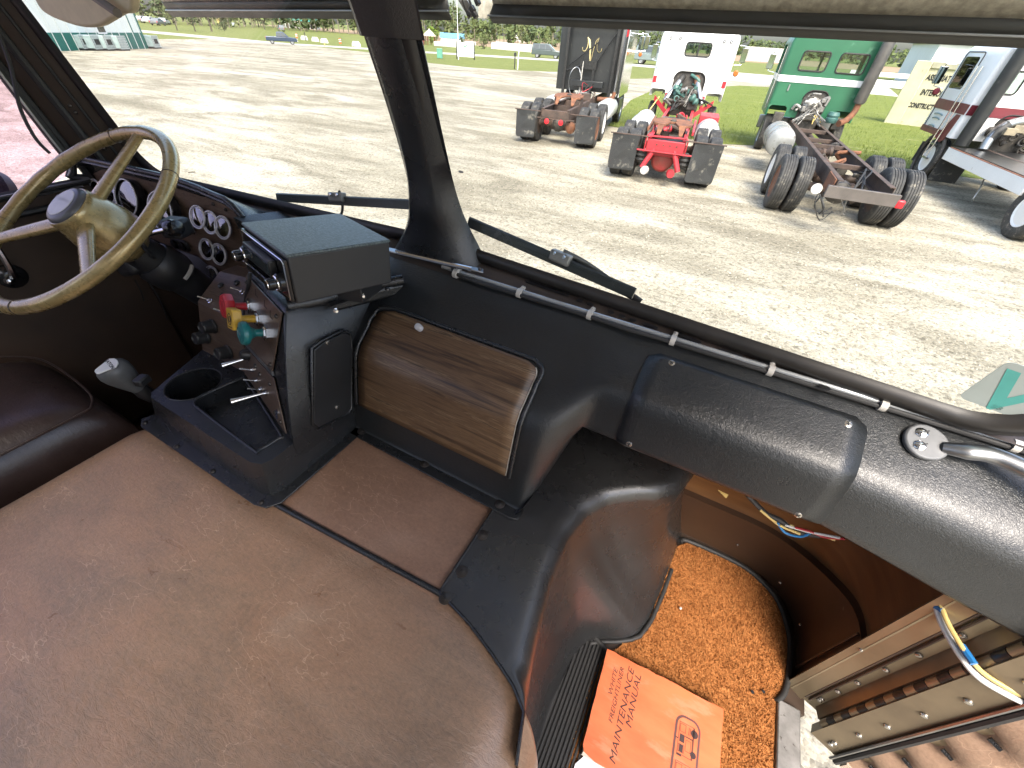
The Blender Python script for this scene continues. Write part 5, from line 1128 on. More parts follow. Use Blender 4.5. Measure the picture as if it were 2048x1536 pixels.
# loose stones nearest the cab, and grass blades on the island's near edge
random.seed(5); g = G()
for _ in range(5200):
    a = random.uniform(0, 1); px = random.uniform(860, 2047); py = random.uniform(330, 800)
    p = PZ(px, py, 0.0)
    if p.y < 1.3 or p.y > 14: continue
    s = random.uniform(0.006, 0.022)*(1.4 if random.random() < .08 else 1); q = [p + V((random.uniform(-1, 1), random.uniform(-1, 1), 0)).normalized()*s*random.uniform(.6, 1) + V((0, 0, -0.004)) for _ in range(1)]
    c = [(p.x + s*math.cos(t + a*6)*random.uniform(.6, 1), p.y + s*math.sin(t + a*6)*random.uniform(.6, 1), -0.004) for t in (0, 1.57, 3.14, 4.71)]
    g.add(c + [(p.x + random.uniform(-.3, .3)*s, p.y + random.uniform(-.3, .3)*s, s*random.uniform(.4, .8))], [(0, 1, 4), (1, 2, 4), (2, 3, 4), (3, 0, 4)])
o = ob('loose_stones', g, pm('stone', (0.42, 0.39, 0.32), (0.17, 0.15, 0.12), 9, 0.95, spec=0.1), sm=0); o['kind'] = 'stuff'; o['label'] = 'loose pale stones scattered on the gravel'; o['category'] = 'stones'
def blades(name, region, n, h, mat, label):
    g = G(); k = 0
    while k < n:
        p = region()
        if p is None: continue
        k += 1; a = random.uniform(0, 6.28); hh = random.uniform(.5, 1.2)*h; w_ = hh*0.10; l = hh*random.uniform(.1, .6); z = TZ(p[0]) + 0.002
        g.add([(p[0] - math.cos(a)*w_, p[1] - math.sin(a)*w_, z), (p[0] + math.cos(a)*w_, p[1] + math.sin(a)*w_, z), (p[0] + l*math.sin(a), p[1] - l*math.cos(a), z + hh)], [(0, 1, 2)])
    o = ob(name, g, mat, sm=0); o['kind'] = 'stuff'; o['label'] = label; o['category'] = 'grass'; return o
def reg_island():
    px, py = random.uniform(1215, 1900), random.uniform(175, 330); p = PZ(px, py, 0); x, y = p.x, p.y; c = False
    for i in range(len(isl)):
        (a, b), (d, e) = isl[i], isl[i-1]
        if (b > y) != (e > y) and x < (d-a)*(y-b)/(e-b) + a: c = not c
    return (x, y) if c else None
M['blade'] = pm('grass_blade', (0.20, 0.235, 0.055), (0.12, 0.16, 0.034), 0.7, 0.7, spec=0.2)
blades('grass_tufts', reg_island, 20000, 0.085, M['blade'], 'rough green grass in front of the parked trucks')

# ================================================================== TRUCKS
M['tyre'] = pm('tyre_rubber', (0.048, 0.047, 0.045), (0.022, 0.022, 0.022), 9, 0.75, rvar=0.1, dirt=((0.15, 0.135, 0.11), 9, 0.57))
M['rust'] = pm('rust', (0.21, 0.085, 0.040), (0.10, 0.045, 0.028), 9, 0.8, rvar=0.1, dirt=((0.30, 0.16, 0.09), 7, 0.62))
M['frame_rust'] = pm('rusty_frame', (0.085, 0.055, 0.042), (0.045, 0.032, 0.026), 5, 0.75, dirt=((0.20, 0.11, 0.07), 6, 0.62))
M['red_paint'] = pm('red_chassis', (0.42, 0.025, 0.035), (0.30, 0.02, 0.028), 4, 0.5, dirt=((0.17, 0.07, 0.05), 7, 0.64))
M['white_paint'] = pm('white_paint', (0.80, 0.80, 0.79), (0.74, 0.74, 0.73), 1.5, 0.35, rvar=0.08, dirt=((0.50, 0.47, 0.42), 6, 0.66))
M['black_paint'] = pm('black_paint', (0.022, 0.024, 0.025), (0.014, 0.015, 0.016), 2, 0.35, rvar=0.12, dirt=((0.07, 0.068, 0.06), 6, 0.62))
M['green_paint'] = pm('green_paint', (0.022, 0.125, 0.062), (0.016, 0.095, 0.048), 1.2, 0.38, rvar=0.12, dirt=((0.07, 0.19, 0.115), 2.2, 0.63))
M['maroon'] = pm('maroon_paint', (0.16, 0.022, 0.032), (0.12, 0.016, 0.024), 2, 0.4, rvar=0.1)
M['tank'] = pm('tank_white', (0.62, 0.63, 0.62), (0.48, 0.49, 0.48), 3, 0.35, metal=0.3, dirt=((0.28, 0.25, 0.22), 6, 0.62))
M['engine'] = pm('engine_grime', (0.075, 0.065, 0.055), (0.03, 0.028, 0.026), 7, 0.6, dirt=((0.22, 0.20, 0.17), 12, 0.6))
M['engine_teal'] = pm('engine_teal', (0.06, 0.15, 0.13), (0.03, 0.08, 0.07), 7, 0.5, dirt=((0.2, 0.19, 0.17), 12, 0.6))
M['flap'] = pm('mud_flap', (0.030, 0.032, 0.033), (0.020, 0.021, 0.022), 2.5, 0.6, bump=(30, 0.1, 0.01), dirt=((0.13, 0.122, 0.105), 5, 0.57))
M['tail_red'] = pm('tail_red', (0.62, 0.02, 0.03), None, 9, 0.3); M['amber'] = pm('amber', (0.55, 0.13, 0.02), None, 9, 0.3)
M['gold'] = pm('gold_paint', (0.62, 0.52, 0.27), None, 9, 0.4, metal=0.3)
M['clear'] = m_glass('cab_glass', (0.72, 0.80, 0.76), 1.0, 0.03)
M['mirror'] = pm('mirror_glass', (0.45, 0.55, 0.52), None, 3, 0.05, metal=1.0)
def tyre_mesh(name, r=0.52, w_=0.275, block=False):
    h = w_/2; p = [(r*0.56, -h*0.72), (r*0.62, -h*0.92), (r*0.76, -h*1.0), (r*0.90, -h*0.97), (r*0.965, -h*0.88), (r*0.985, -h*0.80)]
    rib = []
    n = 5
    for i in range(n):
        a, b = lerp(-h*0.80, h*0.80, i/n), lerp(-h*0.80, h*0.80, (i+1)/n); gp_ = h*0.05
        rib += [(r*0.998, a + gp_), (r*(1.0 if 0 < i < n-1 else 0.997), b - gp_)]
        if i < n-1: rib += [(r*0.972, b - gp_*0.6), (r*0.972, b + gp_*0.6)]
    p = p + rib + [(a, -b) for a, b in reversed(p)] + [(r*0.54, h*0.6), (r*0.54, -h*0.6)]
    seg_ = 40; rings = []
    for k in range(seg_):
        a = 2*math.pi*k/seg_; q = 1.0
        rings.append([V((z, rr*math.cos(a)*(1 if not (block and rr > r*0.98 and k % 2) else 0.972), rr*math.sin(a)*(1 if not (block and rr > r*0.98 and k % 2) else 0.972))) for rr, z in p])
    g = G().loft(rings, True, False, True); me = mesh(name, g, 32); me.materials.append(M['tyre']); return me
def rim_mesh(name, mat, r=0.52, w_=0.275, dish=0.10):
    g = G().lathe([(r*0.585, 0.10), (r*0.60, 0.118), (r*0.575, 0.122), (r*0.53, 0.105), (r*0.50, 0.105 - dish), (r*0.36, 0.09 - dish), (r*0.30, 0.115 - dish), (r*0.20, 0.12 - dish), (r*0.20, 0.19 - dish), (r*0.16, 0.20 - dish), (0.01, 0.205 - dish)], (0, 0, 0), (1, 0, 0), 28)
    for k in range(10):
        a = 2*math.pi*k/10; g.lathe([(0.016, 0), (0.014, 0.03)], (0.115 - dish, r*0.255*math.cos(a), r*0.255*math.sin(a)), (1, 0, 0), 6)
    me = mesh(name, g, 35); me.materials.append(mat); return me
TY, TYB = tyre_mesh('tyre'), tyre_mesh('tyre_block', block=True)
RIMS = {k: rim_mesh('rim_' + k, m) for k, m in (('white', M['white_paint']), ('rust', M['rust']), ('alu', M['alu']))}
RIMS['inner'] = rim_mesh('rim_inner', M['frame_rust'], dish=0.02)
def wheel(par, x, y, r=0.52, rim='white', me=None, out=1, name='wheel'):
    o = bpy.data.objects.new(name, me or TY); COL.objects.link(o); o.parent = par; OFF[o.name] = V((0,0,0))
    s = r/0.52; o.matrix_local = Matrix.Translation((x, y, r - 0.008)) @ Matrix.Rotation(random.uniform(0, 6.28), 4, 'X') @ Matrix.Diagonal((out*s, s, s, 1))
    q = bpy.data.objects.new('rim', RIMS[rim]); COL.objects.link(q); q.parent = o; OFF[q.name] = V((0,0,0)); return o
def duals(par, y, rims=('white', 'white'), mes=(None, None)):
    for k, s in enumerate((-1, 1)):
        wheel(par, s*1.085, y, rim=rims[k], me=mes[0], out=s); wheel(par, s*0.765, y, rim='inner', me=mes[1] or mes[0], out=-s)
    ob('axle', G().tube([(-1.0, y, 0.515), (-0.32, y, 0.515), (-0.22, y, 0.515), (0.22, y, 0.515), (0.32, y, 0.515), (1.0, y, 0.515)], [0.075, 0.085, 0.16, 0.16, 0.085, 0.075], 14), M['frame_rust'], par)
def chan(par, x, y0, y1, z0, z1, mat, s):      # C-section rail opening inwards (s = -1 left)
    t = 0.011; f = 0.085
    g = G().bx(x - t/2, x + t/2, y0, y1, z0, z1)
    xa, xb = (x + t/2 - .001, x + f) if s < 0 else (x - f, x - t/2 + .001)
    g.bx(xa, xb, y0 + .002, y1 - .002, z1 - t, z1 + .002); g.bx(xa, xb, y0 + .002, y1 - .002, z0 - .002, z0 + t)
    return ob('frame_rail', g, mat, par, sm=0)
def fifth(par, y, z, mat, matb):
    pts = [(-0.47, -0.10), (-0.43, -0.30), (-0.28, -0.42), (-0.16, -0.44), (-0.05, -0.06), (0.05, -0.06), (0.16, -0.44), (0.28, -0.42), (0.43, -0.30), (0.47, -0.10), (0.44, 0.18), (0.30, 0.32), (0.0, 0.37), (-0.30, 0.32), (-0.44, 0.18)]
    rot = Matrix.Rotation(R(4), 3, 'X')
    o = ob('fifth_wheel', G().prism([V((0, y, z)) + rot @ V((a, b, 0)) for a, b in pts], (0, 0, 0.05)), mat, par, bev=0.008)
    for s in (-1, 1):
        ob('ramp', G().prism([V((s*0.17, y - 0.43, z - 0.015)), V((s*0.33, y - 0.40, z - 0.012)), V((s*0.30, y - 0.62, z - 0.17)), V((s*0.22, y - 0.63, z - 0.18))], (0, 0, 0.025)), mat, o)
        ob('bracket', G().prism([V((s*0.40, y - 0.18, z)), V((s*0.40, y + 0.18, z)), V((s*0.40, y + 0.30, z - 0.22)), V((s*0.40, y - 0.30, z - 0.22))], (s*0.03, 0, 0)), matb, o)
    ob('jaw', G().lathe([(0.075, 0), (0.075, 0.03), (0.05, 0.045)], (0, y + 0.02, z + 0.04), (0, 0, 1), 16), M['engine'], o)
    return o
def flap(par, x0, x1, y, z0, z1, tilt=0.04, name='mud_flap'):
    pts = rrect(x0, x1, z0, z1, 0.05, 3, (0.08, 0.08, 0.01, 0.01)); 
    g = G(); rows = []
    o = ob(name, G().prism([V((a, y + tilt*(z1 - b) + 0.02*math.sin(a*7 + b*3), b)) for a, b in pts], (0, 0.012, 0)), M['flap'], par, sm=0)
    ob('flap_hanger', G().tube([(x0 - 0.05 if x0 < 0 else x0 - .2, y, z1 + 0.008), (x1 + .2 if x0 < 0 else x1 + 0.05, y, z1 + 0.008)], 0.014, 6), M['frame_rust'], o); return o
def hoses(par, pts, n, mat, r=0.012, j=0.2, name='hose'):
    for k in range(n):
        P_ = [V(p) + V((random.uniform(-j, j), random.uniform(-j, j)*.6, random.uniform(-j, j)*.6)) for p in pts]
        ob(name, G().tube(bez(P_, 5), r*random.uniform(.6, 1.3), 6), mat, par, sm=60)
def clutter(par, x0, x1, y0, y1, z0, z1, n, mats, name='engine_part', seed=1):
    rnd = random.Random(seed)
    for k in range(n):
        c = V((rnd.uniform(x0, x1), rnd.uniform(y0, y1), rnd.uniform(z0, z1))); s = rnd.uniform(0.05, 0.16); m = mats[k % len(mats)]
        t = k % 4
        if t == 0: g = G().box(c, (s*2, s, s*1.3), Matrix.Rotation(rnd.uniform(-.5, .5), 3, 'Z')); b = 0.01
        elif t == 1: g = G().lathe([(s*.7, -s), (s*.8, -s*.6), (s*.5, 0), (s*.75, s*.4), (s*.4, s)], c, (rnd.uniform(-1, 1), rnd.uniform(-1, .2), rnd.uniform(-.4, 1)), 14); b = 0
        elif t == 2: g = G().tube(bez([c, c + V((rnd.uniform(-.3, .3), rnd.uniform(-.2, .1), .15)), c + V((rnd.uniform(-.4, .4), rnd.uniform(-.2, .2), rnd.uniform(-.1, .3)))], 5), s*.3, 8); b = 0
        else: g = G().torus(c, (rnd.uniform(-1, 1), -1, rnd.uniform(-.3, .6)), s*.8, s*.22, 16, 6); b = 0
        ob(name, g, m, par, bev=b)
def cab_shell(par, y0, y1, z0, z1, paint, back_win, tunnel=None, hw=1.2, side_win=True, wells=0.0, taper=0.05):
    pts = rrect(-hw, hw, y0, y1, 0.09, 4)
    body = ob('cab_body', G().loft([[V((x, y, z0)) for x, y in pts], [V((x, y, z1 - 0.18)) for x, y in pts], [V((x*0.97, lerp(y0, y, .985), z1 - 0.05)) for x, y in pts], [V((x*0.93, lerp((y0+y1)/2, y, .95), z1)) for x, y in pts]], True, True), paint, par)
    boolean(body, G().bx(-hw + 0.06, hw - 0.06, y0 + 0.05, y1 - 0.06, z0 - 0.2 if tunnel else z0 + 0.05, z1 - 0.07))
    boolean(body, G().bx(-hw + 0.14, -0.03, y1 - 0.3, y1 + 0.3, z0 + (z1-z0)*0.50, z1 - 0.22)); boolean(body, G().bx(0.03, hw - 0.14, y1 - 0.3, y1 + 0.3, z0 + (z1-z0)*0.50, z1 - 0.22))
    if side_win: boolean(body, G().prism([V((-2, a, b)) for a, b in rrect(y1 - 1.05, y1 - 0.22, z0 + (z1-z0)*0.52, z1 - 0.22, 0.08, 4)], (4, 0, 0)))
    for (a, b, c, d) in back_win:
        boolean(body, G().prism([V((x, y0 - 0.3, z)) for x, z in rrect(a, b, c, d, 0.075, 5)], (0, 0.6, 0)))
        ob('rear_pane', G().prism([V((x, y0 + 0.02, z)) for x, z in rrect(a, b, c, d, 0.075, 5)], (0, 0.006, 0)), M['clear'], par, label='clear rear cab window')
        ob('window_rubber', G().tube([V((x, y0 - 0.004, z)) for x, z in rrect(a, b, c, d, 0.08, 5)], 0.020, 6, closed=True), M['rubber'], par, sm=60)
    if tunnel:
        tw, tz = tunnel; boolean(body, G().prism([V((x, y0 - 0.3, z)) for x, z in rrect(-tw, tw, z0 - 0.5, tz, 0.22, 6)], (0, 0.5, 0)))
        ob('tunnel_liner', G().loft([[V((x, y, z)) for x, z in rrect(-tw, tw, z0 - 0.5, tz, 0.22, 6)] for y in (y0 + 0.02, y0 + 1.0)], True, True), M['engine'], par)
        ob('tunnel_trim', G().tube([V((x, y0 - 0.006, z)) for x, z in rrect(-tw, tw, z0 + 0.01, tz, 0.22, 6)[7:]], 0.022, 6), M['rubber'], par, sm=60)
    if wells:
        for s in (-1, 1): boolean(body, G().prism([V((x, y0 - 0.3, z)) for x, z in rrect(s*0.93 - 0.26, s*0.93 + 0.26, z0 - 0.5, z0 + wells, 0.09, 4)], (0, 0.55, 0)))
    return body
def mirror_arm(par, x, y, z):
    o = ob('mirror', G().box((x, y, z), (0.19, 0.05, 0.40)), M['alu'], par, bev=0.015)
    ob('mirror_bracket', G().tube([(x*0.86, y - 0.05, z + 0.26), (x, y, z + 0.25), (x, y, z - 0.25), (x*0.86, y - 0.05, z - 0.28)], 0.014, 6), M['chrome'], o)
    ob('mirror_glass', G().box((x, y - 0.027, z), (0.165, 0.004, 0.37)), M['mirror'], o)

# ---- black sleeper tractor
random.seed(21)
bt = th('black_tractor', 'black sleeper tractor truck with a gold emblem on its back wall', 'truck', (-5.23, 14.04, -0.004), R(9.5), local=True, group='parked trucks')
duals(bt, 0, ('alu', 'rust'), (TYB, TYB)); duals(bt, 1.32, ('white', 'white'), (TYB, TYB))
for s in (-1, 1): chan(bt, s*0.43, -0.75, 7.0, 0.72, 0.98, M['frame_rust'], s); wheel(bt, s*1.05, 5.9, rim='alu', out=s)
ob('cross_member', G().bx(-0.42, 0.42, -0.74, -0.66, 0.76, 0.95), M['frame_rust'], bt, bev=0.01)
for k, yy in enumerate((0.65, 2.2, 3.2)): ob('cross_member', G().bx(-0.42, 0.42, yy, yy + 0.08, 0.75, 0.95), M['frame_rust'], bt)
fifth(bt, 0.95, 1.16, M['rust'], M['frame_rust'])
for s in (-1, 1):
    flap(bt, s*0.94 - 0.30, s*0.94 + 0.30, -0.66, 0.16, 0.88); ob('suspension', G().prism([V((s*0.36, -0.5, 0.72)), V((s*0.36, 1.9, 0.72)), V((s*0.36, 1.5, 0.45)), V((s*0.36, -0.1, 0.45))], (s*0.06, 0, 0)), M['frame_rust'], bt)
    ob('fuel_tank', G().tube([(s*0.95, 2.45, 0.70), (s*0.95, 2.5, 0.70), (s*0.95, 3.95, 0.70), (s*0.95, 4.0, 0.70)], [0.27, 0.31, 0.31, 0.27], 24), M['tank'], bt, sm=40)
for x in (-0.24, 0.20): ob('tail_light', G().lathe([(0.075, 0), (0.07, 0.02), (0.02, 0.03)], (x, -0.75, 0.66), (0, -1, 0), 16), M['tail_red'], bt)
ob('light_bar', G().bx(-0.55, 0.6, -0.745, -0.715, 0.725, 0.755), M['frame_rust'], bt)
ob('differential', G().lathe([(0.20, -0.02), (0.19, 0.10), (0.12, 0.17), (0.05, 0.20)], (0, -0.12, 0.53), (0, -1, 0), 18), M['engine'], bt)
ob('differential', G().lathe([(0.16, 0), (0.15, 0.1), (0.06, 0.16)], (0.42, -0.3, 0.5), (0.2, -1, 0), 14), M['rust'], bt)
cab_shell(bt, 3.82, 6.9, 1.12, 3.30, M['black_paint'], [], None)
# headache rack in front of the back wall
for x in (-0.86, 0.88): ob('rack_post', G().bx(x - 0.05, x + 0.05, 3.60, 3.68, 0.98, 3.20), M['steel_dark'], bt, bev=0.008)
ob('rack_rail', G().bx(-0.81, 0.83, 3.615, 3.665, 2.90, 2.97), M['steel_dark'], bt, bev=0.006)
for s in (-1, 1): ob('rack_brace', G().tube([(0.0 + s*0.20, 3.64, 1.90), (s*0.80, 3.64, 2.80 if s > 0 else 1.70)], 0.024, 8), M['steel_dark'], bt)
ob('rack_brace', G().tube([(0.25, 3.645, 2.55), (-0.80, 3.645, 1.80)], 0.02, 8), M['steel_dark'], bt)
ob('mount_plate', G().bx(-0.30, 0.28, 3.60, 3.65, 1.78, 2.02), M['steel_dark'], bt); ob('mount_post', G().bx(0.16, 0.24, 3.60, 3.65, 0.98, 1.80), M['steel_dark'], bt)
ob('deck_plate', G().bx(-0.55, 0.65, 3.3, 3.62, 1.28, 1.46), M['black_paint'], bt, bev=0.01)
eg = G()
for s in (-1, 1):
    eg.tube([(s*p[0], 3.805, p[1]) for p in [(0.0, 1.95), (0.03, 2.12), (0.06, 2.35), (0.12, 2.58), (0.20, 2.66)]], [0.012, 0.030, 0.034, 0.036, 0.014], 8, sq=0.4)
    eg.tube([V((s*p.x, 3.805, p.y)) for p in bez([V((0.20, 2.66, 0)), V((0.16, 2.52, 0)), V((0.18, 2.36, 0)), V((0.25, 2.27, 0)), V((0.33, 2.30, 0)), V((0.345, 2.38, 0))], 4)], 0.016, 6, sq=0.4)
ob('emblem', eg, M['gold'], bt, sm=60, label='gold curled emblem')
stk = ob('exhaust_stack', G().tube([(1.06, 3.72, 1.15), (1.06, 3.72, 1.5), (1.06, 3.72, 1.52), (1.06, 3.72, 3.35)], [0.07, 0.07, 0.085, 0.085], 18), M['alu'], bt, sm=40)
ob('exhaust_elbow', G().tube(bez([(1.06, 3.72, 1.20), (1.04, 3.70, 1.02), (0.85, 3.62, 0.95), (0.5, 3.5, 0.95)], 5), 0.07, 12), M['rust'], stk, sm=60)
ob('side_fairing', G().bx(1.19, 1.23, 3.9, 6.7, 1.0, 2.95), M['chrome'], bt, bev=0.01)
ob('side_step', G().bx(0.98, 1.24, 4.3, 5.2, 0.45, 0.95), M['black_paint'], bt, bev=0.02)
ob('reflector', G().prism([V((1.10, 3.80, 3.0)), V((1.19, 3.80, 3.1)), V((1.19, 3.80, 2.75)), V((1.10, 3.80, 2.70))], (0, -0.01, 0)), M['tail_red'], bt)
mirror_arm(bt, 1.62, 6.5, 2.62); mirror_arm(bt, 1.45, 6.3, 2.60)
ob('marker', G().lathe([(0.07, 0), (0.05, 0.04)], (1.5, 6.1, 2.25), (0, -1, 0), 12), M['amber'], bt)
coil = [V((-0.40 + 0.22*math.cos(R(a)), 3.45 - 0.05*math.sin(R(a*3)), 1.40 + 0.42*math.sin(R(a)))) for a in range(-60, 241, 10)]
ob('air_hose', G().tube(coil, 0.014, 7), M['alu'], bt, sm=60); ob('air_hose', G().tube([(-0.18, 3.42, 1.0), (-0.17, 3.42, 2.0)], [0.03, 0.012], 7), M['white_plastic'], bt)
hoses(bt, [(0.1, 2.9, 1.0), (0.15, 3.2, 1.35), (0.2, 3.4, 1.15)], 5, M['rubber']); hoses(bt, [(0.05, 2.9, 1.0), (0.10, 3.1, 1.30), (0.18, 3.3, 1.38)], 2, M['wire_red'])
clutter(bt, -0.4, 0.6, 2.3, 3.2, 0.85, 1.10, 9, [M['engine'], M['alu_worn'], M['frame_rust']], 'chassis_part', 3)

# ---- white cab-over with red chassis
wt = th('white_tractor', 'white cab-over tractor truck on a red chassis with tilted engine pipes showing', 'truck', (-1.42, 11.70, -0.004), R(8.0), local=True, group='parked trucks')
duals(wt, 0, ('white', 'white'), (TYB, TYB)); duals(wt, 1.30, ('white', 'white'), (TYB, TYB))
for s in (-1, 1):
    chan(wt, s*0.43, -0.55, 7.4, 0.72, 0.97, M['red_paint'], s); wheel(wt, s*1.03, 6.9, rim='alu', out=s)
    flap(wt, s*0.93 - 0.31, s*0.93 + 0.31, -0.62, 0.15 if s > 0 else 0.22, 0.97, 0.06)
    ob('air_tank', G().tube([(s*0.92, 2.05, 0.75), (s*0.92, 2.1, 0.75), (s*0.92, 3.6, 0.75), (s*0.92, 3.65, 0.75)], [0.26, 0.32, 0.32, 0.26], 24), M['tank'], wt, sm=40)
    ob('tank_strap', G().torus((s*0.92, 2.55, 0.75), (0, 1, 0), 0.325, 0.012, 24, 5), M['alu'], wt)
    ob('air_spring', G().lathe([(0.13, 0), (0.16, 0.05), (0.13, 0.09), (0.16, 0.14), (0.13, 0.18), (0.15, 0.23)], (s*0.50, -0.35, 0.42), (0, 0, 1), 18), M['rubber'], wt)
    ob('trailing_arm', G().tube([(s*0.22, -0.55, 0.75), (s*0.42, -0.62, 0.34)], 0.06, 10), M['red_paint'], wt)
    ob('air_chamber', G().lathe([(0.085, -0.06), (0.095, 0), (0.085, 0.06)], (s*0.30 - 0.03, -0.68, 0.30), (s*0.3, -1, 0), 16), M['white_plastic'] if s < 0 else M['red_paint'], wt)
    ob('fender_bracket', G().tube([(s*0.46, -0.56, 0.66), (s*0.46, -0.60, 0.98), (s*0.40, -0.56, 1.05)], 0.016, 6), M['red_paint'], wt)
ob('cross_member', G().bx(-0.42, 0.42, -0.60, -0.52, 0.70, 0.93), M['red_paint'], wt, bev=0.012)
ob('cross_bar', G().tube([(-0.62, -0.63, 0.70), (0.62, -0.63, 0.70)], 0.018, 6), M['red_paint'], wt)
ob('cross_bar', G().tube([(-0.40, -0.50, 0.98), (0.42, -0.50, 1.0)], 0.02, 6), M['red_paint'], wt)
for x in (-0.2, -0.05, 0.1, 0.25): ob('bolt', G().lathe([(0.018, 0), (0.014, 0.012)], (x, -0.60, 0.84), (0, -1, 0), 8), M['frame_rust'], wt)
ob('differential', G().lathe([(0.27, -0.05), (0.26, 0.08), (0.21, 0.14), (0.10, 0.17), (0.04, 0.18)], (0.0, -0.18, 0.48), (0, -1, 0), 24), pm('diff_red', (0.30, 0.03, 0.03), (0.20, 0.05, 0.035), 5, 0.6, dirt=((0.20, 0.09, 0.06), 9, 0.6)), wt)
ob('suspension_beam', G().bx(-0.42, 0.42, -0.42, -0.30, 0.58, 0.74), M['red_paint'], wt, bev=0.02)
fifth(wt, 0.62, 1.13, M['rust'], M['red_paint'])
for s in (-1, 1): ob('slider_rail', G().prism([V((s*0.50, 0.2, 1.05)), V((s*0.50, 1.9, 1.12)), V((s*0.50, 1.9, 0.98)), V((s*0.50, 0.2, 0.98))], (s*0.05, 0, 0)), M['rust'] if s < 0 else M['red_paint'], wt)
ob('deck_plate', G().bx(-0.40, 0.40, 2.0, 3.1, 0.98, 1.00), M['steel_dark'], wt)
ob('under_frame', G().bx(-0.41, 0.41, -0.1, 5.0, 0.62, 0.72), M['engine'], wt)
clutter(wt, -0.35, 0.35, 0.0, 4.6, 0.74, 0.92, 16, [M['engine'], M['red_paint'], M['frame_rust']], 'chassis_part', 31)
ob('battery_box', G().bx(0.62, 1.15, 3.0, 3.9, 0.85, 1.12), M['red_paint'], wt, bev=0.02)
cab_shell(wt, 6.15, 8.3, 1.22, 2.96, M['white_paint'], [(-0.36, 0.42, 2.36, 2.70)], (0.50, 1.95), wells=0.22)
ob('window_bar', G().bx(0.02, 0.06, 6.12, 6.16, 2.37, 2.69), M['rubber'], wt)
for x in (-1.12, 1.12):
    ob('tail_marker', G().bx(x - 0.06, x + 0.06, 6.128, 6.15, 1.60, 1.78), M['tail_red'], wt, bev=0.01)
    ob('reflector', G().bx(x - 0.05, x + 0.05, 6.128, 6.15, 2.0 if x < 0 else 1.86, 2.15 if x < 0 else 2.0), pm('pale_blue_tape', (0.35, 0.62, 0.72), None, 9, 0.4), wt)
for x in (-0.9, -0.6, 0.95, 0.75): ob('grab_loop', G().torus((x, 6.13, 2.78), (0, 1, 0), 0.04, 0.012, 14, 5), M['alu'], wt)
for s in (-1, 1):
    ob('intake_pipe', G().tube(bez([(s*0.60, 5.6, 1.15), (s*0.46, 5.75, 1.38), (s*0.32, 5.95, 1.62), (s*0.26, 6.1, 1.75)], 6), 0.085, 14), M['alu'], wt, sm=60)
    ob('intake_boot', G().tube(bez([(s*0.30, 6.0, 1.64), (s*0.24, 6.12, 1.78), (s*0.18, 6.3, 1.80)], 5), 0.095, 14), M['rubber'] if s < 0 else M['rust'], wt, sm=60)
    ob('cab_mount', G().tube([(s*0.62, 5.9, 0.95), (s*0.60, 5.95, 1.35)], 0.05, 10), M['red_paint'], wt)
    ob('frame_horn', G().prism([V((s*0.45, 5.2, 0.95)), V((s*0.95, 5.5, 1.30)), V((s*0.95, 5.5, 1.16)), V((s*0.45, 5.2, 0.80))], (0, 0.04, 0)), M['red_paint'], wt)
clutter(wt, -0.38, 0.40, 5.4, 6.3, 0.95, 1.62, 34, [M['engine'], M['engine_teal'], M['engine_teal'], M['alu_worn'], M['engine']], 'engine_part', 5)
hoses(wt, [(-0.3, 5.0, 1.0), (-0.1, 5.4, 1.2), (0.1, 5.7, 1.0), (0.4, 5.5, 1.25), (0.9, 5.3, 1.2)], 5, M['rubber'], 0.014, 0.12)
hoses(wt, [(0.1, 5.4, 1.1), (0.25, 5.7, 1.5), (0.30, 6.0, 1.65)], 4, M['alu_worn'], 0.012, 0.08)
ob('support_strut', G().tube([(-0.95, 4.9, 0.95), (-0.80, 5.6, 1.25)], 0.02, 6), M['wire_yellow'], wt)
mirror_arm(wt, 1.55, 8.0, 2.45); ob('marker', G().lathe([(0.09, 0), (0.06, 0.05)], (1.46, 7.8, 1.95), (0, -1, 0), 12), M['amber'], wt)
mirror_arm(wt, -1.5, 8.0, 2.4)
text('lettering', 'A', M['black_print'], wt, frame(V((-0.72, 6.145, 1.35)), (1, 0, 0), (0, 0, 1)), 0.14, bold=0.008)

# ---- green cab and chassis
gt = th('green_truck', 'green cab-over truck with white stripe and bare rusty chassis', 'truck', (2.30, 11.11, -0.004), R(5.8), local=True, group='parked trucks')
duals(gt, 0, ('rust', 'rust'), (TY, TY)); duals(gt, 1.28, ('white', 'white'), (TYB, TYB))
for s in (-1, 1): chan(gt, s*0.43, -1.42, 7.6, 0.70, 0.945, M['frame_rust'], s); wheel(gt, s*1.03, 7.5, rim='alu', out=s)
ob('end_member', G().bx(-0.56, 0.56, -1.50, -1.43, 0.66, 0.86), pm('end_bar', (0.11, 0.095, 0.085), (0.07, 0.06, 0.054), 3, 0.6, dirt=((0.20, 0.11, 0.07), 8, 0.66)), gt, bev=0.01)
for yy, z in ((0.6, .80), (2.6, .86), (4.0, .80), (5.2, .86)): ob('cross_member', G().bx(-0.42, 0.42, yy, yy + 0.09, z, z + 0.09), M['frame_rust'], gt, bev=0.008)
ob('work_light', G().lathe([(0.05, -0.05), (0.085, -0.01), (0.09, 0.0), (0.085, 0.01), (0.02, 0.02)], (-0.70, -1.42, 0.76), (-0.1, -1, 0.3), 20), M['white_plastic'], gt)
ob('tail_light', G().box((0.60, -1.47, 0.72), (0.12, 0.08, 0.13)), M['tail_red'], gt, bev=0.02)
ob('rail_plate', G().prism([V((-0.445, -1.40, 0.66)), V((-0.445, -0.7, 0.70)), V((-0.445, -0.7, 0.95)), V((-0.445, -1.35, 0.94))], (-0.02, 0, 0)), M['rust'], gt)
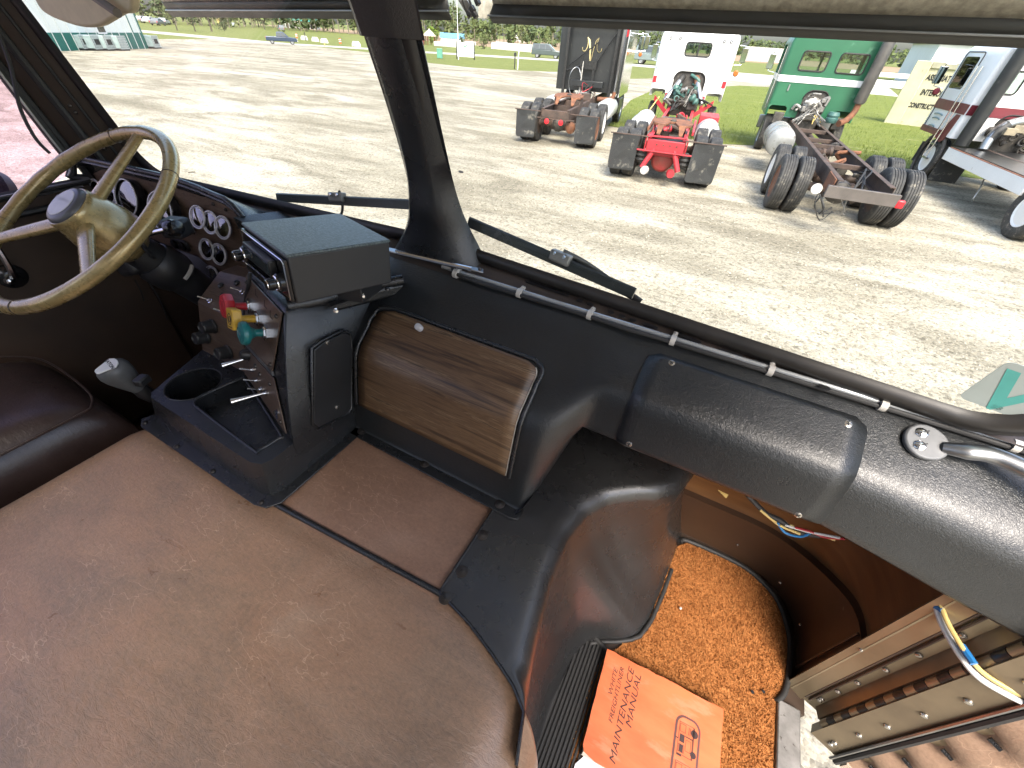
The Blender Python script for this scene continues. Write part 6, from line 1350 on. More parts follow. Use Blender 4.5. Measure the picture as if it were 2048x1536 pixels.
hoses(gt, [(-0.62, -1.4, 0.70), (-0.55, -1.45, 0.50), (-0.45, -1.40, 0.30), (-0.35, -1.35, 0.45)], 4, M['rubber'], 0.012, 0.1); hoses(gt, [(-0.2, -1.3, 0.66), (-0.1, -1.25, 0.45), (0.0, -1.2, 0.40)], 2, M['alu_worn'], 0.01, 0.08)
hoses(gt, [(0.1, -0.9, 0.8), (0.2, -0.4, 0.95), (0.3, 0.2, 0.8)], 4, M['rubber'], 0.014, 0.1)
clutter(gt, -0.35, 0.35, -0.9, 4.6, 0.45, 0.82, 26, [M['engine'], M['frame_rust'], M['rust'], M['engine']], 'chassis_part', 8)
ob('differential', G().lathe([(0.22, -0.05), (0.20, 0.1), (0.08, 0.2)], (0.0, -0.1, 0.50), (0, -1, 0), 18), M['engine'], gt)
ob('fuel_tank', G().tube([(-0.93, 3.35, 0.78), (-0.93, 3.4, 0.78), (-0.93, 4.9, 0.78), (-0.93, 4.95, 0.78)], [0.26, 0.33, 0.33, 0.26], 26), pm('tank_grey', (0.36, 0.37, 0.36), (0.22, 0.22, 0.21), 3, 0.4, metal=0.4, dirt=((0.14, 0.12, 0.10), 6, 0.58)), gt, sm=40)
for yy in (3.6, 4.2, 4.7): ob('tank_strap', G().torus((-0.93, yy, 0.78), (0, 1, 0), 0.335, 0.014, 26, 5), M['alu_worn'], gt)
ob('propeller_shaft', G().cyl((0, 0.3, 0.62), (0, 5.6, 0.80), 0.06), M['frame_rust'], gt)
cab_shell(gt, 7.0, 9.0, 1.03, 3.02, M['green_paint'], [(-0.82, -0.10, 2.22, 2.68), (0.18, 0.90, 2.22, 2.68)], (0.34, 1.76), hw=1.25, wells=0.28)
ob('white_stripe', G().bx(-1.245, 1.245, 6.985, 6.998, 1.92, 2.08), M['white_paint'], gt)
ob('white_stripe', G().bx(-1.262, -1.25, 7.08, 8.9, 1.92, 2.08), M['white_paint'], gt)
ob('latch', G().bx(-0.88, -0.84, 6.97, 6.998, 1.70, 1.86), M['alu'], gt)
clutter(gt, -0.26, 0.24, 6.75, 7.05, 1.15, 1.55, 30, [M['alu_worn'], M['white_plastic'], M['alu_worn'], M['engine']], 'engine_part', 12)
ob('engine_block', G().bx(-0.25, 0.25, 6.9, 7.3, 1.0, 1.55), M['alu_worn'], gt, bev=0.05)
hoses(gt, [(-0.35, 6.3, 0.98), (-0.1, 6.6, 1.25), (0.15, 6.7, 1.15), (0.3, 6.4, 1.0)], 8, M['alu_worn'], 0.014, 0.15); hoses(gt, [(0.1, 6.4, 1.0), (0.2, 6.7, 1.15), (0.32, 6.8, 1.0)], 2, M['wire_yellow'], 0.012, 0.1)
for s in (-1, 1):
    ob('cab_mount', G().box((s*0.85, 6.85, 1.0), (0.28, 0.2, 0.3)), M['engine'], gt, bev=0.02); ob('marker_tag', G().box((s*0.95, 6.78, 1.0), (0.06, 0.03, 0.16)), pm('lime_tag', (0.50, 0.62, 0.03), None, 9, 0.5), gt)
ob('air_can', G().lathe([(0.14, 0), (0.17, 0.05), (0.17, 0.12), (0.15, 0.14), (0.17, 0.2), (0.14, 0.28)], (0.62, 6.7, 1.02), (0, 0, 1), 20), pm('teal_can', (0.05, 0.13, 0.12), None, 9, 0.5), gt)
stk = ob('exhaust_stack', G().tube([(1.12, 6.72, 1.55), (1.12, 6.72, 1.60), (1.12, 6.72, 3.4)], [0.12, 0.155, 0.155], 22), pm('stack_grey', (0.20, 0.19, 0.18), (0.14, 0.135, 0.13), 3, 0.45, metal=0.6), gt, sm=40)
ob('exhaust_elbow', G().tube(bez([(1.12, 6.72, 1.60), (1.11, 6.70, 1.35), (1.0, 6.6, 1.15), (0.8, 6.4, 1.05)], 5), 0.085, 12), M['rust'], stk, sm=60)
mirror_arm(gt, -1.5, 8.8, 2.35); ob('grab_rail', G().tube([(-1.29, 7.15, 1.2), (-1.30, 7.15, 2.75)], 0.016, 8), M['chrome'], gt)
ob('front_bumper', G().bx(-1.2, 1.2, 9.0, 9.15, 0.45, 0.85), M['alu'], gt, bev=0.03)

# ---- white and maroon cab-over at the right edge
mt = th('maroon_striped_truck', 'white cab-over truck with maroon stripes at the right edge', 'truck', (6.77, 12.25, -0.004), R(8.0), local=True, group='parked trucks')
duals(mt, 0, ('white', 'white')); 
for s in (-1, 1): chan(mt, s*0.43, -0.9, 6.9, 0.72, 0.97, M['frame_rust'], s); wheel(mt, s*1.03, 5.2, rim='white', out=s)
cab_shell(mt, 4.55, 6.65, 1.10, 3.0, M['white_paint'], [(-1.02, -0.50, 2.10, 2.55), (-0.3, 0.3, 2.15, 2.55)], (0.45, 1.7), wells=0.0)
for a, b in ((1.62, 1.84),):
    ob('maroon_stripe', G().bx(-1.216, -1.202, 4.60, 6.55, a, b), M['maroon'], mt); ob('maroon_stripe', G().bx(-1.19, 1.19, 4.536, 4.548, a, b), M['maroon'], mt)
ob('maroon_stripe', G().bx(-1.216, -1.202, 4.8, 6.55, 1.06, 1.20), M['maroon'], mt)
ob('maroon_wedge', G().prism([V((-1.217, 4.72, 1.60)), V((-1.217, 4.95, 1.60)), V((-1.217, 5.35, 1.02)), V((-1.217, 4.95, 0.95)), V((-1.217, 4.80, 1.02))], (0.014, 0, 0)), M['maroon'], mt)
ob('door_line', G().tube([(-1.208, y, z) for y, z in rrect(5.45, 6.45, 1.16, 2.88, 0.08, 4)], 0.012, 5, closed=True), M['rubber'], mt)
ob('side_pane', G().prism([V((-1.20, y, z)) for y, z in rrect(5.60, 6.42, 2.09, 2.78, 0.08, 4)], (0.006, 0, 0)), M['clear'], mt)
for y in (5.05, 5.30): ob('grab_rail', G().tube([(-1.26, y + 0.02, 2.6), (-1.26, y, 1.9), (-1.24, y + 0.02, 1.1), (-1.22, y + 0.05, 0.55)], 0.016, 8), M['chrome'], mt)
ob('step', G().bx(-1.24, -1.18, 5.02, 5.32, 0.52, 0.56), M['alu'], mt); ob('step', G().bx(-1.24, -1.18, 5.02, 5.32, 0.86, 0.90), M['alu'], mt)
text('lettering', 'FREIGHT\nHAULING', pm('door_print', (0.20, 0.30, 0.32), None, 9, 0.5), mt, frame(V((-1.219, 5.98, 1.46)), (0, -1, 0), (0, 0, 1)), 0.15, line=0.85) if False else None
for z, w_ in ((1.52, 0.30), (1.42, 0.26), (1.24, 0.22)):
    ob('door_lettering', G().tube([V((-1.219, 5.95 + w_*math.sin(R(t)), z - 0.05*(1 - math.cos(R(t))))) for t in range(-60, 61, 10)], 0.016, 5), pm('door_print', (0.22, 0.32, 0.34), None, 9, 0.5), mt)
ob('wheel_arch', G().torus((-1.16, 5.2, 0.55), (1, 0, 0), 0.62, 0.05, 24, 6, 0, 360), M['engine'], mt)
ob('front_flap', G().bx(-1.25, -0.85, 5.78, 5.80, 0.35, 0.85), M['flap'], mt); ob('rear_flap', G().prism([V((-1.22, 4.30, 0.12)), V((-0.55, 4.30, 0.12)), V((-0.55, 4.25, 0.95)), V((-1.22, 4.25, 0.95))], (0, 0.012, 0)), M['flap'], mt)
sd_ = ob('deck_fairing', G().bx(-1.26, -1.20, 0.4, 4.15, 0.68, 0.95), M['white_paint'], mt, bev=0.012, label='scuffed white side rail')
ob('rust_edge', G().bx(-1.262, -1.198, 0.42, 4.1, 0.951, 0.957), M['rust'], sd_)
ob('deck', G().bx(-1.19, 1.19, 0.3, 4.2, 0.93, 0.97), M['steel_dark'], mt)
stk = ob('exhaust_stack', G().tube([(-0.98, 4.30, 1.0), (-0.98, 4.30, 3.4)], 0.16, 20), M['black_paint'], mt, sm=40)
ob('intake_pipe', G().tube(bez([(-0.62, 4.0, 1.0), (-0.60, 4.05, 1.25), (-0.45, 4.15, 1.50), (-0.1, 4.3, 1.62), (0.3, 4.35, 1.65)], 6), 0.10, 14), M['alu'], mt, sm=60)
ob('intake_boot', G().tube(bez([(-0.60, 4.05, 1.22), (-0.52, 4.1, 1.40), (-0.40, 4.17, 1.52)], 5), 0.112, 14), M['rubber'], mt, sm=60)
clutter(mt, -0.45, 0.5, 3.8, 4.5, 1.0, 1.5, 16, [pm('engine_tan', (0.36, 0.30, 0.20), (0.2, 0.17, 0.12), 6, 0.6), M['engine']], 'engine_part', 15)
mirror_arm(mt, -1.52, 6.5, 2.35); ob('marker', G().lathe([(0.09, 0), (0.06, 0.05)], (-1.40, 6.45, 1.98), (0, -1, 0), 12), M['maroon'], mt)
ob('hook', G().tube(bez([(-1.0, 2.4, 0.70), (-1.02, 2.2, 0.45), (-1.05, 2.1, 0.22), (-1.0, 2.15, 0.15)], 5), 0.016, 6), M['alu'], mt)
# ================================================================== FAR THINGS
def HT(b, t):
    p = PG(*b); r = ray(*t); d = math.hypot(p.x - CAM.x, p.y - CAM.y); return p, CAM.z + r.z*d/math.hypot(r.x, r.y)
M['leaf'] = [pm('leaf_%d' % i, c, tuple(x*0.5 for x in c), 0.6, 0.7, spec=0.15) for i, c in enumerate(((0.115, 0.145, 0.055), (0.085, 0.115, 0.05), (0.15, 0.175, 0.075), (0.17, 0.25, 0.04)))]
M['bark'] = pm('bark', (0.10, 0.08, 0.06), (0.06, 0.05, 0.04), 3, 0.9)
def crown(g, c, rx_, rz_, n, s, rnd):
    cl = [(V((rnd.gauss(0, .42), rnd.gauss(0, .42), rnd.uniform(-.75, .8))), rnd.uniform(.25, .5)) for _ in range(max(5, n//28))]
    for _ in range(n):
        q, k = rnd.choice(cl); d = V((rnd.gauss(0, 1), rnd.gauss(0, 1), rnd.gauss(0, 1))).normalized()*k*rnd.uniform(.5, 1)
        p = q + d; P_ = V((c[0] + p.x*rx_, c[1] + p.y*rx_, c[2] + p.z*rz_))
        a = V((rnd.gauss(0, 1), rnd.gauss(0, 1), rnd.gauss(0, .6))).normalized()*s*rnd.uniform(.6, 1.3); b = a.orthogonal().normalized()*s*rnd.uniform(.4, .9)
        g.add([P_ - a, P_ + b*.8, P_ + a, P_ - b*.8], [(0, 1, 2, 3)])
def tree(label, p, h, w_, leaf, n=420, s=0.22, seed=1, bare=0.28, name='tree', group='single trees beyond the lot'):
    rnd = random.Random(seed); t = th(name, label, 'tree', (p.x, p.y, TZ(p.x)), 0, group, local=True)
    tk = G().tube([(0, 0, -0.1), (0.04*h*.2, 0, h*.25), (-0.02*h, 0.02*h, h*.55), (0, 0, h*.85)], [h*.026, h*.02, h*.013, h*.004], 8)
    for k in range(6):
        a = rnd.uniform(0, 6.28); z = h*rnd.uniform(bare, .65); tk.tube([(0, 0, z), (math.cos(a)*w_*.25, math.sin(a)*w_*.25, z + h*.10), (math.cos(a)*w_*.45, math.sin(a)*w_*.45, z + h*.2)], [h*.010, h*.006, h*.002], 5)
    ob('trunk', tk, M['bark'], t, sm=60)
    g = G(); crown(g, (0, 0, h*(bare + (1 - bare)/2)), w_*.62, h*(1 - bare)*.56, n, s, rnd); ob('crown', g, leaf, t, sm=0)
    return t
L_ = M['leaf']
tree('slim young olive green tree left of the parked row of trees', PG(355, 61), 5.5, 3.6, L_[2], 420, .22, 2)
tree('rounded mid green tree with short trunk beside the lot', PG(391, 63), 6.0, 4.6, L_[1], 620, .24, 3, .16)
tree('tall tree with bare leaning trunk by the yellow sign', PG(424, 63), 8.5, 4.0, L_[0], 420, .25, 4, .42)
tree('low rounded green bush tree at the grass edge', PG(449, 62), 3.6, 3.8, L_[1], 620, .20, 5, .10)
tree('pale green tree in front of the far white building', PG(637, 52), 9.0, 8.0, L_[0], 420, .5, 6, .2)
tree('bright lime green round tree behind the road', PG(866, 86), 4.4, 4.2, L_[3], 620, .22, 7, .06)
tree('brown budding tree across the road at the left', PG(518, 54), 10.0, 9.0, pm('leaf_brown', (0.17, 0.15, 0.075), (0.09, 0.08, 0.04), .6, .7), 420, .5, 8, .2)
tree('small olive shrub behind the company sign', PG(925, 93), 3.0, 2.6, L_[2], 380, .18, 9, .05)
tree('wide olive shrub beside the pale block wall', PG(967, 98), 3.0, 4.0, L_[2], 480, .2, 10, .05)
# distant wood
rnd = random.Random(40); gs3 = [G(), G(), G()]; trk = G()
def far_pt(az, d):
    a = R(az) - _A; return V((CAM.x + d*math.sin(a), CAM.y + d*math.cos(a), 0))
for k in range(240):
    az = lerp(-44, 6, k/240) + rnd.uniform(-.8, .8); d = rnd.uniform(235, 330); p = far_pt(az, d); z = TZ(p.x); h = rnd.uniform(8.5, 15)*(d/260)*(0.75 if az > -8 else 1)
    trk.tube([(p.x, p.y, z - .3), (p.x, p.y, z + h*.8)], [.22, .08], 5)
    crown(gs3[rnd.choice((0, 0, 1, 1, 2))], (p.x, p.y, z + h*.56), rnd.uniform(3.0, 4.6), h*.50, 60, .95, rnd)
for k in range(120):
    az = lerp(6, 44, k/120); d = rnd.uniform(290, 360); p = far_pt(az, d); h = rnd.uniform(6, 10)
    crown(gs3[rnd.choice((0, 1, 1))], (p.x, p.y, h*.5), rnd.uniform(3.5, 5), h*.52, 46, 1.1, rnd)
for g, m, nm_ in ((gs3[0], L_[0], 'wood_olive'), (gs3[1], L_[1], 'wood_dark'), (gs3[2], L_[2], 'wood_pale'), (trk, pm('far_trunks', (0.22, 0.19, 0.14), None, 2, 0.9), 'wood_trunks')):
    o = ob(nm_, g, m, sm=0); o['kind'] = 'stuff'; o['label'] = 'distant line of trees along the horizon'; o['category'] = 'trees'

# ---- metal clad building at the left
A_ = PG(296, 97); Bn = PG(150, 101); d1 = V((Bn.x - A_.x, Bn.y - A_.y, 0)).normalized(); d2 = V((-d1.y, d1.x, 0)); d2 = d2 if d2.x < 0 else -d2
bd_ = th('metal_building', 'white metal clad building with dark green base at the far left', 'building', (A_.x, A_.y, TZ(A_.x)))
zb = TZ(A_.x) - 0.3
def bp(a, b, z): return V((A_.x, A_.y, z)) + d1*a + d2*b
wh = pm('cladding_white', (0.74, 0.76, 0.72), (0.68, 0.70, 0.66), .4, .5); gr_ = pm('cladding_green', (0.018, 0.135, 0.105), (0.014, 0.11, 0.085), .5, .5)
ob('wall', G().prism([bp(0, 0, zb), bp(26, 0, zb), bp(26, 16, zb), bp(0, 16, zb)], (0, 0, 6.2)), wh, bd_, sm=0)
ob('base_cladding', G().prism([bp(-.03, -.04, zb), bp(26.03, -.04, zb), bp(26.03, 0.05, zb), bp(-.03, .05, zb)], (0, 0, 1.65)), gr_, bd_, sm=0)
ob('base_cladding', G().prism([bp(-.04, -.03, zb), bp(-.04, 16, zb), bp(.02, 16, zb), bp(.02, -.03, zb)], (0, 0, 1.65)), gr_, bd_, sm=0)
ob('corner_post', G().prism([bp(-.05, -.06, zb), bp(.12, -.06, zb), bp(.12, .0, zb), bp(-.05, .0, zb)], (0, 0, 6.2)), gr_, bd_, sm=0)
ob('seam_trim', G().prism([bp(1.35, -.05, zb), bp(1.45, -.05, zb), bp(1.45, .0, zb), bp(1.35, .0, zb)], (0, 0, 6.2)), gr_, bd_, sm=0)
ob('roof', G().prism([bp(-.4, -.5, zb + 6.15), bp(26.4, -.5, zb + 6.15), bp(26.4, 8, zb + 8), bp(-.4, 8, zb + 8)], (0, 0, .15)), gr_, bd_, sm=0)
wn = ob('window', G().prism([bp(5.35, -.07, zb + 1.55), bp(6.55, -.07, zb + 1.55), bp(6.55, -.07, zb + 3.0), bp(5.35, -.07, zb + 3.0)], d2*.06), M['white_paint'], bd_, sm=0)
ob('pane', G().prism([bp(5.47, -.085, zb + 1.68), bp(6.43, -.085, zb + 1.68), bp(6.43, -.085, zb + 2.9), bp(5.47, -.085, zb + 2.9)], d2*.01), M['dark_glass'], wn, sm=0)
for k in range(24): ob('rib', G().prism([bp(k*1.05 + .5, -.065, zb), bp(k*1.05 + .56, -.065, zb), bp(k*1.05 + .56, -.03, zb), bp(k*1.05 + .5, -.03, zb)], (0, 0, 6.1)), wh if False else wh, bd_, sm=0)
# ---- caged liquid totes in front of it
cage_m = pm('cage_bar', (0.60, 0.64, 0.63), None, 5, .4, metal=.5); tote_m = pm('tote_plastic', (0.34, 0.43, 0.43), (0.24, 0.31, 0.31), 3, .4)
def tote(label, a, b, dark=False, w_=1.15, h=1.12, lab=True):
    p = PG(a, b); t = th('liquid_tote', label, 'tank', (p.x, p.y, TZ(p.x)), math.atan2(d1.y, d1.x), 'totes in front of the metal building', local=True)
    ob('bottle', G().bx(-w_/2 + .03, w_/2 - .03, -.5, .5, .15, h), tote_m if not dark else pm('tank_dark', (0.07, 0.085, 0.085), (0.05, 0.06, 0.06), 3, .5), t, bev=.06)
    ob('pallet', G().bx(-w_/2, w_/2, -.52, .52, .0, .13), M['steel_dark'], t)
    if not dark:
        g = G()
        for i in range(7):
            x = lerp(-w_/2, w_/2, i/6); g.bx(x - .03, x + .03, .525, .545, .12, h); g.bx(x - .03, x + .03, -.545, -.525, .12, h)
        for j in range(6):
            z = lerp(.16, h, j/5); g.bx(-w_/2, w_/2, .52, .54, z - .03, z + .03); g.bx(-w_/2, w_/2, -.54, -.52, z - .03, z + .03)
        ob('cage', g, cage_m, t, sm=0)
        if lab: ob('label_plate', G().bx(-.30, .30, .548, .555, .45, .85).bx(-.30, .30, -.555, -.548, .45, .85), M['steel_dark'], t, sm=0)
    return t
tote('dark grey tank at the left end of the totes', 128, 100, True, 2.1, 1.5)
tote('caged tote next to the dark tank', 168, 100.5); tote('second caged tote from the dark tank', 191, 101)
tote('third caged tote from the dark tank with dark plate', 215, 101); tote('caged tote in front of the green cladding without plate', 242, 101, lab=False)
tote('lone caged tote right of the building corner', 308, 97)

# ---- cars
def car(name, label, p, hd, col, kind='suv', scale=1.0, group='cars on the road and lot edge', cat='car'):
    t = th(name, label, cat, (p.x, p.y, TZ(p.x)), hd, group, local=True); t.scale = (scale,)*3
    paint = pm('paint_' + name, col, tuple(x*.85 for x in col), 2, .25, coat=.6)
    L2 = 2.65; W2 = .95
    if kind == 'pickup':
        low = [(-2.7, .45), (-2.72, 1.08), (-.85, 1.10), (1.05, 1.12), (1.25, 1.10), (2.55, .98), (2.72, .75), (2.70, .45)]; top_ = [(-.85, 1.09), (-.70, 1.80), (.35, 1.83), (.55, 1.78), (1.30, 1.10)]
        win = [[(-.70, 1.16), (-.60, 1.70), (-.05, 1.72), (-.05, 1.16)], [(.05, 1.16), (.05, 1.72), (.42, 1.70), (.98, 1.16)]]; ax = (-1.75, 1.70)
    elif kind == 'suv':
        low = [(-2.55, .42), (-2.58, 1.12), (1.0, 1.12), (1.25, 1.12), (2.45, 1.00), (2.60, .75), (2.58, .42)]; top_ = [(-2.54, 1.11), (-2.38, 1.86), (-.2, 1.92), (.35, 1.88), (1.25, 1.11)]
        win = [[(-2.25, 1.22), (-2.15, 1.75), (-1.35, 1.78), (-1.35, 1.22)], [(-1.20, 1.22), (-1.20, 1.78), (-.30, 1.80), (-.30, 1.22)], [(-.18, 1.22), (-.18, 1.80), (.30, 1.77), (.92, 1.22)]]; ax = (-1.55, 1.62)
    else:
        low = [(-2.2, .35), (-2.25, .85), (-1.5, .92), (1.0, .92), (2.15, .78), (2.28, .55), (2.2, .35)]; top_ = [(-1.6, .91), (-1.05, 1.38), (.15, 1.42), (.45, 1.36), (1.15, .91)]
        win = [[(-1.25, .97), (-.95, 1.30), (-.35, 1.33), (-.35, .97)], [(-.25, .97), (-.25, 1.33), (.25, 1.30), (.80, .97)]]; ax = (-1.35, 1.38)
    ob('body', G().prism([V((-W2, y, z)) for y, z in low], (2*W2, 0, 0)), paint, t, bev=.09, seg=3)
    n = len(top_); ob('cabin', G().loft([[V((s*(W2 - .03 if k in (0, n-1) else W2 - .2), y, z)) for k, (y, z) in enumerate(top_)] for s in (-1, 1)], True, True), paint, t, bev=.06, seg=2)
    for s in (-1, 1):
        for wv_ in win:
            def xw(z): return W2 - .03 - .17*max(0, (z - top_[0][1]))/(top_[1][1] - top_[0][1]) + .012
            ob('window', G().prism([V((s*xw(z), y, z)) for y, z in wv_], (s*.012, 0, 0)), M['dark_glass'], t, sm=0)
        for y in ax: wheel(t, s*(W2 - .11), y, .37, 'alu', None, s)
        ob('headlight', G().box((s*(W2 - .2), low[-2][0] - .05, .82 if kind != 'sedan' else .66), (.32, .12, .16)), M['white_plastic'], t, bev=.03)
        ob('tail_light', G().box((s*(W2 - .12), low[1][0] + .02, .92 if kind != 'sedan' else .72), (.16, .06, .28)), M['tail_red'], t, bev=.02)
        ob('wing_mirror', G().box((s*(W2 + .08), .85, 1.22 if kind != 'sedan' else 1.0), (.18, .1, .14)), paint, t, bev=.03)
    y0, y1 = top_[-1], top_[-2]
    ob('windscreen', G().prism([V((-.80, y0[0] + .01, y0[1] + .05)), V((.80, y0[0] + .01, y0[1] + .05)), V((.68, y1[0] + .05, y1[1] - .05)), V((-.68, y1[0] + .05, y1[1] - .05))], (0, .01, .012)), M['dark_glass'], t, sm=0)
    ob('bumper', G().bx(-W2 + .05, W2 - .05, low[-1][0] - .02, low[-1][0] + .08, .40, .60), M['chrome'] if kind == 'pickup' else M['plastic'], t, bev=.03)
    return t
def hd(a, b): p, q = PG(*a), PG(*b); return math.atan2(-(q.x - p.x), q.y - p.y)
car('pickup_truck', 'dark blue pickup truck driving at the edge of the lot', PG(566, 88.5), R(-38), (0.025, 0.045, 0.085), 'pickup', cat='pickup')
car('sport_utility', 'dark green grey estate vehicle on the road behind the black truck', PG(1093, 116.5), R(-72), (0.055, 0.075, 0.075), 'suv')
car('silver_car', 'silver car far along the road at the left', PG(469, 54), R(60), (0.60, 0.62, 0.64), 'sedan')
car('dark_suv', 'small dark vehicle on the road directly behind the blue pickup', PG(563, 63), R(60), (0.18, 0.19, 0.20), 'suv')
for i, (px, py, c) in enumerate(((287, 38.5, (.5, .5, .5)), (302, 40.5, (.62, .62, .62)), (318, 44.5, (.16, .17, .18)), (330, 43, (.5, .52, .54)))):
    p = PG(px, py + 6.5); car('parked_car', ['pale car farthest left in the distant row of parked cars', 'white car second in the distant row of parked cars', 'dark car third in the distant row of parked cars', 'grey car at the right end of the distant row of parked cars'][i], p, R(20 + 9*i), c, 'sedan', 1.3, 'distant parked cars')
car('farm_truck', 'grey farm truck half hidden behind the white tractor truck', PG(1307, 130), R(-85), (0.16, 0.20, 0.20), 'suv', 1.25)

# ---- signs, posts and roadside furniture
p, q = PG(914, 118), PG(948, 119); sgn = th('company_sign', 'white company sign on two posts beside the road', 'sign', (p.x, p.y, TZ(p.x)))
dv = V((1.0, 0.62, 0)).normalized(); nv = V((dv.y, -dv.x, 0)); c0 = V((p.x, p.y, TZ(p.x))) + dv*1.15
ob('board', G().prism([c0 - dv*1.12 + V((0, 0, .28)), c0 + dv*1.12 + V((0, 0, .28)), c0 + dv*1.12 + V((0, 0, 1.75)), c0 - dv*1.12 + V((0, 0, 1.75))], -nv*.1), M['white_paint'], sgn, sm=0)
for s in (-1, 1): ob('post', G().box(c0 + dv*s*1.14 - nv*.05 + V((0, 0, .9)), (.12, .12, 1.85)), M['steel_dark'], sgn)
gtx = pm('sign_teal', (0.05, 0.16, 0.14), None, 9, .5)
text('lettering', 'SeedQnomy', gtx, sgn, frame(c0 + nv*.012 + V((0, 0, .78)), dv, (0, 0, 1)), .50, bold=.008, sx=.92)
lf = G()
for a, x, z in ((20, .02, 1.36), (-60, .18, 1.42), (60, -.16, 1.30)): lf.prism([c0 + nv*.012 + V((0, 0, z)) + dv*(x + .16*math.cos(R(t))*math.cos(R(a)) - .06*math.sin(R(t))*math.sin(R(a))) + V((0, 0, .16*math.cos(R(t))*math.sin(R(a)) + .06*math.sin(R(t))*math.cos(R(a)))) for t in range(0, 360, 30)], nv*.004)
ob('leaf_logo', lf, pm('logo_green', (0.06, 0.20, 0.12), None, 9, .5), sgn, sm=0)
p = PG(917, 119); one('flag_pole', G().tube([(p.x, p.y, TZ(p.x) - .1), (p.x, p.y, TZ(p.x) + 5.6)], [.05, .03], 8), M['white_paint'], 'slender white pole standing in front of the company sign', 'pole')
p = PG(880, 116.5); o = th('utility_box', 'pale green utility box on the grass verge', 'utility box', (p.x, p.y, TZ(p.x)), R(30), local=True); ob('cabinet', G().bx(-.35, .35, -.3, .3, 0, .92), pm('utility_green', (0.10, 0.30, 0.22), None, 5, .5), o, bev=.03); ob('lid', G().bx(-.37, .37, -.32, .32, .92, .99), pm('utility_lid', (0.14, 0.36, 0.27), None, 5, .5), o, bev=.02)
p = PG(1029, 138); o = th('mailbox', 'black mailbox on a dark post at the edge of the lot', 'mailbox', (p.x, p.y, TZ(p.x)), R(30), local=True); ob('post', G().bx(-.05, .05, -.05, .05, 0, 1.05), M['steel_dark'], o); ob('box', G().prism([V((x, -.28, z)) for x, z in ((-.12, 1.02), (.12, 1.02), (.12, 1.18), (.09, 1.26), (0, 1.29), (-.09, 1.26), (-.12, 1.18))], (0, .56, 0)), M['black_paint'], o)
p = PG(1035, 139); one('marker_post', G().tube([(p.x, p.y, TZ(p.x) - .05), (p.x + .05, p.y, TZ(p.x) + 1.55)], .045, 8), M['white_paint'], 'thin white marker post beside the mailbox', 'post')
for k, (px, py, l) in enumerate(((681, 87.5, 'orange traffic barrel on the far verge'), (594, 76, 'small orange marker by the nose of the blue pickup'))):
    p = PG(px, py); o = th('traffic_barrel', l, 'barrel', (p.x, p.y, TZ(p.x)), group='orange road barrels', local=True)
    ob('drum', G().lathe([(.30, 0), (.29, .1), (.26, .3), (.24, .6), (.22, .95), (.12, 1.0)], (0, 0, 0), (0, 0, 1), 14), M['amber'], o)
    for z in (.35, .68): ob('band', G().lathe([(.275, 0), (.268, .14)], (0, 0, z), (0, 0, 1), 14), M['white_paint'], o)
for px, py, l in ((609, 80, 'pale broken concrete slab nearest the pickup'), (631, 83, 'second pale concrete slab along the verge'), (649, 86, 'third pale concrete slab along the verge'), (713, 93, 'low pale culvert end on the verge')):
    p = PG(px, py); one('concrete_slab', G().loft([[V((p.x + a*s, p.y + b*s, TZ(p.x) + z)) for a, b in ((-.9, -.3), (.5, -.5), (1.0, .2), (-.2, .5))] for s, z in ((1.1, -.1), (1, .45), (.7, .85))], True, True), pm('concrete', (0.48, 0.47, 0.44), (0.38, 0.37, 0.34), 2, .8), l, 'slab', 'rubble along the verge')
p = PG(650, 93); one('stake', G().box((p.x, p.y, TZ(p.x) + .3), (.1, .1, .7)), M['wire_yellow'], 'short yellow stake in the verge grass', 'stake')
p = PG(612, 82); one('delineator', G().tube([(p.x, p.y, TZ(p.x)), (p.x, p.y, TZ(p.x) + 1.6)], [.07, .1], 8), M['rubber'], 'dark upright marker post behind the blue pickup', 'post')
one('yellow_sign', G().prism([PY(433, 40, PG(436, 60).y), PY(437, 36, PG(436, 60).y), PY(440, 43, PG(436, 60).y), PY(436, 47, PG(436, 60).y)], (0, .05, 0)), M['wire_yellow'], 'small yellow warning sign between the roadside trees', 'sign')
for px, py, tx, l in ((490, 52, 'pale utility pole leaning among the far trees', 0), (546, 56, 'pale utility pole left of the far white building', 0), (985, 84, 'wooden utility pole in front of the distant wood', 0)):
    p = PG(px, py); one('utility_pole', G().tube([(p.x, p.y, TZ(p.x) - .2), (p.x, p.y, TZ(p.x) + 9)], [.16, .11], 8), pm('pole_wood', (0.34, 0.30, 0.23), None, 3, .9), tx, 'pole', 'utility poles')
# pale block wall, stone heap, gazebo, blue roof, far house
for k in range(8):
    p = PG(988 + 10*k, 98 + .95*k); one('concrete_block', G().box((p.x, p.y, TZ(p.x) + .75), (1.5, .9, 1.5), Matrix.Rotation(R(5), 3, 'Z')), pm('block_%d' % k, (0.56, 0.56, 0.50), (0.46, 0.46, 0.41), 1.5, .85), 'pale concrete block in the low wall across the road, number %s from the left' % ('one', 'two', 'three', 'four', 'five', 'six', 'seven', 'eight')[k], 'block', 'blocks of the low wall', bev=.04)
p = PG(1025, 84); g = G(); rnd = random.Random(9)
for _ in range(60):
    a = rnd.uniform(0, 6.28); r_ = rnd.uniform(0, 6); s = rnd.uniform(.5, 1.1); c = (p.x + r_*math.cos(a), p.y + 4 + r_*math.sin(a)*.5, TZ(p.x) + max(0, 3.0 - r_*.5)*rnd.uniform(.3, 1)); g.lathe([(s*.5, -s*.4), (s*.8, 0), (s*.5, s*.5), (.05, s*.6)], c, (rnd.uniform(-1, 1), rnd.uniform(-1, 1), 1), 6)
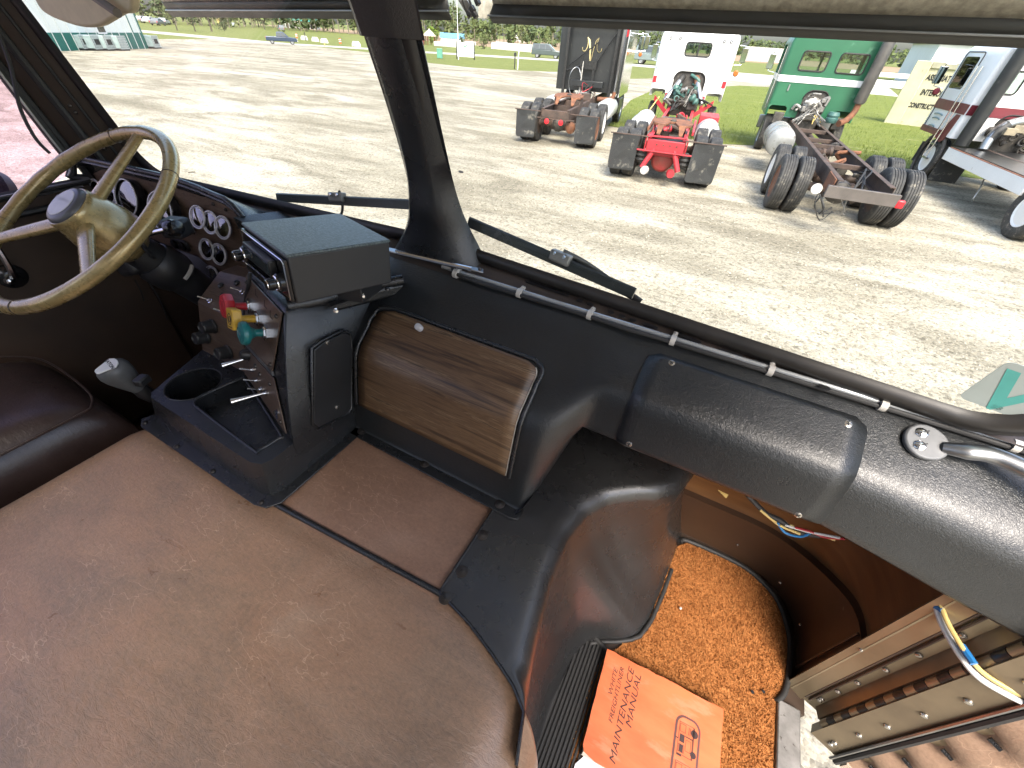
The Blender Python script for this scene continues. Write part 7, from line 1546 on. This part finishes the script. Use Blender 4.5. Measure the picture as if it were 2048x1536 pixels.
o = ob('rock_heap', g, pm('rock_white', (0.62, 0.60, 0.54), (0.45, 0.43, 0.38), .6, .9), sm=0); tagt(o, 'heap of pale rocks behind the low block wall', 'rocks')
p = PG(860, 90); o = th('gazebo', 'small gazebo with pale pointed roof across the road', 'gazebo', (p.x, p.y, TZ(p.x)), local=True)
ob('roof', G().lathe([(2.1, 2.1), (1.1, 3.0), (.35, 3.5), (.05, 3.9)], (0, 0, 0), (0, 0, 1), 8), pm('gazebo_roof', (0.50, 0.44, 0.33), None, 2, .8), o, sm=0)
for k in range(6): ob('post', G().bx(1.7*math.cos(k) - .09, 1.7*math.cos(k) + .09, 1.7*math.sin(k) - .09, 1.7*math.sin(k) + .09, 0, 2.15), M['rust'], o)
p = PG(840, 90); one('red_bench', G().box((p.x, p.y, TZ(p.x) + .5), (2.4, .8, .9)).box((p.x, p.y + .4, TZ(p.x) + 1.1), (2.4, .15, .8)), pm('bench_red', (0.25, 0.05, 0.045), None, 3, .6), 'dark red bench beside the gazebo', 'bench', bev=.04)
p = PG(905, 89); o = th('blue_roof_shed', 'low white shed with a blue roof behind the company sign', 'shed', (p.x, p.y, TZ(p.x)), R(30), local=True); ob('wall', G().bx(-4, 4, 0, 3, 0, 1.7), M['white_paint'], o); ob('roof', G().prism([V((-4.3, -.3, 1.7)), V((-4.3, 3.3, 1.7)), V((-4.3, 1.5, 3.0))], (8.6, 0, 0)), pm('roof_blue', (0.12, 0.32, 0.55), None, 2, .5), o, sm=0)
for k, (px, py) in enumerate(((885, 93), (900, 94), (1003, 90), (938, 90))):
    p = PG(px, py); one('stored_slab', G().box((p.x, p.y, TZ(p.x) + .5), (5, 1.6, 1.0), Matrix.Rotation(R(8*k), 3, 'Z')), pm('slab_pale_%d' % k, (0.66, 0.65, 0.60), (0.5, 0.5, 0.46), 1.5, .8), ['long pale slab stack left of the company sign', 'pale slab stack just behind the company sign', 'pale slab stack left of the rock heap', 'pale slab stack right of the company sign'][k], 'slab', 'stored concrete slabs', bev=.08)
p = PG(600, 57); fh_ = th('far_house', 'long white hall with teal roof far across the road', 'building', (p.x, p.y, TZ(p.x)), R(38), local=True)
ob('wall', G().bx(-9, 9, 0, 12, 0, 3.4), pm('hall_white', (0.70, 0.69, 0.63), None, 1, .7), fh_); ob('roof', G().prism([V((-9.5, -3, 3.2)), V((-9.5, 13, 3.2)), V((-9.5, 6, 6.5))], (19, 0, 0)), pm('roof_teal', (0.06, 0.28, 0.21), None, 1, .5), fh_, sm=0)
for k in range(6): ob('porch_post', G().bx(-8.5 + k*1.7, -8.2 + k*1.7, -2.8, -2.5, 0, 3.2), M['white_paint'], fh_)
for x in (2, 6): ob('door', G().bx(x, x + 1.1, -.06, 0, 0, 2.2), M['steel_dark'], fh_)
# ---- leaning concrete contractor sign by the green truck
p = PG(1772, 245); cs = th('contractor_sign', 'tall weathered cream slab sign with black lettering on the grass', 'sign', (p.x, p.y, 0), R(-14), local=True)
sm_ = pm('cream_slab', (0.50, 0.47, 0.32), (0.40, 0.37, 0.25), 1.6, .9, dirt=((0.27, 0.25, 0.18), 2.5, .64), bump=(9, .3, .02))
ob('slab', G().bx(0, 1.85, 0, .42, -.2, 2.62), sm_, cs, bev=.02); ob('left_pier', G().bx(-.10, .55, -.16, .46, -.2, 2.66), sm_, cs, bev=.03); ob('cap', G().bx(.56, 1.92, -.07, .48, 2.38, 2.64), pm('cap_grey', (0.36, 0.34, 0.25), (0.28, 0.27, 0.20), 3, .9), cs, bev=.02)
for s_, z, k in (('ASSOCIATES', 2.02, .33), ('INTERIOR', 1.42, .34), ('CONSTRUCTION', .86, .285)): text('lettering', s_, M['black_print'], cs, frame(V((1.20, -.012, z)), (1, 0, 0), (0, 0, 1)), k, bold=.012, sx=.62)
for k, (px, py, sz) in enumerate(((1845, 238, 1.3), (1815, 243, .8), (1868, 226, 1.2))):
    p = PG(px, py); t = th('weed_clump', ['tallest weed clump at the foot of the contractor sign', 'low weed clump left under the contractor sign', 'weed clump at the right end of the contractor sign'][k], 'weeds', (p.x, p.y, 0), group='weeds by the contractor sign', local=True)
    g = G(); rnd = random.Random(k)
    for _ in range(240):
        a = rnd.uniform(0, 6.28); r_ = rnd.uniform(0, .8)*sz; h = rnd.uniform(.2, .75)*sz; x, y = r_*math.cos(a), r_*math.sin(a); b = rnd.uniform(0, 6.28)
        g.add([(x - .03, y, 0), (x + .03, y, 0), (x + .25*math.cos(b), y + .25*math.sin(b), h)], [(0, 1, 2)])
    ob('leaves', g, M['blade'], t, sm=0)
# ---- panels and rails beyond the drive
for k in range(9):
    p = PG(1487 + 9.6*k, 121 + .6*k); one('fence_panel', G().box((p.x, p.y, 1.75), (1.36, .12, 3.5), Matrix.Rotation(R(3), 3, 'Z')), pm('panel_%d' % k, (0.50 + .03*(k % 2), 0.50, 0.46), (0.40, 0.40, 0.37), .8, .8), 'pale upright panel in the distant fence, number %s from the left' % ('one', 'two', 'three', 'four', 'five', 'six', 'seven', 'eight', 'nine')[k], 'fence panel', 'distant fence panels')
for k, (z, l) in enumerate(((0.55, 'lower white rail beyond the contractor sign'), (1.25, 'upper white rail beyond the contractor sign'))):
    one('guard_rail', G().box((22, 74, z), (30, .3, .42), Matrix.Rotation(R(4), 3, 'Z')), M['white_paint'], l, 'rail', 'white rails beyond the drive')
for x, l in ((9, 'first'), (15, 'second'), (21, 'third'), (27, 'fourth'), (33, 'fifth')): one('rail_post', G().box((x, 74.35 + (x - 22)*.07, .7), (.2, .2, 1.5)), M['white_paint'], '%s white post from the left under the rails beyond the drive' % l, 'post', 'posts of the white rails')
car('dark_van', 'dark parked car behind the white rails', PZ(1812, 128, 0.0), R(80), (0.03, 0.03, 0.04), 'suv', 1.2)
wsh = th('white_warehouse', 'long white warehouse at the right beyond the drive', 'building', (36, 96, 0), R(4), local=True)
ob('wall', G().bx(-18, 30, 0, 14, 0, 4.8), pm('warehouse_white', (0.66, 0.68, 0.68), (0.58, 0.60, 0.60), .3, .6), wsh); ob('roof', G().prism([V((-18.5, -.6, 4.8)), V((-18.5, 14.6, 4.8)), V((-18.5, 7, 7.2))], (49, 0, 0)), pm('warehouse_roof', (0.35, 0.36, 0.36), None, .5, .6), wsh, sm=0)
# small dark litter on the gravel
p = PZ(922, 345, 0); one('litter', G().torus((p.x, p.y, .015), (0.2, .1, 1), .05, .014, 14, 5), M['rubber'], 'small black scrap lying on the gravel past the pillar', 'scrap')
p = PZ(379, 347, 0); one('twig', G().tube([(p.x - .04, p.y, .01), (p.x, p.y + .05, .02), (p.x + .01, p.y + .12, .01)], .008, 5), M['bark'], 'small dark twig on the gravel beyond the steering wheel', 'twig')
